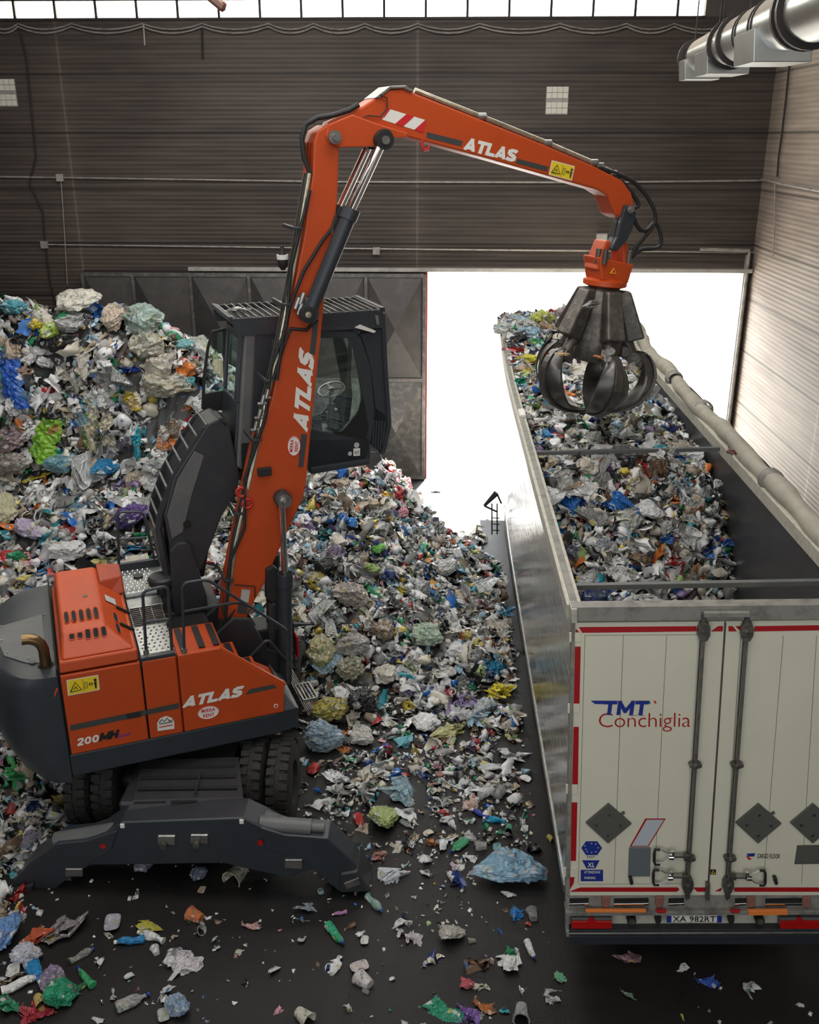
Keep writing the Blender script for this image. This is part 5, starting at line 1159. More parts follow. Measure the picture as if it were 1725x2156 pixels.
flat([[TR(*p) for p in ((1496, 1830), (1508, 1830), (1508, 1841), (1496, 1841))]], RN, 'triangle_sticker', 'black_decal', rd); b = MB(); p = [TR(x, y, -.006) for x, y in ((1499, 1839), (1502, 1832), (1506, 1839), (1499, 1839))]; b.tube(p, .004, 4); b.build('triangle_mark', 'yellow_decal', rd)
# sill, floor slat ends, bumper
rq([(1193, 1887), (1803, 1884), (1800, 1920), (1194, 1920)], .0, .10, 'rear_sill', 'grimy_frame')
for x0, x1 in ((1199, 1240), (1293, 1366), (1408, 1441), (1548, 1572), (1612, 1690)):
    rq([(x0, 1892), (x1, 1891), (x1, 1905), (x0, 1906)], -.004, .02, 'floor_slat_gap', 'black_gap', tr, .002)
    rq([(x0, 1903), (x1, 1902), (x1, 1907), (x0, 1908)], -.02, .03, 'floor_slat_end', 'chrome', tr, .003)
for x in (1277, 1390, 1583, 1700): rq([(x - 9, 1890), (x + 9, 1889), (x + 7, 1905), (x + 3, 1912), (x - 6, 1912), (x - 10, 1904)], -.025, .03, 'rubber_buffer', 'rust_steel', tr, .008)
rq([(1192, 1921), (1802, 1918), (1802, 1926), (1192, 1929)], -.05, .15, 'light_rail', 'grimy_frame')
rq([(1234, 1917), (1361, 1917), (1361, 1922), (1234, 1922)], -.07, .03, 'marker_strip', 'marker_orange'); rq([(1576, 1918), (1659, 1917), (1659, 1927), (1577, 1928)], -.07, .03, 'marker_strip', 'marker_orange')
for x in (1393, 1549): rq([(x - 12, 1918), (x + 12, 1918), (x + 8, 1923), (x - 8, 1923)], -.07, .03, 'rust_lip', 'reflective_red')
rq([(1198, 1928), (1800, 1926), (1800, 1956), (1198, 1957)], .06, .04, 'rear_apron', 'cream_frame')
def lamp(x0, x1):
    l = rq([(x0, 1932), (x1, 1932), (x1, 1956), (x0, 1956)], -.02, .10, 'tail_lamp', 'dusty_grey')
    rq([(x0, 1940), (x0 + 32, 1940), (x0 + 42, 1931), (x0 + 52, 1940), (x1, 1940), (x1, 1956), (x0, 1956)], -.035, .03, 'lamp_lens', 'lamp_red', l, .005)
lamp(1204, 1289); lamp(1643, 1735)
for x in (1330, 1600): p = TR(x, 1937, .0); b = MB(); b.cyl(p - TY * .02, p + TY * .05, .045, seg=16); c = b.build('air_coupling', 'black_rubber', tr, smooth=True); b = MB(); b.cyl(p - TY * .03, p - TY * .02, .032, seg=12); b.build('coupling_face', 'dull_steel', c)
for x in (1386, 1540): rq([(x - 7, 1930), (x + 7, 1930), (x + 7, 1942), (x + 2, 1946), (x - 5, 1944)], .0, .06, 'rubber_buffer', 'black_rubber')
np_ = rq([(1404, 1928), (1520, 1928), (1520, 1942), (1404, 1942)], -.02, .01, 'number_plate', 'white_decal')
text('XA 982RT', TR(1417, 1940, -.02), TR(1507, 1940, -.02), TR(1417, 1929, -.02), RN, 'plate_lettering', 'black_decal', np_, .01)
flat([[TR(*p, -.02) for p in ((1404, 1928), (1414, 1928), (1414, 1942), (1404, 1942))], [TR(*p, -.02) for p in ((1510, 1928), (1520, 1928), (1520, 1942), (1510, 1942))]], RN, 'plate_band', 'blue_decal', np_)
rq([(1196, 1958), (1800, 1956), (1800, 1970), (1196, 1971)], -.02, .1, 'underrun_bar', 'anthracite')
rq([(1193, 1961), (1199, 1961), (1199, 1973), (1193, 1973)], -.04, .1, 'bar_end', 'grimy_frame'); rq([(1196, 1965), (1800, 1963), (1800, 1967), (1196, 1969)], -.03, .02, 'bar_edge', 'dull_steel')
rq([(1199, 1972), (1800, 1970), (1800, 1988), (1199, 1989)], .1, .15, 'rear_beam', 'charcoal_paint')
rq([(1192, 1890), (1200, 1890), (1198, 1962), (1193, 1962)], -.01, .12, 'corner_post', 'grimy_frame')

# ------------------------------------------------------------------ a crumpled paper on the cab roof guard
# ------------------------------------------------------------------ waste: prototypes
rng = np.random.default_rng(11)
def ico(sub):
    import bmesh
    bm = bmesh.new(); bmesh.ops.create_icosphere(bm, subdivisions=sub, radius=1.0)
    v = np.array([x.co[:] for x in bm.verts]); f = np.array([[q.index for q in x.verts] for x in bm.faces]); bm.free(); return v, f
ICO = {k: ico(k) for k in (2, 3, 4, 5)}
def rot_about(p, o, ax_, ang):
    ax_ = ax_ / np.linalg.norm(ax_); c, s = math.cos(ang), math.sin(ang); q = p - o
    return o + q * c + np.cross(ax_, q) * s + np.outer(q @ ax_, ax_) * (1 - c)
def facet(v, r, n, lo, hi, k=.85):
    for _ in range(n):
        d = r.normal(size=3); d /= np.linalg.norm(d); t = r.uniform(lo, hi); h = v @ d - t; v = v - np.outer(np.where(h > 0, h * k, 0), d)
    return v
def ridged(v, r, amp, freq):
    d = np.zeros(len(v))
    for _ in range(6):
        k = r.normal(size=3) * freq; w = r.uniform(0, 6.28); s = v @ k + w + 1.3 * np.sin(v @ (r.normal(size=3) * freq * .6)); d += amp * (1 - 2 * np.abs(np.sin(s))) / 6 * 2.2
    n = v / (np.linalg.norm(v, axis=1, keepdims=True) + 1e-9); return v + n * d[:, None]
def p_bag(seed, sub=3, knot=True):
    r = np.random.default_rng(seed); v, f = ICO[sub]; v = v.copy()
    v *= r.uniform([.8, .6, .45], [1.15, .95, .75])
    if sub >= 4:
        v = ridged(v, r, .09, 2.2); v = facet(v, r, 12, .42, .8, .8); v = ridged(v, r, .07, 6.0); v = ridged(v, r, .035, 15.0)
        d = r.normal(size=3); d[2] = abs(d[2]) * .5; d /= np.linalg.norm(d); h = v @ d; m = np.clip((h - .45) / .35, 0, 1); rad = v - np.outer(h, d); v = v - rad * (m * .6)[:, None] + np.outer(m ** 2 * .2, d); return v, f
    v = ridged(v, r, .10, 2.2); v = facet(v, r, 15, .28, .72, .85); v = ridged(v, r, .13, 5.0); v = facet(v, r, 6, .4, .75, .7)
    if sub >= 4: v = ridged(v, r, .05, 14.0)
    if knot:
        d = r.normal(size=3); d[2] = abs(d[2]) * .5; d /= np.linalg.norm(d); h = v @ d; m = np.clip((h - .35) / .4, 0, 1)
        rad = v - np.outer(h, d); v = v - rad * (m * .75)[:, None] + np.outer(m ** 2 * r.uniform(.1, .45), d)
    return v, f
def p_sheet(seed, n=10, folds=7, w=1.0, h=.8, taper=0):
    r = np.random.default_rng(seed); x, y = np.meshgrid(np.linspace(-w, w, n), np.linspace(-h, h, n)); v = np.stack([x.ravel(), y.ravel(), 0 * x.ravel()], 1)
    edge = r.normal(scale=.06, size=v.shape); edge[:, 2] *= .6; v += edge
    for _ in range(folds):
        o = np.array([r.uniform(-w, w) * .7, r.uniform(-h, h) * .7, 0]); a = r.uniform(0, 6.28); d = np.array([math.cos(a), math.sin(a), 0]); nn = np.array([-d[1], d[0], 0])
        c = v.mean(0); o = o * .8 + c; m = (v - o) @ nn > 0; ang = r.uniform(.5, 2.3) * r.choice([-1, 1]); v2 = rot_about(v, o, d, ang); v = np.where(m[:, None], v2, v)
        v = rot_about(v, v.mean(0), r.normal(size=3), r.uniform(0, .5))
    v -= v.mean(0); v[:, 2] *= .55; v /= np.abs(v).max() + 1e-6
    f = []
    for i in range(n - 1):
        for j in range(n - 1): a = i * n + j; f += [(a, a + 1, a + n + 1), (a, a + n + 1, a + n)]
    return v, np.array(f)
def tri(fs):
    out = []
    for f in fs:
        for i in range(1, len(f) - 1): out.append((f[0], f[i], f[i + 1]))
    return np.array(out)
def p_lathe(prof, seg, seed, crush=.25, closed=True):
    b = MB(); b.lathe((0, 0, 0), (1, 0, 0), prof, seg, False) if closed else b.lathe((0, 0, 0), (1, 0, 0), prof, seg, False)
    v = np.array(b.v); v[:, 0] -= v[:, 0].mean(); r = np.random.default_rng(seed); v = v / np.abs(v).max()
    for _ in range(4):
        c = r.uniform(-.7, .7); d = np.array([0, *r.normal(size=2)]); d /= np.linalg.norm(d); g = np.exp(-((v[:, 0] - c) / .3) ** 2); h = v @ d; v = v - np.outer(np.clip(h + .02, 0, 1) * g * crush * 2.5, d)
    return v, tri(b.f)
BOT = [(.02, 0), (.26, .01), (.30, .08), (.27, .3), (.30, .5), (.27, .7), (.30, 1.0), (.30, 1.35), (.25, 1.55), (.12, 1.78), (.10, 1.82)]
CAPP = [(.02, 1.98), (.115, 1.98), (.125, 1.96), (.125, 1.82), (.02, 1.82)]
def p_bottle(seed, seg=12): return p_lathe(BOT + [(.10, 1.95)], seg, seed, .22)
def p_flask(seed, seg=12):   # squat detergent bottle, oval
    v, f = p_lathe([(.02, 0), (.34, .01), (.38, .1), (.38, .9), (.34, 1.15), (.2, 1.3), (.13, 1.36), (.13, 1.55), (.02, 1.55)], seg, seed, .06); v[:, 2] *= .55; return v, f
def p_cup(seed, seg=12): return p_lathe([(.02, .05), (.28, .05), (.42, .9), (.46, .9), (.46, .94), (.40, .94), (.25, .1), (.02, .1)], seg, seed, .14)
def p_tray(seed):
    w, h, d = 1.0, .68, .22; o = []; 
    for (a, b_, z) in ((.8, .75, 0), (1.0, 1.0, 1), (1.06, 1.08, 1), (.95, .94, .9), (.76, .7, .12)):
        for k in range(16):
            t = 2 * math.pi * k / 16; x = math.copysign(abs(math.cos(t)) ** .5, math.cos(t)) * w * a; y = math.copysign(abs(math.sin(t)) ** .5, math.sin(t)) * h * b_; o.append((x, y, z * d))
    f = [tuple(range(16))[::-1], tuple(range(64, 80))] + [(i * 16 + j, i * 16 + (j + 1) % 16, (i + 1) * 16 + (j + 1) % 16, (i + 1) * 16 + j) for i in range(4) for j in range(16)]
    v = np.array(o); r = np.random.default_rng(seed); a = r.uniform(-.35, .35); v[:, 2] += a * v[:, 0] ** 2 + r.uniform(-.2, .2) * v[:, 0] * v[:, 1]; v -= v.mean(0); return v, tri(f)
def p_box(seed):
    r = np.random.default_rng(seed); b = MB(); b.box((-1, -.6, -.35), (1, .6, .35)); v = np.array(b.v); v += r.normal(scale=.10, size=v.shape); v[:, 2] *= r.uniform(.4, 1); return v, tri(b.f)
def p_strip(seed): v, f = p_sheet(seed, 9, 4, 1.0, .22); return v, f
KINDS = {
    'plastic_bag': [p_bag(s) for s in range(10)],
    'film_wrap': [p_sheet(40 + s, 11, 6) for s in range(10)] + [p_strip(80 + s) for s in range(4)],
    'plastic_bottle': [p_bottle(100 + s) for s in range(6)] + [p_flask(120 + s) for s in range(3)],
    'plastic_tub': [p_cup(140 + s) for s in range(5)] + [p_tray(160 + s) for s in range(4)],
    'small_scrap': [p_sheet(200 + s, 5, 3) for s in range(8)] + [p_box(220 + s) for s in range(3)]}
LOW = {'plastic_bag': [p_bag(300 + s, 2, s % 2 == 0) for s in range(12)], 'film_wrap': [p_sheet(340 + s, 7, 5) for s in range(12)] + [p_strip(360 + s) for s in range(3)],
       'plastic_bottle': [p_bottle(380 + s, 7) for s in range(6)], 'plastic_tub': [p_cup(390 + s, 9) for s in range(4)] + [p_tray(395 + s) for s in range(3)], 'small_scrap': KINDS['small_scrap']}
# colours of the waste (linear), with their names and how often they turn up
PAL = [('white', (.84, .84, .83), 32), ('cream', (.70, .65, .54), 14), ('pale grey', (.56, .57, .56), 22), ('dull grey', (.26, .26, .25), 11), ('beige', (.45, .36, .26), 7), ('pale blue', (.32, .50, .60), 5),
       ('blue', (.02, .15, .50), 2.2), ('dark blue', (.02, .04, .18), 2.4), ('turquoise', (.03, .30, .36), 1.5), ('green', (.02, .26, .11), 2.6), ('light green', (.32, .46, .17), 1.3), ('yellow', (.68, .54, .10), 1.5),
       ('red', (.50, .03, .03), 1.8), ('pink', (.62, .30, .34), 1.2), ('purple', (.17, .11, .24), 1.2), ('black', (.015, .015, .017), 9), ('brown', (.17, .10, .06), 4), ('orange', (.70, .20, .03), .9)]
PN = [p[0] for p in PAL]; PC_ = np.array([p[1] for p in PAL]); PW = np.array([p[2] for p in PAL], float); PW /= PW.sum()
def waste_material(name, src):
    m = bpy.data.materials.new(name); m.use_nodes = True; MATS[name] = m; N = m.node_tree.nodes; L = m.node_tree.links; b = N['Principled BSDF']
    b.inputs['Roughness'].default_value = .33 if src != 'attr' else .36; b.inputs['Specular IOR Level'].default_value = .6
    if src == 'attr': a = N.new('ShaderNodeAttribute'); a.attribute_name = 'Col'; col = a.outputs['Color']
    else: a = N.new('ShaderNodeObjectInfo'); col = a.outputs['Color']
    tc = N.new('ShaderNodeTexCoord'); v = N.new('ShaderNodeTexVoronoi'); v.inputs['Scale'].default_value = 16 if src == 'attr' else 3.6 if src == 'obj' else 7.0; L.new(tc.outputs['Object'], v.inputs['Vector'])
    nz = N.new('ShaderNodeTexNoise'); nz.inputs['Scale'].default_value = 9 if src == 'attr' else 1.8; nz.inputs['Detail'].default_value = 5; L.new(tc.outputs['Object'], nz.inputs['Vector'])
    # printed or stained patches of their own
    rm = N.new('ShaderNodeMapRange'); rm.inputs['From Min'].default_value = .48; rm.inputs['From Max'].default_value = .72; rm.inputs['To Max'].default_value = .55; L.new(nz.outputs['Fac'], rm.inputs['Value'])
    hs = N.new('ShaderNodeHueSaturation'); hs.inputs['Value'].default_value = .45; hs.inputs['Saturation'].default_value = .8; L.new(col, hs.inputs['Color'])
    mx = N.new('ShaderNodeMix'); mx.data_type = 'RGBA'; L.new(rm.outputs[0], mx.inputs['Factor']); L.new(col, mx.inputs['A']); L.new(hs.outputs[0], mx.inputs['B'])
    g = N.new('ShaderNodeMath'); g.operation = 'GREATER_THAN'; g.inputs[1].default_value = .93 if src == 'attr' else .84 if src == 'obj' else .62; sp = N.new('ShaderNodeSeparateColor'); L.new(v.outputs['Color'], sp.inputs[0]); L.new(sp.outputs[0], g.inputs[0])
    gm = N.new('ShaderNodeMath'); gm.operation = 'MULTIPLY'; gm.inputs[1].default_value = 1.0 if src == 'attr' else .7 if src == 'obj' else .5; L.new(g.outputs[0], gm.inputs[0])
    m2 = N.new('ShaderNodeMix'); m2.data_type = 'RGBA'; L.new(gm.outputs[0], m2.inputs['Factor']); L.new(mx.outputs['Result'], m2.inputs['A']); h2 = N.new('ShaderNodeValToRGB'); h2.color_ramp.interpolation = 'CONSTANT'; e = h2.color_ramp.elements
    for k_, (t_, c_) in enumerate(((0, (.7, .7, .68)), (.25, (.10, .10, .09)), (.4, (.06, .16, .34)), (.5, (.45, .36, .24)), (.62, (.10, .30, .14)), (.7, (.60, .58, .52)), (.85, (.34, .10, .07)), (.92, (.5, .42, .10)))):
        q_ = e[k_] if k_ < 2 else e.new(t_); q_.position = t_; q_.color = (*c_, 1)
    L.new(sp.outputs[1], h2.inputs[0]); L.new(h2.outputs[0], m2.inputs['B']); L.new(m2.outputs['Result'], b.inputs['Base Color'])
    if src != 'attr':
        n2 = N.new('ShaderNodeTexNoise'); n2.inputs['Scale'].default_value = 2.6; n2.inputs['Detail'].default_value = 6; n2.inputs['Distortion'].default_value = 2.2; mpp = N.new('ShaderNodeMapping'); mpp.inputs['Scale'].default_value = (1, 2.6, .8); mpp.inputs['Rotation'].default_value = (.3, .5, .2); L.new(tc.outputs['Object'], mpp.inputs[0]); L.new(mpp.outputs[0], n2.inputs['Vector']); n2.noise_type = 'RIDGED_MULTIFRACTAL'
        bp = N.new('ShaderNodeBump'); bp.inputs['Strength'].default_value = .6; bp.inputs['Distance'].default_value = .10; L.new(n2.outputs['Fac'], bp.inputs['Height']); L.new(bp.outputs[0], b.inputs['Normal'])
    if src == 'film':
        t = N.new('ShaderNodeBsdfTransparent'); x = N.new('ShaderNodeMixShader'); fr = N.new('ShaderNodeLayerWeight'); fr.inputs[0].default_value = .45
        r2 = N.new('ShaderNodeMapRange'); r2.inputs['To Min'].default_value = .72; r2.inputs['To Max'].default_value = .95; L.new(fr.outputs['Facing'], r2.inputs['Value'])
        L.new(r2.outputs[0], x.inputs[0]); L.new(t.outputs[0], x.inputs[1]); L.new(b.outputs[0], x.inputs[2]); L.new(x.outputs[0], N['Material Output'].inputs[0]); b.inputs['Roughness'].default_value = .16; b.inputs['Specular IOR Level'].default_value = .9
waste_material('waste_plastic', 'obj'); waste_material('waste_film', 'film'); waste_material('waste_mixed', 'attr')

# ------------------------------------------------------------------ waste: surfaces
def lerp1(x, xp, yp): return np.interp(x, xp, yp)
def nz2(x, y, s, seed=0):
    o = np.zeros_like(x); r = np.random.default_rng(seed)
    for k in range(7): a, b_, c, d = r.normal(size=2), r.uniform(0, 6.28), 1 + k * .55, r.uniform(.5, 1); o += np.sin((x * a[0] + y * a[1]) * s * c + b_) * d / c
    return o / 2.6
def Hleft(x, y):
    crest = lerp1(x, [-14, -8.6, -6.6, -5.9, -5.2, -4.5, -3.8, -3.0, -2.4], [4.75, 4.7, 4.65, 4.55, 4.3, 3.75, 3.0, 2.0, 0]) * np.interp(y, [18.3, 19.2, 22.4], [1, .90, .55])
    yy = y + .5 * nz2(x, y * 0, .9, 3)
    prof = lerp1(yy, [10.9, 12.0, 13.2, 14.8, 16.4, 17.0, 17.5, 18.1, 18.8], [0, .35, .7, 1.05, 1.65, 2.4, 3.8, 4.9, 5.3])
    fade = lerp1(x, [-14, -3.6, -2.6], [1, 1, .6])
    return np.minimum(prof * fade, crest) + .14 * nz2(x, y, 1.6, 5) * (prof > .1)
def Hmid(x, y):
    c = lerp1(x, [-4.5, -3, -1.6, -1.0, -.5, .1, .8, 1.4], [1.2, 1.7, 1.75, 1.5, 1.15, .8, .55, .45])
    y0 = lerp1(x, [-4, -2, -1, 0, 1.2], [11.6, 11.9, 11.6, 12.1, 12.8])
    t = np.clip((y - y0) / 4.2, 0, 1); up = t ** .8; dn = np.clip((21.8 - y) / 3.2, 0, 1)
    dn2 = np.clip((lerp1(x, [-3, -1, 0, 1.2], [22, 20.2, 18.6, 17.4]) - y) / 1.6, .0, 1)
    return c * up * dn * np.maximum(dn2, .0) + .13 * nz2(x, y, 1.9, 9) * (t > .12) * (dn2 > 0)
def Hlow(x, y):      # thin fringe of waste left of the machine
    return lerp1(x, [-6, -5.0, -4.5, -4.2], [.45, .35, .2, 0]) * np.clip((y - 8.6) / 1.5, 0, 1)
def H(x, y):
    x = np.asarray(x, float); y = np.asarray(y, float); x, y = np.broadcast_arrays(x, y)
    h = np.maximum(np.maximum(Hleft(x, y), Hmid(x, y)), Hlow(x, y)); h = np.where((x > 1.12), np.minimum(h, .3), h); return np.maximum(h, 0)
def Lz(x, y):        # load in the trailer, local coordinates
    z = lerp1(y, [0, 2.2, 3.2, 3.9, 4.5, 6.5, 9.5, 13.6], [2.15, 2.2, 2.35, 3.1, 3.65, 3.80, 3.92, 4.15])
    z = z + .35 * np.exp(-((x - 1.0) / .6) ** 2 - ((y - 3.0) / .8) ** 2) + .12 * nz2(x, y, 2.3, 21) - .25 * np.clip((x - 1.9) / .6, 0, 1) * (y < 9)
    return z
def base_mesh(name, xs_, ys_, fn, tf, label, cat, drop=.07):
    X, Y = np.meshgrid(xs_, ys_); Z = fn(X, Y) - drop; Z += rng.normal(scale=.025, size=Z.shape)
    v = tf(X.ravel(), Y.ravel(), Z.ravel()); n, m = X.shape; f = []; hh = (fn(X, Y) > .05)
    for i in range(n - 1):
        for j in range(m - 1):
            if hh[i:i + 2, j:j + 2].any(): a = i * m + j; f.append((a, a + 1, a + m + 1, a + m))
    me = bpy.data.meshes.new(name); me.from_pydata(v.tolist(), [], f); at = me.attributes.new('Col', 'FLOAT_COLOR', 'POINT')
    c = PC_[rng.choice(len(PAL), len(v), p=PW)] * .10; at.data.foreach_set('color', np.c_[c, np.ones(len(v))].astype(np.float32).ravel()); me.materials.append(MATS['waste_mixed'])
    o = bpy.data.objects.new(name, me); C.objects.link(o); return tag(o, label, cat, kind='stuff')
ident = lambda x, y, z: np.stack([x, y, z], -1)
ttf = lambda x, y, z: T0 + np.outer(x, TX) + np.outer(y, TY) + np.outer(z, TZ)
base_mesh('packed_waste', np.arange(-12.5, 1.25, .11), np.arange(8.6, 22.3, .11), H, ident, 'packed mass of mixed plastic waste forming the core of the heaps', 'waste')
base_mesh('packed_waste', np.arange(.08, 2.5, .09), np.arange(.08, 13.6, .09), Lz, ttf, 'packed mass of plastic waste filling the trailer', 'waste', .05)

def facept(px, py):
    d = ray(px, py); P = CAM + np.outer(np.linspace(5.5, 22, 700) / d[1], d); k = np.nonzero((P[:, 2] < H(P[:, 0], P[:, 1])) & (P[:, 2] > 0))[0]
    return P[k[0]].copy() if len(k) else None
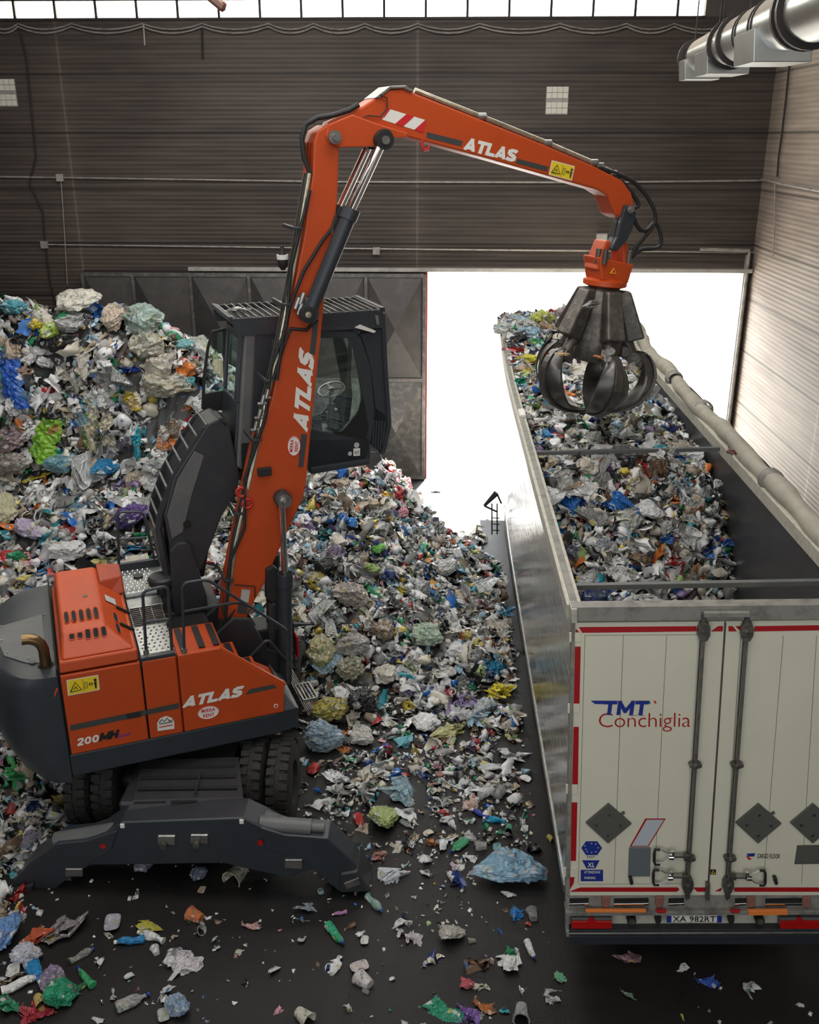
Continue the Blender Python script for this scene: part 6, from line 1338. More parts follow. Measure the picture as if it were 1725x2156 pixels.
# pieces that can be told apart: picture column and row, kind, size, colour, label, translucent, mesh detail
F = [  # floor and foot of the heaps
 (1080, 1845, 'plastic_bag', .43, (.22, .42, .58), 'large translucent pale blue bag of plastic lying on the floor left of the lorry corner', True, 4),
 (812, 1738, 'plastic_bag', .25, (.42, .52, .20), 'knotted pale green bag standing on the floor right of the outrigger', False, 4),
 (758, 1733, 'plastic_bottle', .16, 'red', 'red bottle lying left of the pale green bag', False, None),
 (762, 1747, 'film_wrap', .12, (.62, .50, .38), 'cream scrap of film below the red bottle', False, 4),
 (850, 1678, 'film_wrap', .34, (.30, .48, .56), 'flattened translucent blue bag just behind the pale green bag', True, 4),
 (858, 1738, 'plastic_bottle', .12, 'pale grey', 'clear crushed bottle right of the pale green bag', True, None),
 (765, 1492, 'plastic_bag', .33, (.012, .012, .014), 'black bin bag at the foot of the middle heap', False, 4),
 (693, 1515, 'plastic_bag', .36, (.46, .40, .07), 'yellowish bag of waste on the floor left of the black bin bag', True, 4),
 (677, 1573, 'plastic_bag', .36, (.30, .42, .52), 'pale blue translucent bag beside the big right tyre', True, 4),
 (1050, 1460, 'film_wrap', .34, (.80, .66, .04), 'bright yellow plastic sheet on the floor beside the lorry flank', False, 4),
 (978, 1478, 'film_wrap', .24, (.34, .28, .48), 'mauve plastic sheet left of the bright yellow one', False, 4),
 (1018, 1498, 'plastic_bag', .22, (.62, .66, .72), 'white translucent bag between the mauve and yellow sheets', True, 4),
 (895, 1532, 'plastic_bag', .25, 'white', 'white bag with faint print at the end of the wire loop', False, 4),
 (950, 1545, 'film_wrap', .30, (.52, .50, .24), 'pale yellow plastic sheet right of the white printed bag', False, 4),
 (768, 1562, 'plastic_bag', .22, (.56, .54, .50), 'plump off-white bag on the floor below the black bin bag', False, 4),
 (770, 1532, 'film_wrap', .20, 'dull grey', 'grey film heaped above the plump off-white bag', False, 4),
 (820, 1520, 'film_wrap', .22, 'white', 'white printed film right of the black bin bag', False, 4),
 (840, 1478, 'film_wrap', .22, (.5, .45, .42), 'pale pinkish film near the black bin bag', False, 4),
 (850, 1568, 'film_wrap', .20, (.15, .45, .52), 'turquoise and white wrapper on the floor below the printed bag', False, 4),
 (876, 1574, 'film_wrap', .09, 'red', 'red wrapper beside the turquoise one', False, None),
 (815, 1572, 'plastic_tub', .09, (.12, .08, .35), 'violet tub on the floor left of the turquoise wrapper', False, None),
 (725, 1582, 'film_wrap', .13, (.65, .25, .08), 'orange and red wrapper right of the pale blue bag', False, 4),
 (720, 1560, 'plastic_bottle', .10, 'green', 'green bottle above the orange and red wrapper', False, None),
 (1075, 1592, 'film_wrap', .30, 'white', 'crumpled white bag lying near the lorry flank', False, 4),
 (1002, 1565, 'plastic_tub', .10, 'red', 'red tub on the floor left of the crumpled white bag', False, None),
 (1030, 1568, 'plastic_bottle', .10, 'blue', 'blue bottle right of the red tub', False, None),
 (1022, 1673, 'plastic_tub', .15, 'white', 'oval white tray lying open on the floor', False, None),
 (987, 1697, 'film_wrap', .17, (.72, .52, .44), 'white and orange packet left of the oval white tray', False, 4),
 (1012, 1718, 'plastic_bottle', .16, (.05, .08, .45), 'dark blue and white bottle lying below the oval tray', False, None),
 (1042, 1730, 'plastic_bottle', .17, (.01, .35, .60), 'bright turquoise blue bottle lying beside the dark blue one', False, None),
 (1072, 1748, 'plastic_tub', .09, (.10, .50, .32), 'small green tub right of the turquoise bottle', False, None),
 (1085, 1658, 'film_wrap', .12, (.70, .55, .35), 'yellow and white packet near the lorry flank', False, None),
 (1050, 1638, 'plastic_bottle', .12, 'white', 'clear flattened bottle above the yellow and white packet', True, None),
 (965, 1785, 'plastic_bottle', .17, (.05, .35, .15), 'green bottle with a printed label in the middle of the floor', False, None),
 (1012, 1786, 'plastic_tub', .11, 'pale grey', 'clear cup standing right of the green bottle', True, None),
 (1047, 1789, 'plastic_tub', .11, (.25, .50, .55), 'pale turquoise tray above the large blue bag', False, None),
 (988, 1806, 'film_wrap', .10, 'white', 'white scrap below the green bottle', False, None),
 (955, 1823, 'film_wrap', .09, (.65, .5, .6), 'small pinkish paper on the floor', False, None),
 (953, 1849, 'plastic_tub', .10, 'white', 'small flat white carton below the pinkish paper', False, None),
 (836, 1785, 'film_wrap', .10, 'cream', 'cream scrap below the pale green bag', False, None),
 (800, 1805, 'film_wrap', .14, (.45, .22, .18), 'reddish scrap beside the right outrigger foot', False, 4),
 (822, 1850, 'film_wrap', .24, (.62, .64, .68), 'crumpled translucent white film in front of the right outrigger foot', False, 4),
 (788, 1905, 'plastic_bottle', .18, (.25, .40, .35), 'blue and green bottle lying below the right outrigger foot', False, None),
 (716, 1925, 'plastic_bottle', .10, (.55, .25, .5), 'pinkish mauve bottle below the right outrigger foot', False, None),
 (706, 1970, 'plastic_bottle', .20, (.03, .38, .18), 'large crushed green bottle on the bare floor', False, None),
 (648, 1912, 'film_wrap', .17, (.30, .36, .42), 'translucent grey blue film near the outrigger beam', True, 4),
 (768, 1983, 'plastic_tub', .09, 'white', 'small white cup right of the large green bottle', False, None),
 (835, 1950, 'film_wrap', .10, 'white', 'white paper scrap in the middle of the floor', False, None),
 (872, 1978, 'film_wrap', .14, (.68, .62, .66), 'white folded card with pink print', False, 4),
 (950, 1975, 'plastic_bag', .17, (.50, .47, .42), 'crumpled greyish bag in the middle of the foreground floor', False, 4),
 (1088, 1928, 'film_wrap', .13, (.03, .22, .60), 'bright blue scrap on the floor left of the trailer bumper', False, 4),
 (1122, 1930, 'plastic_tub', .11, 'dull grey', 'clear crushed cup near the trailer bumper', False, None),
 (1112, 1947, 'plastic_tub', .05, 'red', 'tiny red cap below the clear crushed cup', False, None),
 (1070, 1885, 'film_wrap', .10, 'white', 'white scrap below the large blue bag', False, None),
 (1117, 2002, 'plastic_bottle', .15, 'white', 'small white bottle standing out in the right foreground', False, None),
 (1077, 2008, 'film_wrap', .12, (.03, .28, .12), 'dark green scrap left of the small white bottle', False, 4),
 (1072, 2030, 'film_wrap', .22, 'white', 'white crumpled wrapper below the dark green scrap', False, 4),
 (757, 2040, 'plastic_tub', .14, (.75, .65, .65), 'round white lid with a red rim in the foreground', False, None),
 (767, 2070, 'plastic_tub', .14, (.72, .66, .66), 'white tub lid just below the red rimmed one', False, None),
 (704, 2037, 'film_wrap', .11, 'white', 'square white paper left of the red rimmed lid', False, None),
 (982, 2073, 'film_wrap', .11, (.6, .12, .15), 'red and white wrapper in the foreground', False, 4),
 (1010, 2080, 'film_wrap', .09, 'cream', 'cream scrap right of the red and white wrapper', False, None),
 (1159, 2098, 'film_wrap', .13, (.6, .6, .6), 'white crumpled film in the right foreground', False, 4),
 (1178, 2058, 'film_wrap', .10, (.15, .45, .25), 'green and white scrap at the right', False, None),
 (928, 2130, 'film_wrap', .20, (.02, .28, .15), 'dark green crumpled film at the bottom edge', False, 4),
 (985, 2140, 'film_wrap', .18, (.22, .12, .40), 'purple and white film right of the dark green one', False, 4),
 (1022, 2122, 'film_wrap', .12, (.50, .16, .04), 'orange brown scrap near the bottom edge', False, None),
 (1098, 2138, 'plastic_tub', .14, (.42, .42, .44), 'open grey box like wrapper at the bottom edge', False, None),
 (640, 2146, 'plastic_tub', .14, 'cream', 'yellowish carton at the bottom edge below the machine', False, None),
 (393, 2035, 'film_wrap', .26, (.66, .62, .64), 'open white bag with red inside in the left foreground', False, 4),
 (398, 2030, 'film_wrap', .10, (.40, .03, .03), 'dark red piece lying in the open white bag', False, None),
 (375, 2130, 'plastic_bag', .18, (.30, .42, .60), 'pale blue and white plastic bag at the lower left edge', True, 4),
 (345, 2142, 'plastic_tub', .12, (.5, .5, .46), 'grey tub left of the pale blue and white bag', False, None),
 (281, 2112, 'plastic_bottle', .19, (.45, .43, .42), 'clear crumpled bottle in the lower left', True, None),
 (320, 1977, 'plastic_bottle', .20, 'white', 'white bottle with a purple label in the left foreground', False, None),
 (275, 1985, 'plastic_bottle', .19, (.02, .22, .50), 'blue bottle touching the white one with the purple label', False, None),
 (238, 1949, 'plastic_tub', .18, (.52, .50, .58), 'long pale mauve tray in the left foreground', False, None),
 (316, 1948, 'film_wrap', .15, (.60, .55, .08), 'yellow wrapper right of the pale mauve tray', False, 4),
 (412, 1934, 'plastic_tub', .14, (.62, .18, .06), 'orange and blue packet below the outrigger beam', False, None),
 (532, 1951, 'film_wrap', .11, (.60, .35, .33), 'small red and white packet below the outrigger beam', False, None),
 (328, 2005, 'plastic_tub', .08, 'white', 'small white tub below the white bottle', False, None),
 (365, 2006, 'film_wrap', .10, (.30, .38, .48), 'bluish scrap above the open white bag', False, None),
 (130, 1962, 'film_wrap', .34, (.34, .30, .31), 'greyish torn film in the left foreground', False, 4),
 (75, 1975, 'film_wrap', .21, (.62, .12, .05), 'orange red packet at the left', False, 4),
 (172, 2015, 'plastic_bottle', .16, (.38, .37, .35), 'clear crushed bottle at the lower left', True, None),
 (55, 2020, 'plastic_bag', .20, (.55, .57, .64), 'white and blue bag among the litter at the lower left', False, 4),
 (10, 1985, 'plastic_bag', .25, (.14, .28, .55), 'blue and white bag at the left edge of the foreground', False, 4),
 (75, 2050, 'plastic_bottle', .22, (.02, .25, .55), 'bright blue bottle among the litter at the lower left', False, None),
 (42, 2078, 'plastic_bottle', .22, 'white', 'long white detergent bottle at the lower left', False, None),
 (112, 2070, 'plastic_bag', .19, (.30, .22, .38), 'purple tinted translucent bag at the lower left', True, 4),
 (182, 2062, 'plastic_bottle', .19, (.05, .38, .15), 'bright green bottle at the lower left', False, None),
 (165, 2085, 'plastic_bottle', .16, (.02, .14, .07), 'dark green bottle below the bright green one', False, None),
 (125, 2110, 'plastic_bag', .22, (.02, .28, .14), 'green bag near the lower left corner', False, 4),
 (85, 2114, 'plastic_tub', .12, (.62, .48, .12), 'yellow printed tub near the lower left corner', False, None),
 (70, 2140, 'film_wrap', .22, (.45, .04, .06), 'dark red film near the lower left corner', False, 4),
 (25, 2122, 'film_wrap', .2, (.03, .25, .12), 'green film at the lower left corner', False, 4),
 (28, 2050, 'plastic_tub', .14, 'white', 'white tray at the left edge above the detergent bottle', False, None),
 (505, 2005, 'film_wrap', .05, 'cream', 'small pale scrap alone on the dark floor', False, None),
 (1490, 2068, 'film_wrap', .12, (.03, .10, .5), 'blue wrapper under the trailer rear at the right', False, None),
 (1330, 2020, 'film_wrap', .15, (.50, .30, .34), 'pinkish film under the left part of the trailer rear', False, 4),
 (1435, 2042, 'film_wrap', .08, 'white', 'white scrap under the trailer rear', False, None),
 (1328, 2100, 'film_wrap', .12, (.16, .25, .16), 'grey green film at the bottom below the trailer', False, None),
 (1180, 1745, 'film_wrap', .10, (.55, .30, .12), 'brown and white scrap peeping out under the lorry flank', False, None),
 (1160, 1768, 'plastic_tub', .08, 'yellow', 'yellow scrap peeping out under the lorry flank', False, None),
 # middle heap
 (805, 1345, 'plastic_bag', .33, (.36, .28, .18), 'large brownish translucent bag of waste low on the middle heap', True, 4),
 (905, 1355, 'plastic_bag', .33, (.38, .50, .36), 'large translucent bag with green content right of the brownish bag', True, 4),
 (740, 1270, 'plastic_bag', .38, (.50, .42, .38), 'large translucent pinkish bag on the middle heap', True, 4),
 (748, 1378, 'plastic_bag', .36, (.44, .42, .38), 'greyish translucent bag with blue bits low on the middle heap', True, 4),
 (740, 1425, 'plastic_bag', .36, (.38, .36, .24), 'translucent bag with yellowish bottom at the foot of the middle heap', True, 4),
 (815, 1430, 'plastic_bag', .26, (.60, .56, .48), 'pale bag at the foot of the middle heap right of the yellowish one', False, 4),
 (715, 1450, 'film_wrap', .16, (.75, .07, .02), 'bright red plastic piece left of the black bin bag', False, 4),
 (930, 1412, 'film_wrap', .32, (.60, .58, .54), 'whitish film with an orange spot low on the middle heap', False, 4),
 (915, 1425, 'plastic_tub', .07, (.8, .42, .03), 'orange tub beside the whitish film', False, None),
 (1035, 1405, 'film_wrap', .26, (.01, .20, .36), 'teal blue plastic sheet at the right foot of the middle heap', False, 4),
 (1060, 1290, 'film_wrap', .26, (.01, .22, .38), 'teal plastic sheet beside the lorry flank on the middle heap', False, 4),
 (680, 1400, 'plastic_bag', .34, (.42, .38, .14), 'yellowish bag of waste behind the folding step', True, 4),
 (742, 1108, 'plastic_bag', .15, (.01, .22, .65), 'round bright blue plastic ball like bag on the middle heap', False, 4),
 (690, 1128, 'film_wrap', .26, (.08, .42, .45), 'turquoise sheet left of the bright blue one on the middle heap', False, 4),
 (796, 1162, 'plastic_bag', .16, (.12, .50, .05), 'bright green bag high on the middle heap', False, 4),
 (782, 1210, 'plastic_bag', .22, (.32, .48, .14), 'olive green bag on the middle heap below the bright green one', False, 4),
 (706, 1178, 'plastic_bag', .26, (.16, .12, .20), 'dark purple bag on the left part of the middle heap', False, 4),
 (848, 1090, 'plastic_bag', .22, (.60, .25, .32), 'pink bag near the top of the middle heap', False, 4),
 (827, 1006, 'film_wrap', .20, (.85, .03, .35), 'magenta plastic sheet at the top of the middle heap', False, 4),
 (806, 1042, 'film_wrap', .19, (.85, .48, .03), 'orange yellow sheet near the top of the middle heap', False, 4),
 (770, 1035, 'film_wrap', .17, (.02, .02, .03), 'black film beside the orange yellow sheet', False, 4),
 (938, 1208, 'plastic_bag', .26, (.68, .67, .64), 'white bag on the right shoulder of the middle heap', False, 4),
 (1015, 1188, 'film_wrap', .18, (.80, .15, .28), 'pink plastic film near the lorry on the middle heap', False, 4),
 (1030, 1212, 'film_wrap', .16, (.65, .05, .08), 'red plastic film below the pink one near the lorry', False, 4),
 (840, 1250, 'film_wrap', .22, (.60, .50, .04), 'yellow film in the middle of the middle heap', False, 4),
 (910, 1230, 'film_wrap', .18, (.75, .34, .02), 'orange wrapper in the middle of the middle heap', False, 4),
 (905, 1072, 'film_wrap', .16, (.10, .55, .30), 'pale green film at the right edge of the middle heap', False, 4),
 (663, 1050, 'film_wrap', .18, (.02, .04, .22), 'dark blue film just right of the boom on the middle heap', False, 4),
 (478, 1060, 'plastic_bag', .38, (.014, .014, .016), 'black bin bag seen between the riser and the boom', False, 4),
 (440, 1235, 'film_wrap', .20, (.62, .52, .06), 'yellow film below the raised arm of the machine', False, 4),
 (470, 1115, 'plastic_bag', .26, (.50, .52, .52), 'grey white bag left of the boom below the black bin bag', True, 4),
 # left heap
 (150, 1180, 'plastic_bag', .42, (.66, .66, .66), 'large white translucent bag in front of the tall left heap', False, 4),
 (205, 1195, 'film_wrap', .36, (.60, .56, .22), 'pale yellow sheet left of the rear hand rail', False, 4),
 (85, 1212, 'film_wrap', .24, (.03, .24, .60), 'bright blue sheet in front of the tall left heap', False, 4),
 (275, 1110, 'plastic_bag', .42, (.09, .05, .20), 'dark purple bag seen through the rear hand rail', False, 4),
 (290, 1160, 'film_wrap', .38, (.01, .20, .38), 'blue plastic sheet below the dark purple bag', False, 4),
 (10, 1090, 'plastic_bag', .40, (.52, .50, .32), 'pale yellow bag at the left edge of the picture', False, 4),
 (55, 1128, 'plastic_bag', .34, (.50, .42, .56), 'pale lilac bag at the left in front of the tall heap', False, 4),
 (82, 1005, 'film_wrap', .28, (.55, .45, .02), 'yellow sheet low on the face of the tall heap', False, 4),
 (228, 1002, 'plastic_bag', .33, (.01, .17, .36), 'teal blue bag low on the face of the tall heap', False, 4),
 (128, 995, 'plastic_bag', .38, (.14, .34, .42), 'pale blue bag low on the face of the tall heap', True, 4),
 (265, 605 + 345, 'plastic_bag', .30, (.10, .09, .12), 'dark bag at the right part of the tall heap face', False, 4),
 (310, 705, 'plastic_bag', .60, (.34, .46, .40), 'large greenish translucent bag on the crest of the tall heap', True, 4),
 (310, 755, 'plastic_bag', .58, (.52, .50, .40), 'large cream translucent bag below the greenish one on the tall heap', True, 4),
 (345, 838, 'plastic_bag', .62, (.44, .42, .33), 'large beige translucent bag at the right of the tall heap', True, 4),
 (150, 702, 'plastic_bag', .40, (.50, .50, .50), 'round translucent bag with bright bits near the crest of the tall heap', True, 4),
 (80, 695, 'plastic_bag', .28, (.62, .48, .03), 'yellow bag near the crest of the tall heap', False, 4),
 (110, 715, 'plastic_bag', .34, (.38, .52, .10), 'lime green bag near the crest of the tall heap', False, 4),
 (30, 662, 'plastic_bag', .30, (.08, .32, .40), 'turquoise bag at the top left of the tall heap', False, 4),
 (165, 662, 'plastic_bag', .60, (.60, .58, .50), 'long whitish bag lying along the crest of the tall heap', False, 4),
 (240, 690, 'plastic_bag', .36, (.56, .46, .36), 'beige bag on the crest of the tall heap', False, 4),
 (390, 740, 'plastic_bag', .30, (.18, .40, .42), 'turquoise bag at the right end of the crest', False, 4),
 (420, 752, 'plastic_bag', .42, (.46, .50, .42), 'pale translucent bag beside the open cab door', True, 4),
 (272, 780, 'film_wrap', .26, (.01, .06, .42), 'royal blue film high on the tall heap', False, 4),
 (135, 745, 'plastic_bag', .40, (.02, .02, .022), 'black bag near the crest of the tall heap', False, 4),
 (390, 820, 'plastic_bag', .32, (.12, .42, .46), 'turquoise and white bag at the right of the tall heap', False, 4),
 (398, 860, 'plastic_tub', .12, (.8, .2, .03), 'small orange tub left of the open cab door', False, None),
 (50, 800, 'plastic_bag', .34, (.34, .22, .15), 'brown bag right of the hanging blue bag', False, 4),
 (30, 1000, 'plastic_bag', .5, (.36, .32, .30), 'greyish translucent bag at the left edge of the tall heap face', True, 4),
 (20, 950, 'plastic_bag', .5, (.34, .24, .24), 'dusky pink translucent bag at the left edge of the tall heap face', True, 4),
 (95, 775, 'plastic_bag', .22, (.62, .6, .62), 'small white bag on the face of the tall heap', False, 4),
 (40, 1635, 'film_wrap', .26, (.05, .40, .12), 'green film left of the counterweight on the floor', False, 4),
 (25, 1610, 'plastic_bottle', .2, (.08, .45, .12), 'bright green bottle left of the counterweight', False, None),
 (90, 1600, 'film_wrap', .2, (.02, .25, .1), 'dark green film under the counterweight', False, 4),
 (50, 1622, 'plastic_tub', .07, (.75, .4, .04), 'small orange ball shaped piece left of the counterweight', False, None),
 (130, 1690, 'film_wrap', .22, (.42, .33, .12), 'yellowish film left of the rear tyres', False, 4),
 (60, 1778, 'plastic_tub', .16, (.34, .32, .42), 'long greyish violet tray left of the left outrigger', False, None),
 (28, 1775, 'film_wrap', .10, (.60, .58, .20), 'pale yellow scrap at the left edge of the floor', False, None),
 (305, 1828, 'plastic_bag', .16, (.22, .22, .26), 'grey bag in the shade under the outrigger beam', False, 4),
 (420, 1850, 'plastic_bag', .17, (.16, .18, .26), 'bluish bag in the shade under the outrigger beam', False, 4),
 (500, 1848, 'plastic_tub', .2, (.5, .48, .36), 'cream carton in the shade under the outrigger beam', False, None),
]
NAMED = []
for f_ in F:
    p_ = facept(f_[0], f_[1]); p_ = atZ(f_[0], f_[1], 0) if p_ is None else p_; NAMED.append((p_[0], p_[1], p_[2], f_[3] * (.95 if f_[7] else .6)))
NAMED = np.array(NAMED)
def clear(x, y, z=None):
    z = H(x, y) if z is None else z
    return ~((((x[:, None] - NAMED[None, :, 0]) ** 2 + ((y[:, None] - NAMED[None, :, 1]) * .9) ** 2 + (z[:, None] - NAMED[None, :, 2]) ** 2) < NAMED[None, :, 3] ** 2).any(1))
# ------------------------------------------------------------------ waste: placing
def rotmats(n, r, flat_=.5, nrm=None):
    """random orientations; flat_ tilts them towards the surface normal"""
    a = r.uniform(0, 2 * math.pi, n); tilt = r.normal(scale=flat_, size=n); b_ = r.uniform(0, 2 * math.pi, n)
    Rz = np.zeros((n, 3, 3)); Rz[:, 0, 0] = np.cos(a); Rz[:, 0, 1] = -np.sin(a); Rz[:, 1, 0] = np.sin(a); Rz[:, 1, 1] = np.cos(a); Rz[:, 2, 2] = 1
    k = np.stack([np.cos(b_), np.sin(b_), 0 * b_], 1); K = np.zeros((n, 3, 3)); K[:, 0, 1] = -k[:, 2]; K[:, 0, 2] = k[:, 1]; K[:, 1, 0] = k[:, 2]; K[:, 1, 2] = -k[:, 0]; K[:, 2, 0] = -k[:, 1]; K[:, 2, 1] = k[:, 0]
    Rt = np.eye(3) + np.sin(tilt)[:, None, None] * K + (1 - np.cos(tilt))[:, None, None] * (K @ K); R_ = Rt @ Rz
    if nrm is not None:      # bring z to the normal
        z = np.array([0, 0, 1.0]); v = np.cross(np.broadcast_to(z, nrm.shape), nrm); c = nrm[:, 2]; K = np.zeros((n, 3, 3)); K[:, 0, 1] = -v[:, 2]; K[:, 0, 2] = v[:, 1]; K[:, 1, 0] = v[:, 2]; K[:, 1, 2] = -v[:, 0]; K[:, 2, 0] = -v[:, 1]; K[:, 2, 1] = v[:, 0]
        R_ = (np.eye(3) + K + (K @ K) / (1 + c)[:, None, None]) @ R_
    return R_
def surf(x, y, fn, e=.06):
    z = fn(x, y); gx_ = (fn(x + e, y) - fn(x - e, y)) / (2 * e); gy_ = (fn(x, y + e) - fn(x, y - e)) / (2 * e)
    n = np.stack([-gx_, -gy_, np.ones_like(gx_)], 1); n /= np.linalg.norm(n, axis=1, keepdims=True); return z, n
def sample(n, box, fn, r, slope=True, mask=None, minh=.05):
    out = []; tot = 0
    while tot < n:
        m = max(400, int(n * 1.5)); x = r.uniform(box[0], box[1], m); y = r.uniform(box[2], box[3], m); z, nn = surf(x, y, fn); k = (z > minh)
        if slope: k &= r.uniform(0, 4.0, m) < np.minimum(1 / nn[:, 2], 4.0)
        if mask is not None: k &= mask(x, y)
        if fn is H: k &= clear(x, y) | (r.uniform(size=m) < .18)
        out.append(np.c_[x, y, z, nn][k]); tot += k.sum()
    return np.concatenate(out)[:n]
MIX = (('plastic_bag', .13), ('film_wrap', .50), ('plastic_bottle', .06), ('plastic_tub', .07), ('small_scrap', .24))
SIZES = {'plastic_bag': (.09, .17), 'film_wrap': (.08, .19), 'plastic_bottle': (.09, .14), 'plastic_tub': (.055, .10), 'small_scrap': (.04, .09)}
def stuff(name, S, tf, r, label, scale=1.0, colw=None, flat_=.6, lift=.0, mix=MIX, lib=LOW, dim=1.0):
    kinds = [m[0] for m in mix]; w = np.array([m[1] for m in mix]); kk = r.choice(len(kinds), len(S), p=w / w.sum()); VV = []; FF = []; CC = []; off = 0
    R_ = rotmats(len(S), r, flat_, S[:, 3:6]); ci = r.choice(len(PAL), len(S), p=PW if colw is None else colw)
    for ki, kd in enumerate(kinds):
        idx = np.where(kk == ki)[0]; lib_ = lib[kd]; pi = r.integers(0, len(lib_), len(idx))
        for q in range(len(lib_)):
            ii = idx[pi == q]
            if not len(ii): continue
            v, f = lib_[q]; s = r.uniform(*SIZES[kd], len(ii)) * scale * np.exp(r.normal(scale=.22, size=len(ii)))
            P = np.einsum('nij,mj->nmi', R_[ii], v) * s[:, None, None] + S[ii, None, :3] + S[ii, None, 3:6] * (s * .25 + lift)[:, None, None]
            col = PC_[ci[ii]] * r.uniform(.75, 1.1, (len(ii), 1)) * dim
            if kd in ('plastic_bottle',): pass
            VV.append(P.reshape(-1, 3)); CC.append(np.repeat(col, len(v), 0)); FF.append((f[None] + (np.arange(len(ii)) * len(v))[:, None, None] + off).reshape(-1, 3)); off += len(ii) * len(v)
    V = np.concatenate(VV); F = np.concatenate(FF); Cc = np.clip(np.concatenate(CC), 0, .85); V = tf(V[:, 0], V[:, 1], V[:, 2])
    me = bpy.data.meshes.new(name); me.vertices.add(len(V)); me.vertices.foreach_set('co', V.astype(np.float32).ravel()); me.loops.add(F.size); me.loops.foreach_set('vertex_index', F.astype(np.int32).ravel())
    me.polygons.add(len(F)); me.polygons.foreach_set('loop_start', (np.arange(len(F)) * 3).astype(np.int32)); me.update(calc_edges=True)
    at = me.attributes.new('Col', 'FLOAT_COLOR', 'POINT'); at.data.foreach_set('color', np.c_[Cc, np.ones(len(Cc))].astype(np.float32).ravel()); me.materials.append(MATS['waste_mixed'])
    o = bpy.data.objects.new(name, me); C.objects.link(o); return tag(o, label, 'waste', kind='stuff')
visL = lambda x, y: (x > -9.6) & (y < 20.5)
r = np.random.default_rng(3)
stuff('loose_waste', sample(7000, (-9.6, -2.3, 10.4, 20.0), H, r, mask=lambda x, y: x > -9.4), ident, r, 'countless small plastic scraps covering the tall left heap', 1.3)
stuff('loose_waste', sample(9500, (-4.2, 1.15, 11.6, 20.5), H, r), ident, r, 'countless small plastic scraps covering the middle heap', .88)
stuff('loose_waste', sample(900, (-6, -4.2, 8.6, 11), H, r, minh=.03), ident, r, 'small plastic scraps lying left of the machine', .8)
stuff('loose_waste', sample(7000, (.15, 2.42, .15, 13.5), Lz, r), ttf, r, 'countless small plastic scraps on top of the trailer load', .85)
# litter scattered on the floor, thinning towards the camera
def litter(n, dens, label, scale, mix, r):
    S = np.zeros((0, 2))
    while len(S) < n:
        x = r.uniform(-6, 4.5, 6000); y = r.uniform(5.2, 14.5, 6000); k = clear(x, y) & (r.uniform(size=6000) < np.array([dens(a, c) for a, c in zip(x, y)])) & ~((x > 1.2) & (y > 7.3)) & (H(x, y) <= .12)
        k &= ~((x > -4.4) & (x < -1.4) & (y > 8.1) & (y < 12.9) & (r.uniform(size=6000) < .8)); S = np.concatenate([S, np.stack([x, y], 1)[k]])
    S = S[:n]; S = np.concatenate([S, np.tile([0, 0, 0, 1.0], (n, 1))], 1)
    return stuff('floor_litter', S, ident, r, label, scale, flat_=.35, mix=mix)
def dens(x, y):
    d = np.interp(y, [5.2, 7.5, 8.5, 9.5, 11, 12.5], [.05, .07, .14, .4, .8, 1]); 
    if x < -3.3 and y < 8.4: d = max(d, np.interp(x, [-5, -4.2, -3.3], [.55, .4, .05]))
    if x < -4.3: d = max(d, .6)
    if x > 1.1: d *= .4
    return d
litter(2600, dens, 'tiny flakes and crumbs of plastic strewn over the dark floor', .30, (('small_scrap', .8), ('film_wrap', .2)), r)
litter(1100, dens, 'small plastic scraps scattered over the dark floor', .62, (('small_scrap', .5), ('film_wrap', .4), ('plastic_tub', .1)), r)
litter(420, lambda x, y: dens(x, y) * (y > 9.5 or x < -3.8), 'mixed plastic pieces scattered near the foot of the heaps', .95, MIX, r)

# individually built pieces: prototypes as shared meshes
PM = {}
def pmesh(kind, i, sub=None):
    key = (kind, i, sub)
    if key in PM: return PM[key]
    v, f = p_bag(500 + i, sub) if sub and kind == 'plastic_bag' else (p_sheet(560 + i, 26, 8) if sub else KINDS[kind][i % len(KINDS[kind])])
    me = bpy.data.meshes.new(kind); me.from_pydata(v.tolist(), [], f.tolist()); me.materials.append(MATS['waste_plastic']); me.update(); PM[key] = me; return me
def put(kind, i, loc, size, rotm, col, label, cat, group=None, film=False, sub=None, squash=1.0, name=None):
    me = pmesh(kind, i, sub)
    if film:
        k2 = (kind, i, sub, 'film')
        if k2 not in PM: PM[k2] = me.copy(); PM[k2].materials[0] = MATS['waste_film']
        me = PM[k2]
    o = bpy.data.objects.new(name or kind, me); C.objects.link(o); s3 = Matrix.Diagonal((size, size, size * squash, 1))
    o.matrix_world = Matrix.Translation(Vector(loc)) @ Matrix(rotm.tolist()).to_4x4() @ s3; o.color = (*col, 1); return tag(o, label, cat, group)
SHAPE = {'plastic_bag': 'crumpled {} plastic bag', 'film_wrap': 'torn {} plastic film', 'plastic_bottle': 'crushed {} plastic bottle', 'plastic_tub': '{} plastic tub or tray'}
CAT = {'plastic_bag': 'bag', 'film_wrap': 'plastic film', 'plastic_bottle': 'bottle', 'plastic_tub': 'tub'}
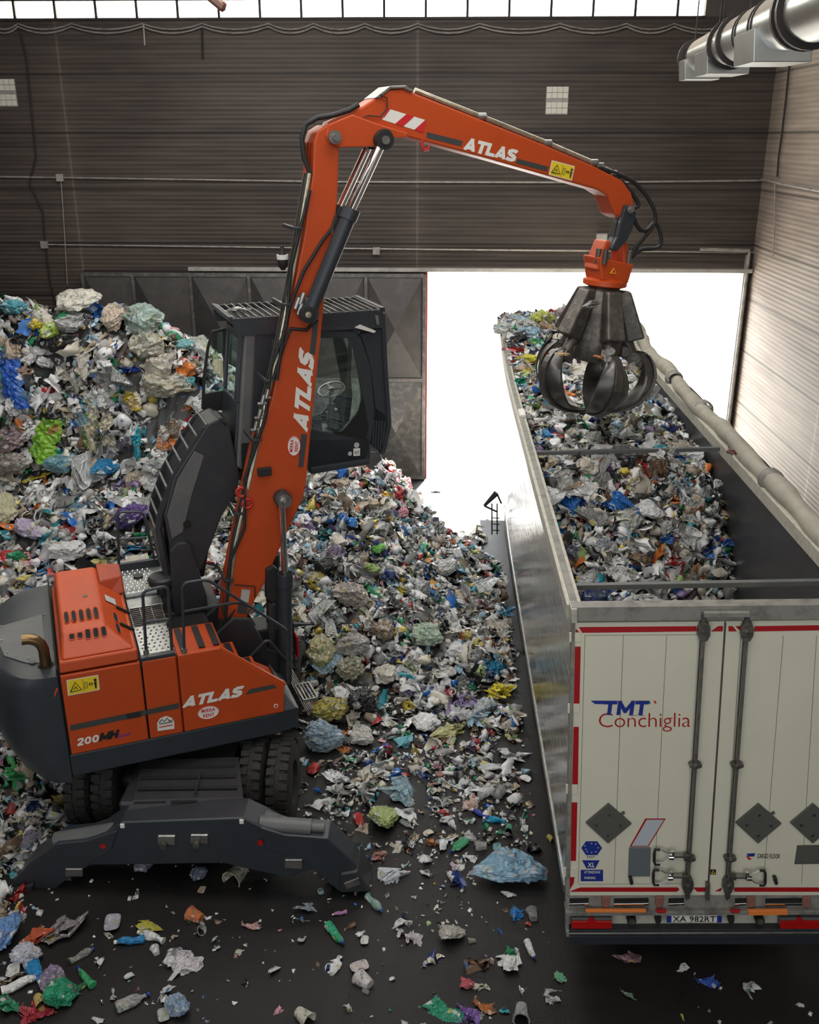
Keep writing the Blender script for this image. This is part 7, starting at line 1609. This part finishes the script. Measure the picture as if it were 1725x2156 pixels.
def individuals(S, tf, rmul, r, where, mix, scale, film=.35, cw_=None):
    kinds = list(mix); w = np.array([mix[k] for k in kinds], float); R_ = rotmats(len(S), r, .5, S[:, 3:6])
    for i in range(len(S)):
        kd = kinds[r.choice(len(kinds), p=w / w.sum())]; ci = r.choice(len(PAL), p=PW if cw_ is None else cw_); s = {'plastic_bag': .22, 'film_wrap': .25, 'plastic_bottle': .16, 'plastic_tub': .10}[kd] * scale * math.exp(r.normal(scale=.25))
        q = S[i, :3] + S[i, 3:6] * s * .3; q = tf(q[0:1], q[1:2], q[2:3])[0]; col = PC_[ci] * r.uniform(.8, 1.1)
        isf = kd in ('plastic_bag', 'film_wrap') and r.uniform() < film and PN[ci] not in ('black', 'red')
        lab = SHAPE[kd].format(PN[ci]) + ' ' + where; put(kd, int(r.integers(0, 20)) % len(KINDS[kd]), q, s, rmul @ R_[i], np.clip(col, 0, .85), lab, CAT[kd], lab.replace(' among', 's among').replace(' lying', 's lying') if 0 else lab, isf, squash=r.uniform(.7, 1))
I3 = np.eye(3); TM = np.stack([TX, TY, TZ], 1); r = np.random.default_rng(8)
individuals(sample(250, (-9.2, -2.6, 11.0, 19.0), H, r, mask=lambda x, y: (y > 16.2) | (r.uniform(size=x.shape) < .5)), ident, I3, r, 'among the waste of the tall left heap', {'plastic_bag': 6, 'film_wrap': 3, 'plastic_bottle': .6, 'plastic_tub': .6}, 1.35)
individuals(sample(230, (-3.6, 1.1, 11.8, 18.5), H, r), ident, I3, r, 'among the waste of the middle heap', {'plastic_bag': 4, 'film_wrap': 3, 'plastic_bottle': 2, 'plastic_tub': 1.5}, .95)
individuals(sample(200, (.25, 2.35, 2.2, 13.3), Lz, r), ttf, TM, r, 'on top of the trailer load', {'plastic_bag': 4, 'film_wrap': 4, 'plastic_bottle': 1.5, 'plastic_tub': 1}, .95)
# long hanging strips on the face of the left heap
def strip(pts, w, col, name, lab, cat='plastic film', film=False, seed=0):
    r_ = np.random.default_rng(seed); P = []
    for x, y in pts:
        p = facept(x, y); P.append(p + V3(0, -.16, .05))
    n = len(P) * 5; Q = [P[min(int(i * (len(P) - 1) / (n - 1)), len(P) - 2)] for i in range(n)]; out = []
    for i in range(n):
        t = i * (len(P) - 1) / (n - 1); k = min(int(t), len(P) - 2); out.append(P[k] + (P[k + 1] - P[k]) * (t - k))
    b = MB(); m_ = 9; vs = []; fs = []
    for i, p in enumerate(out):
        ww = w * (.55 + .45 * math.sin(math.pi * min(1, (i + 1.5) / (n + 1)))) * r_.uniform(.8, 1.15)
        for j in range(m_): s = j / (m_ - 1) * 2 - 1; vs.append(p + V3(s * ww, -.07 * (1 - s * s) + r_.normal() * .025, r_.normal() * .015))
    for i in range(n - 1):
        for j in range(m_ - 1): fs.append((i * m_ + j, i * m_ + j + 1, (i + 1) * m_ + j + 1, (i + 1) * m_ + j))
    b.add(vs, fs); o = b.build(name, MATS['waste_film' if film else 'waste_plastic']); o.color = (*col, 1)
    so_ = o.modifiers.new('thickness', 'SOLIDIFY'); so_.thickness = .012; return tag(o, lab, cat)
strip([(28, 745), (32, 790), (38, 830), (58, 860)], .20, (.02, .10, .42), 'hanging_bag', 'long blue plastic bag hanging down the left edge of the tall heap', 'bag')
strip([(118, 880), (108, 910), (98, 950), (105, 975)], .24, (.20, .42, .03), 'hanging_film', 'large torn light green film hanging on the face of the tall heap')
strip([(290, 895), (292, 925), (296, 962)], .07, (.01, .30, .40), 'hanging_film', 'narrow turquoise film dangling from the right part of the tall heap')
strip([(192, 870), (190, 905), (188, 940)], .06, (.10, .34, .05), 'hanging_film', 'narrow green film ribbon dangling in the middle of the tall heap')
strip([(232, 870), (230, 900), (228, 935)], .10, (.5, .47, .36), 'hanging_film', 'cream film ribbon hanging right of the green ribbon on the tall heap')
strip([(283, 825), (285, 845), (292, 862)], .14, (.55, .42, .03), 'hanging_film', 'yellow plastic bag hanging high on the face of the tall heap')
strip([(205, 850), (196, 900), (200, 950)], .10, (.42, .38, .25), 'hanging_film', 'beige film strip hanging beside the green ribbon on the tall heap')

# pieces that can be told apart, placed one by one
r = np.random.default_rng(77)
COL = dict(zip(PN, [tuple(c) for c in PC_]))
def one(px, py, kind, size, col, lab, cat=None, film=False, sub=None, z=None, i=None, squash=.75, tilt=.3, name=None, az=None):
    if z is None: p = facept(px, py); p = atZ(px, py, .0) if p is None else p
    else: p = atZ(px, py, z)
    R_ = rotmats(1, r, tilt)[0]
    if az is not None: c, s = math.cos(math.radians(az)), math.sin(math.radians(az)); R_ = np.array([[c, -s, 0], [s, c, 0], [0, 0, 1.0]])
    if kind == 'plastic_tub': size *= .62
    if kind == 'plastic_bottle': size *= .85
    lift = size * squash * (.4 if kind == 'plastic_tub' else .55 if kind == 'plastic_bag' else .18 if kind != 'plastic_bottle' else .2); p = p + V3(0, 0, lift); col = COL[col] if isinstance(col, str) else col
    o = put(kind, int(r.integers(0, 9)) if i is None else i, p, size, R_, col, lab, cat or CAT.get(kind, 'litter'), None, film, sub, squash, name)
    if kind == 'plastic_bottle' and size > .07:      # screw cap as a part of its own
        b = MB(); b.lathe((0, 0, 0), (1, 0, 0), CAPP, 12); v = np.array(b.v); v[:, 0] = v[:, 0] / 1.0 - .98 + .0; v[:, 0] = (v[:, 0]); me = bpy.data.meshes.new('screw_cap'); me.from_pydata(v.tolist(), [], b.f); me.materials.append(MATS['white_decal' if r.uniform() < .5 else 'blue_decal'])
        c = bpy.data.objects.new('screw_cap', me); C.objects.link(c); c.parent = o
    return o
for k, (px, py, kd, sz, col, lab, fl, sub) in enumerate(F):
    one(px, py, kd, sz, col, lab, film=fl, sub=sub, i=k % 13 if sub else None, az=r.uniform(0, 360) if kd in ('plastic_bottle', 'plastic_tub') else 8 if sz == .43 else None, squash=(.5 if sz == .43 else .8) if kd == 'plastic_bag' else .6 if kd == 'film_wrap' else 1.0)
# wire loop with a round foot
P = [atZ(x, y, .04) for x, y in ((926, 1632), (931, 1600), (930, 1568), (920, 1556), (912, 1545), (925, 1538), (938, 1540), (940, 1556), (931, 1566))]
b = MB(); b.tube(P, .012, 6); b.cyl(P[0] - V3(0, 0, .03), P[0] + V3(0, 0, .02), .05, seg=12); tag(b.build('wire_loop', 'rust_steel', smooth=True), 'bent wire loop with a round rusty end lying on the floor', 'wire')
# crumpled paper on the roof guard
p = gA + (gB - gA) * .10 + dvv * .35 + EZ * .05
put('film_wrap', 3, p, .20, rotmats(1, r, .1)[0], (.75, .73, .68), 'crumpled white paper lying on the rear of the cab roof guard', 'paper', None, False, 4, .35, 'crumpled_paper')
# trailer load pieces that stand out
def load(px, py, kind, size, col, lab, sub=4, film=False, i=0, zup=.0):
    d = ray(px, py); P = CAM + np.outer(np.linspace(6, 22, 900) / d[1], d); lx, ly, lz = (P - T0) @ TX, (P - T0) @ TY, (P - T0) @ TZ; k = np.nonzero((lx > .05) & (lx < 2.5) & (lz < Lz(lx, ly)))[0]; p = P[k[0]] if len(k) else None
    if p is None: return
    put(kind, i, p + V3(0, -.03, .05 + zup), size, rotmats(1, r, .5)[0], col if not isinstance(col, str) else COL[col], lab, CAT[kind], None, film, sub, .75)
for k, a in enumerate([
    (1265, 1250, 'film_wrap', .26, (.02, .12, .42), 'blue plastic sheet in the load just inside the rear doors'), (1420, 1190, 'film_wrap', .24, (.50, .02, .02), 'red plastic sheet in the load near the rear crossbar'),
    (1325, 1100, 'plastic_bag', .30, (.45, .46, .42), 'large grey translucent bag in the dip of the load'), (1315, 1110, 'film_wrap', .13, (.02, .35, .10), 'green piece on the large grey bag in the load'),
    (1150, 925, 'film_wrap', .22, (.02, .24, .50), 'blue bag at the left side of the load below the grab'), (1215, 970, 'plastic_bag', .24, (.012, .012, .014), 'black bag in the load behind the middle crossbar'),
    (1110, 765, 'plastic_bag', .30, (.50, .48, .03), 'yellow bag at the left side of the load behind the grab'), (1100, 815, 'film_wrap', .36, (.01, .32, .20), 'green sheet at the left side of the load behind the grab'),
    (1140, 680, 'plastic_bag', .45, (.52, .56, .12), 'lime yellow bag at the front end of the load'), (1120, 712, 'plastic_bag', .42, (.28, .46, .58), 'pale blue bag at the front end of the load'),
    (1075, 700, 'plastic_bag', .45, (.50, .56, .54), 'pale translucent bag at the front left corner of the load'), (1090, 742, 'plastic_bag', .34, (.03, .03, .04), 'black bag at the front left of the load'),
    (1160, 700, 'plastic_bag', .35, (.42, .28, .16), 'brown bag at the front end of the load'), (1185, 665, 'plastic_bag', .3, (.55, .42, .42), 'pinkish bag at the front end of the load'),
    (1250, 855, 'film_wrap', .28, (.45, .40, .10), 'dirty yellow rag caught under the tips of the grab'), (1325, 905, 'film_wrap', .3, (.42, .42, .33), 'wide greenish grey film in the load right of the grab'),
    (1390, 920, 'film_wrap', .17, (.70, .52, .03), 'yellow film in the load near the middle crossbar'), (1455, 915, 'film_wrap', .2, (.05, .10, .40), 'blue and white film near the right wall of the trailer'),
    (1445, 900, 'film_wrap', .13, (.75, .22, .05), 'orange wrapper near the right wall of the trailer'), (1395, 805, 'plastic_bag', .42, (.45, .44, .42), 'grey translucent bag against the right rail of the trailer'),
    (1270, 1155, 'plastic_bag', .2, (.30, .32, .34), 'grey plastic lid shaped bag in the dip of the load'), (1345, 1185, 'plastic_bag', .18, (.22, .12, .05), 'brown bag in the dip of the load'),
    (1525, 1150, 'film_wrap', .18, (.05, .14, .45), 'blue and white wrapper by the right wall in the dip'), (1500, 1215, 'film_wrap', .2, (.62, .6, .6), 'white film by the right wall near the rear crossbar'),
    (1200, 1000, 'film_wrap', .2, (.48, .5, .56), 'pale lilac film at the left of the load'), (1210, 1170, 'plastic_bag', .22, (.08, .10, .16), 'dark blue bag at the left of the dip'),
    (1290, 1215, 'film_wrap', .3, (.58, .58, .56), 'white film along the rear crossbar')]): load(*a, i=k % 13, film=(k % 4 == 1 and a[2] == 'plastic_bag'))
# bits clinging to the grab and falling from it
def bit(px, py, v, kind, size, col, lab, cat='scrap'):
    put(kind, int(r.integers(0, 9)), Pv(px, py, v), size, rotmats(1, r, 1.2)[0], col, lab, cat, None, False, None, .6, 'clinging_scrap')
bit(1262, 752, -.62, 'film_wrap', .10, (.75, .2, .04), 'orange rag caught in the top of the grab jaws')
bit(1277, 748, -.62, 'film_wrap', .12, (.78, .77, .74), 'white rag caught beside the orange one in the grab')
bit(1184, 745, -.5, 'film_wrap', .10, (.70, .45, .22), 'pale orange scrap stuck on the left grab tine')
bit(1332, 775, -.55, 'film_wrap', .09, (.72, .70, .62), 'white scrap stuck on the right grab tine')
bit(1248, 640, -.42, 'film_wrap', .15, (.42, .40, .38), 'grey dusty rag stuck between the cylinder guards of the grab')
bit(1153, 745, -.5, 'small_scrap', .04, (.55, .03, .03), 'tiny red scrap on the left grab tine')
rr_ = np.random.default_rng(15)
for k in range(46):
    px = rr_.normal(1465, 38); py = rr_.uniform(945, 1215); q = hit(px, py, TY, T0 + TY * rr_.uniform(3.2, 4.6)); ci = rr_.choice(len(PAL), p=PW); kd = ['film_wrap', 'plastic_bag', 'film_wrap', 'plastic_tub'][k % 4]
    lab = 'piece of waste tumbling down from the grab into the trailer'
    put(kd, int(rr_.integers(0, 9)), q, rr_.uniform(.05, .12), rotmats(1, rr_, 1.5)[0], tuple(np.clip(PC_[ci] * .9, 0, .85)), lab, 'falling waste', 'waste tumbling from the grab', False, None, .8, 'falling_scrap')
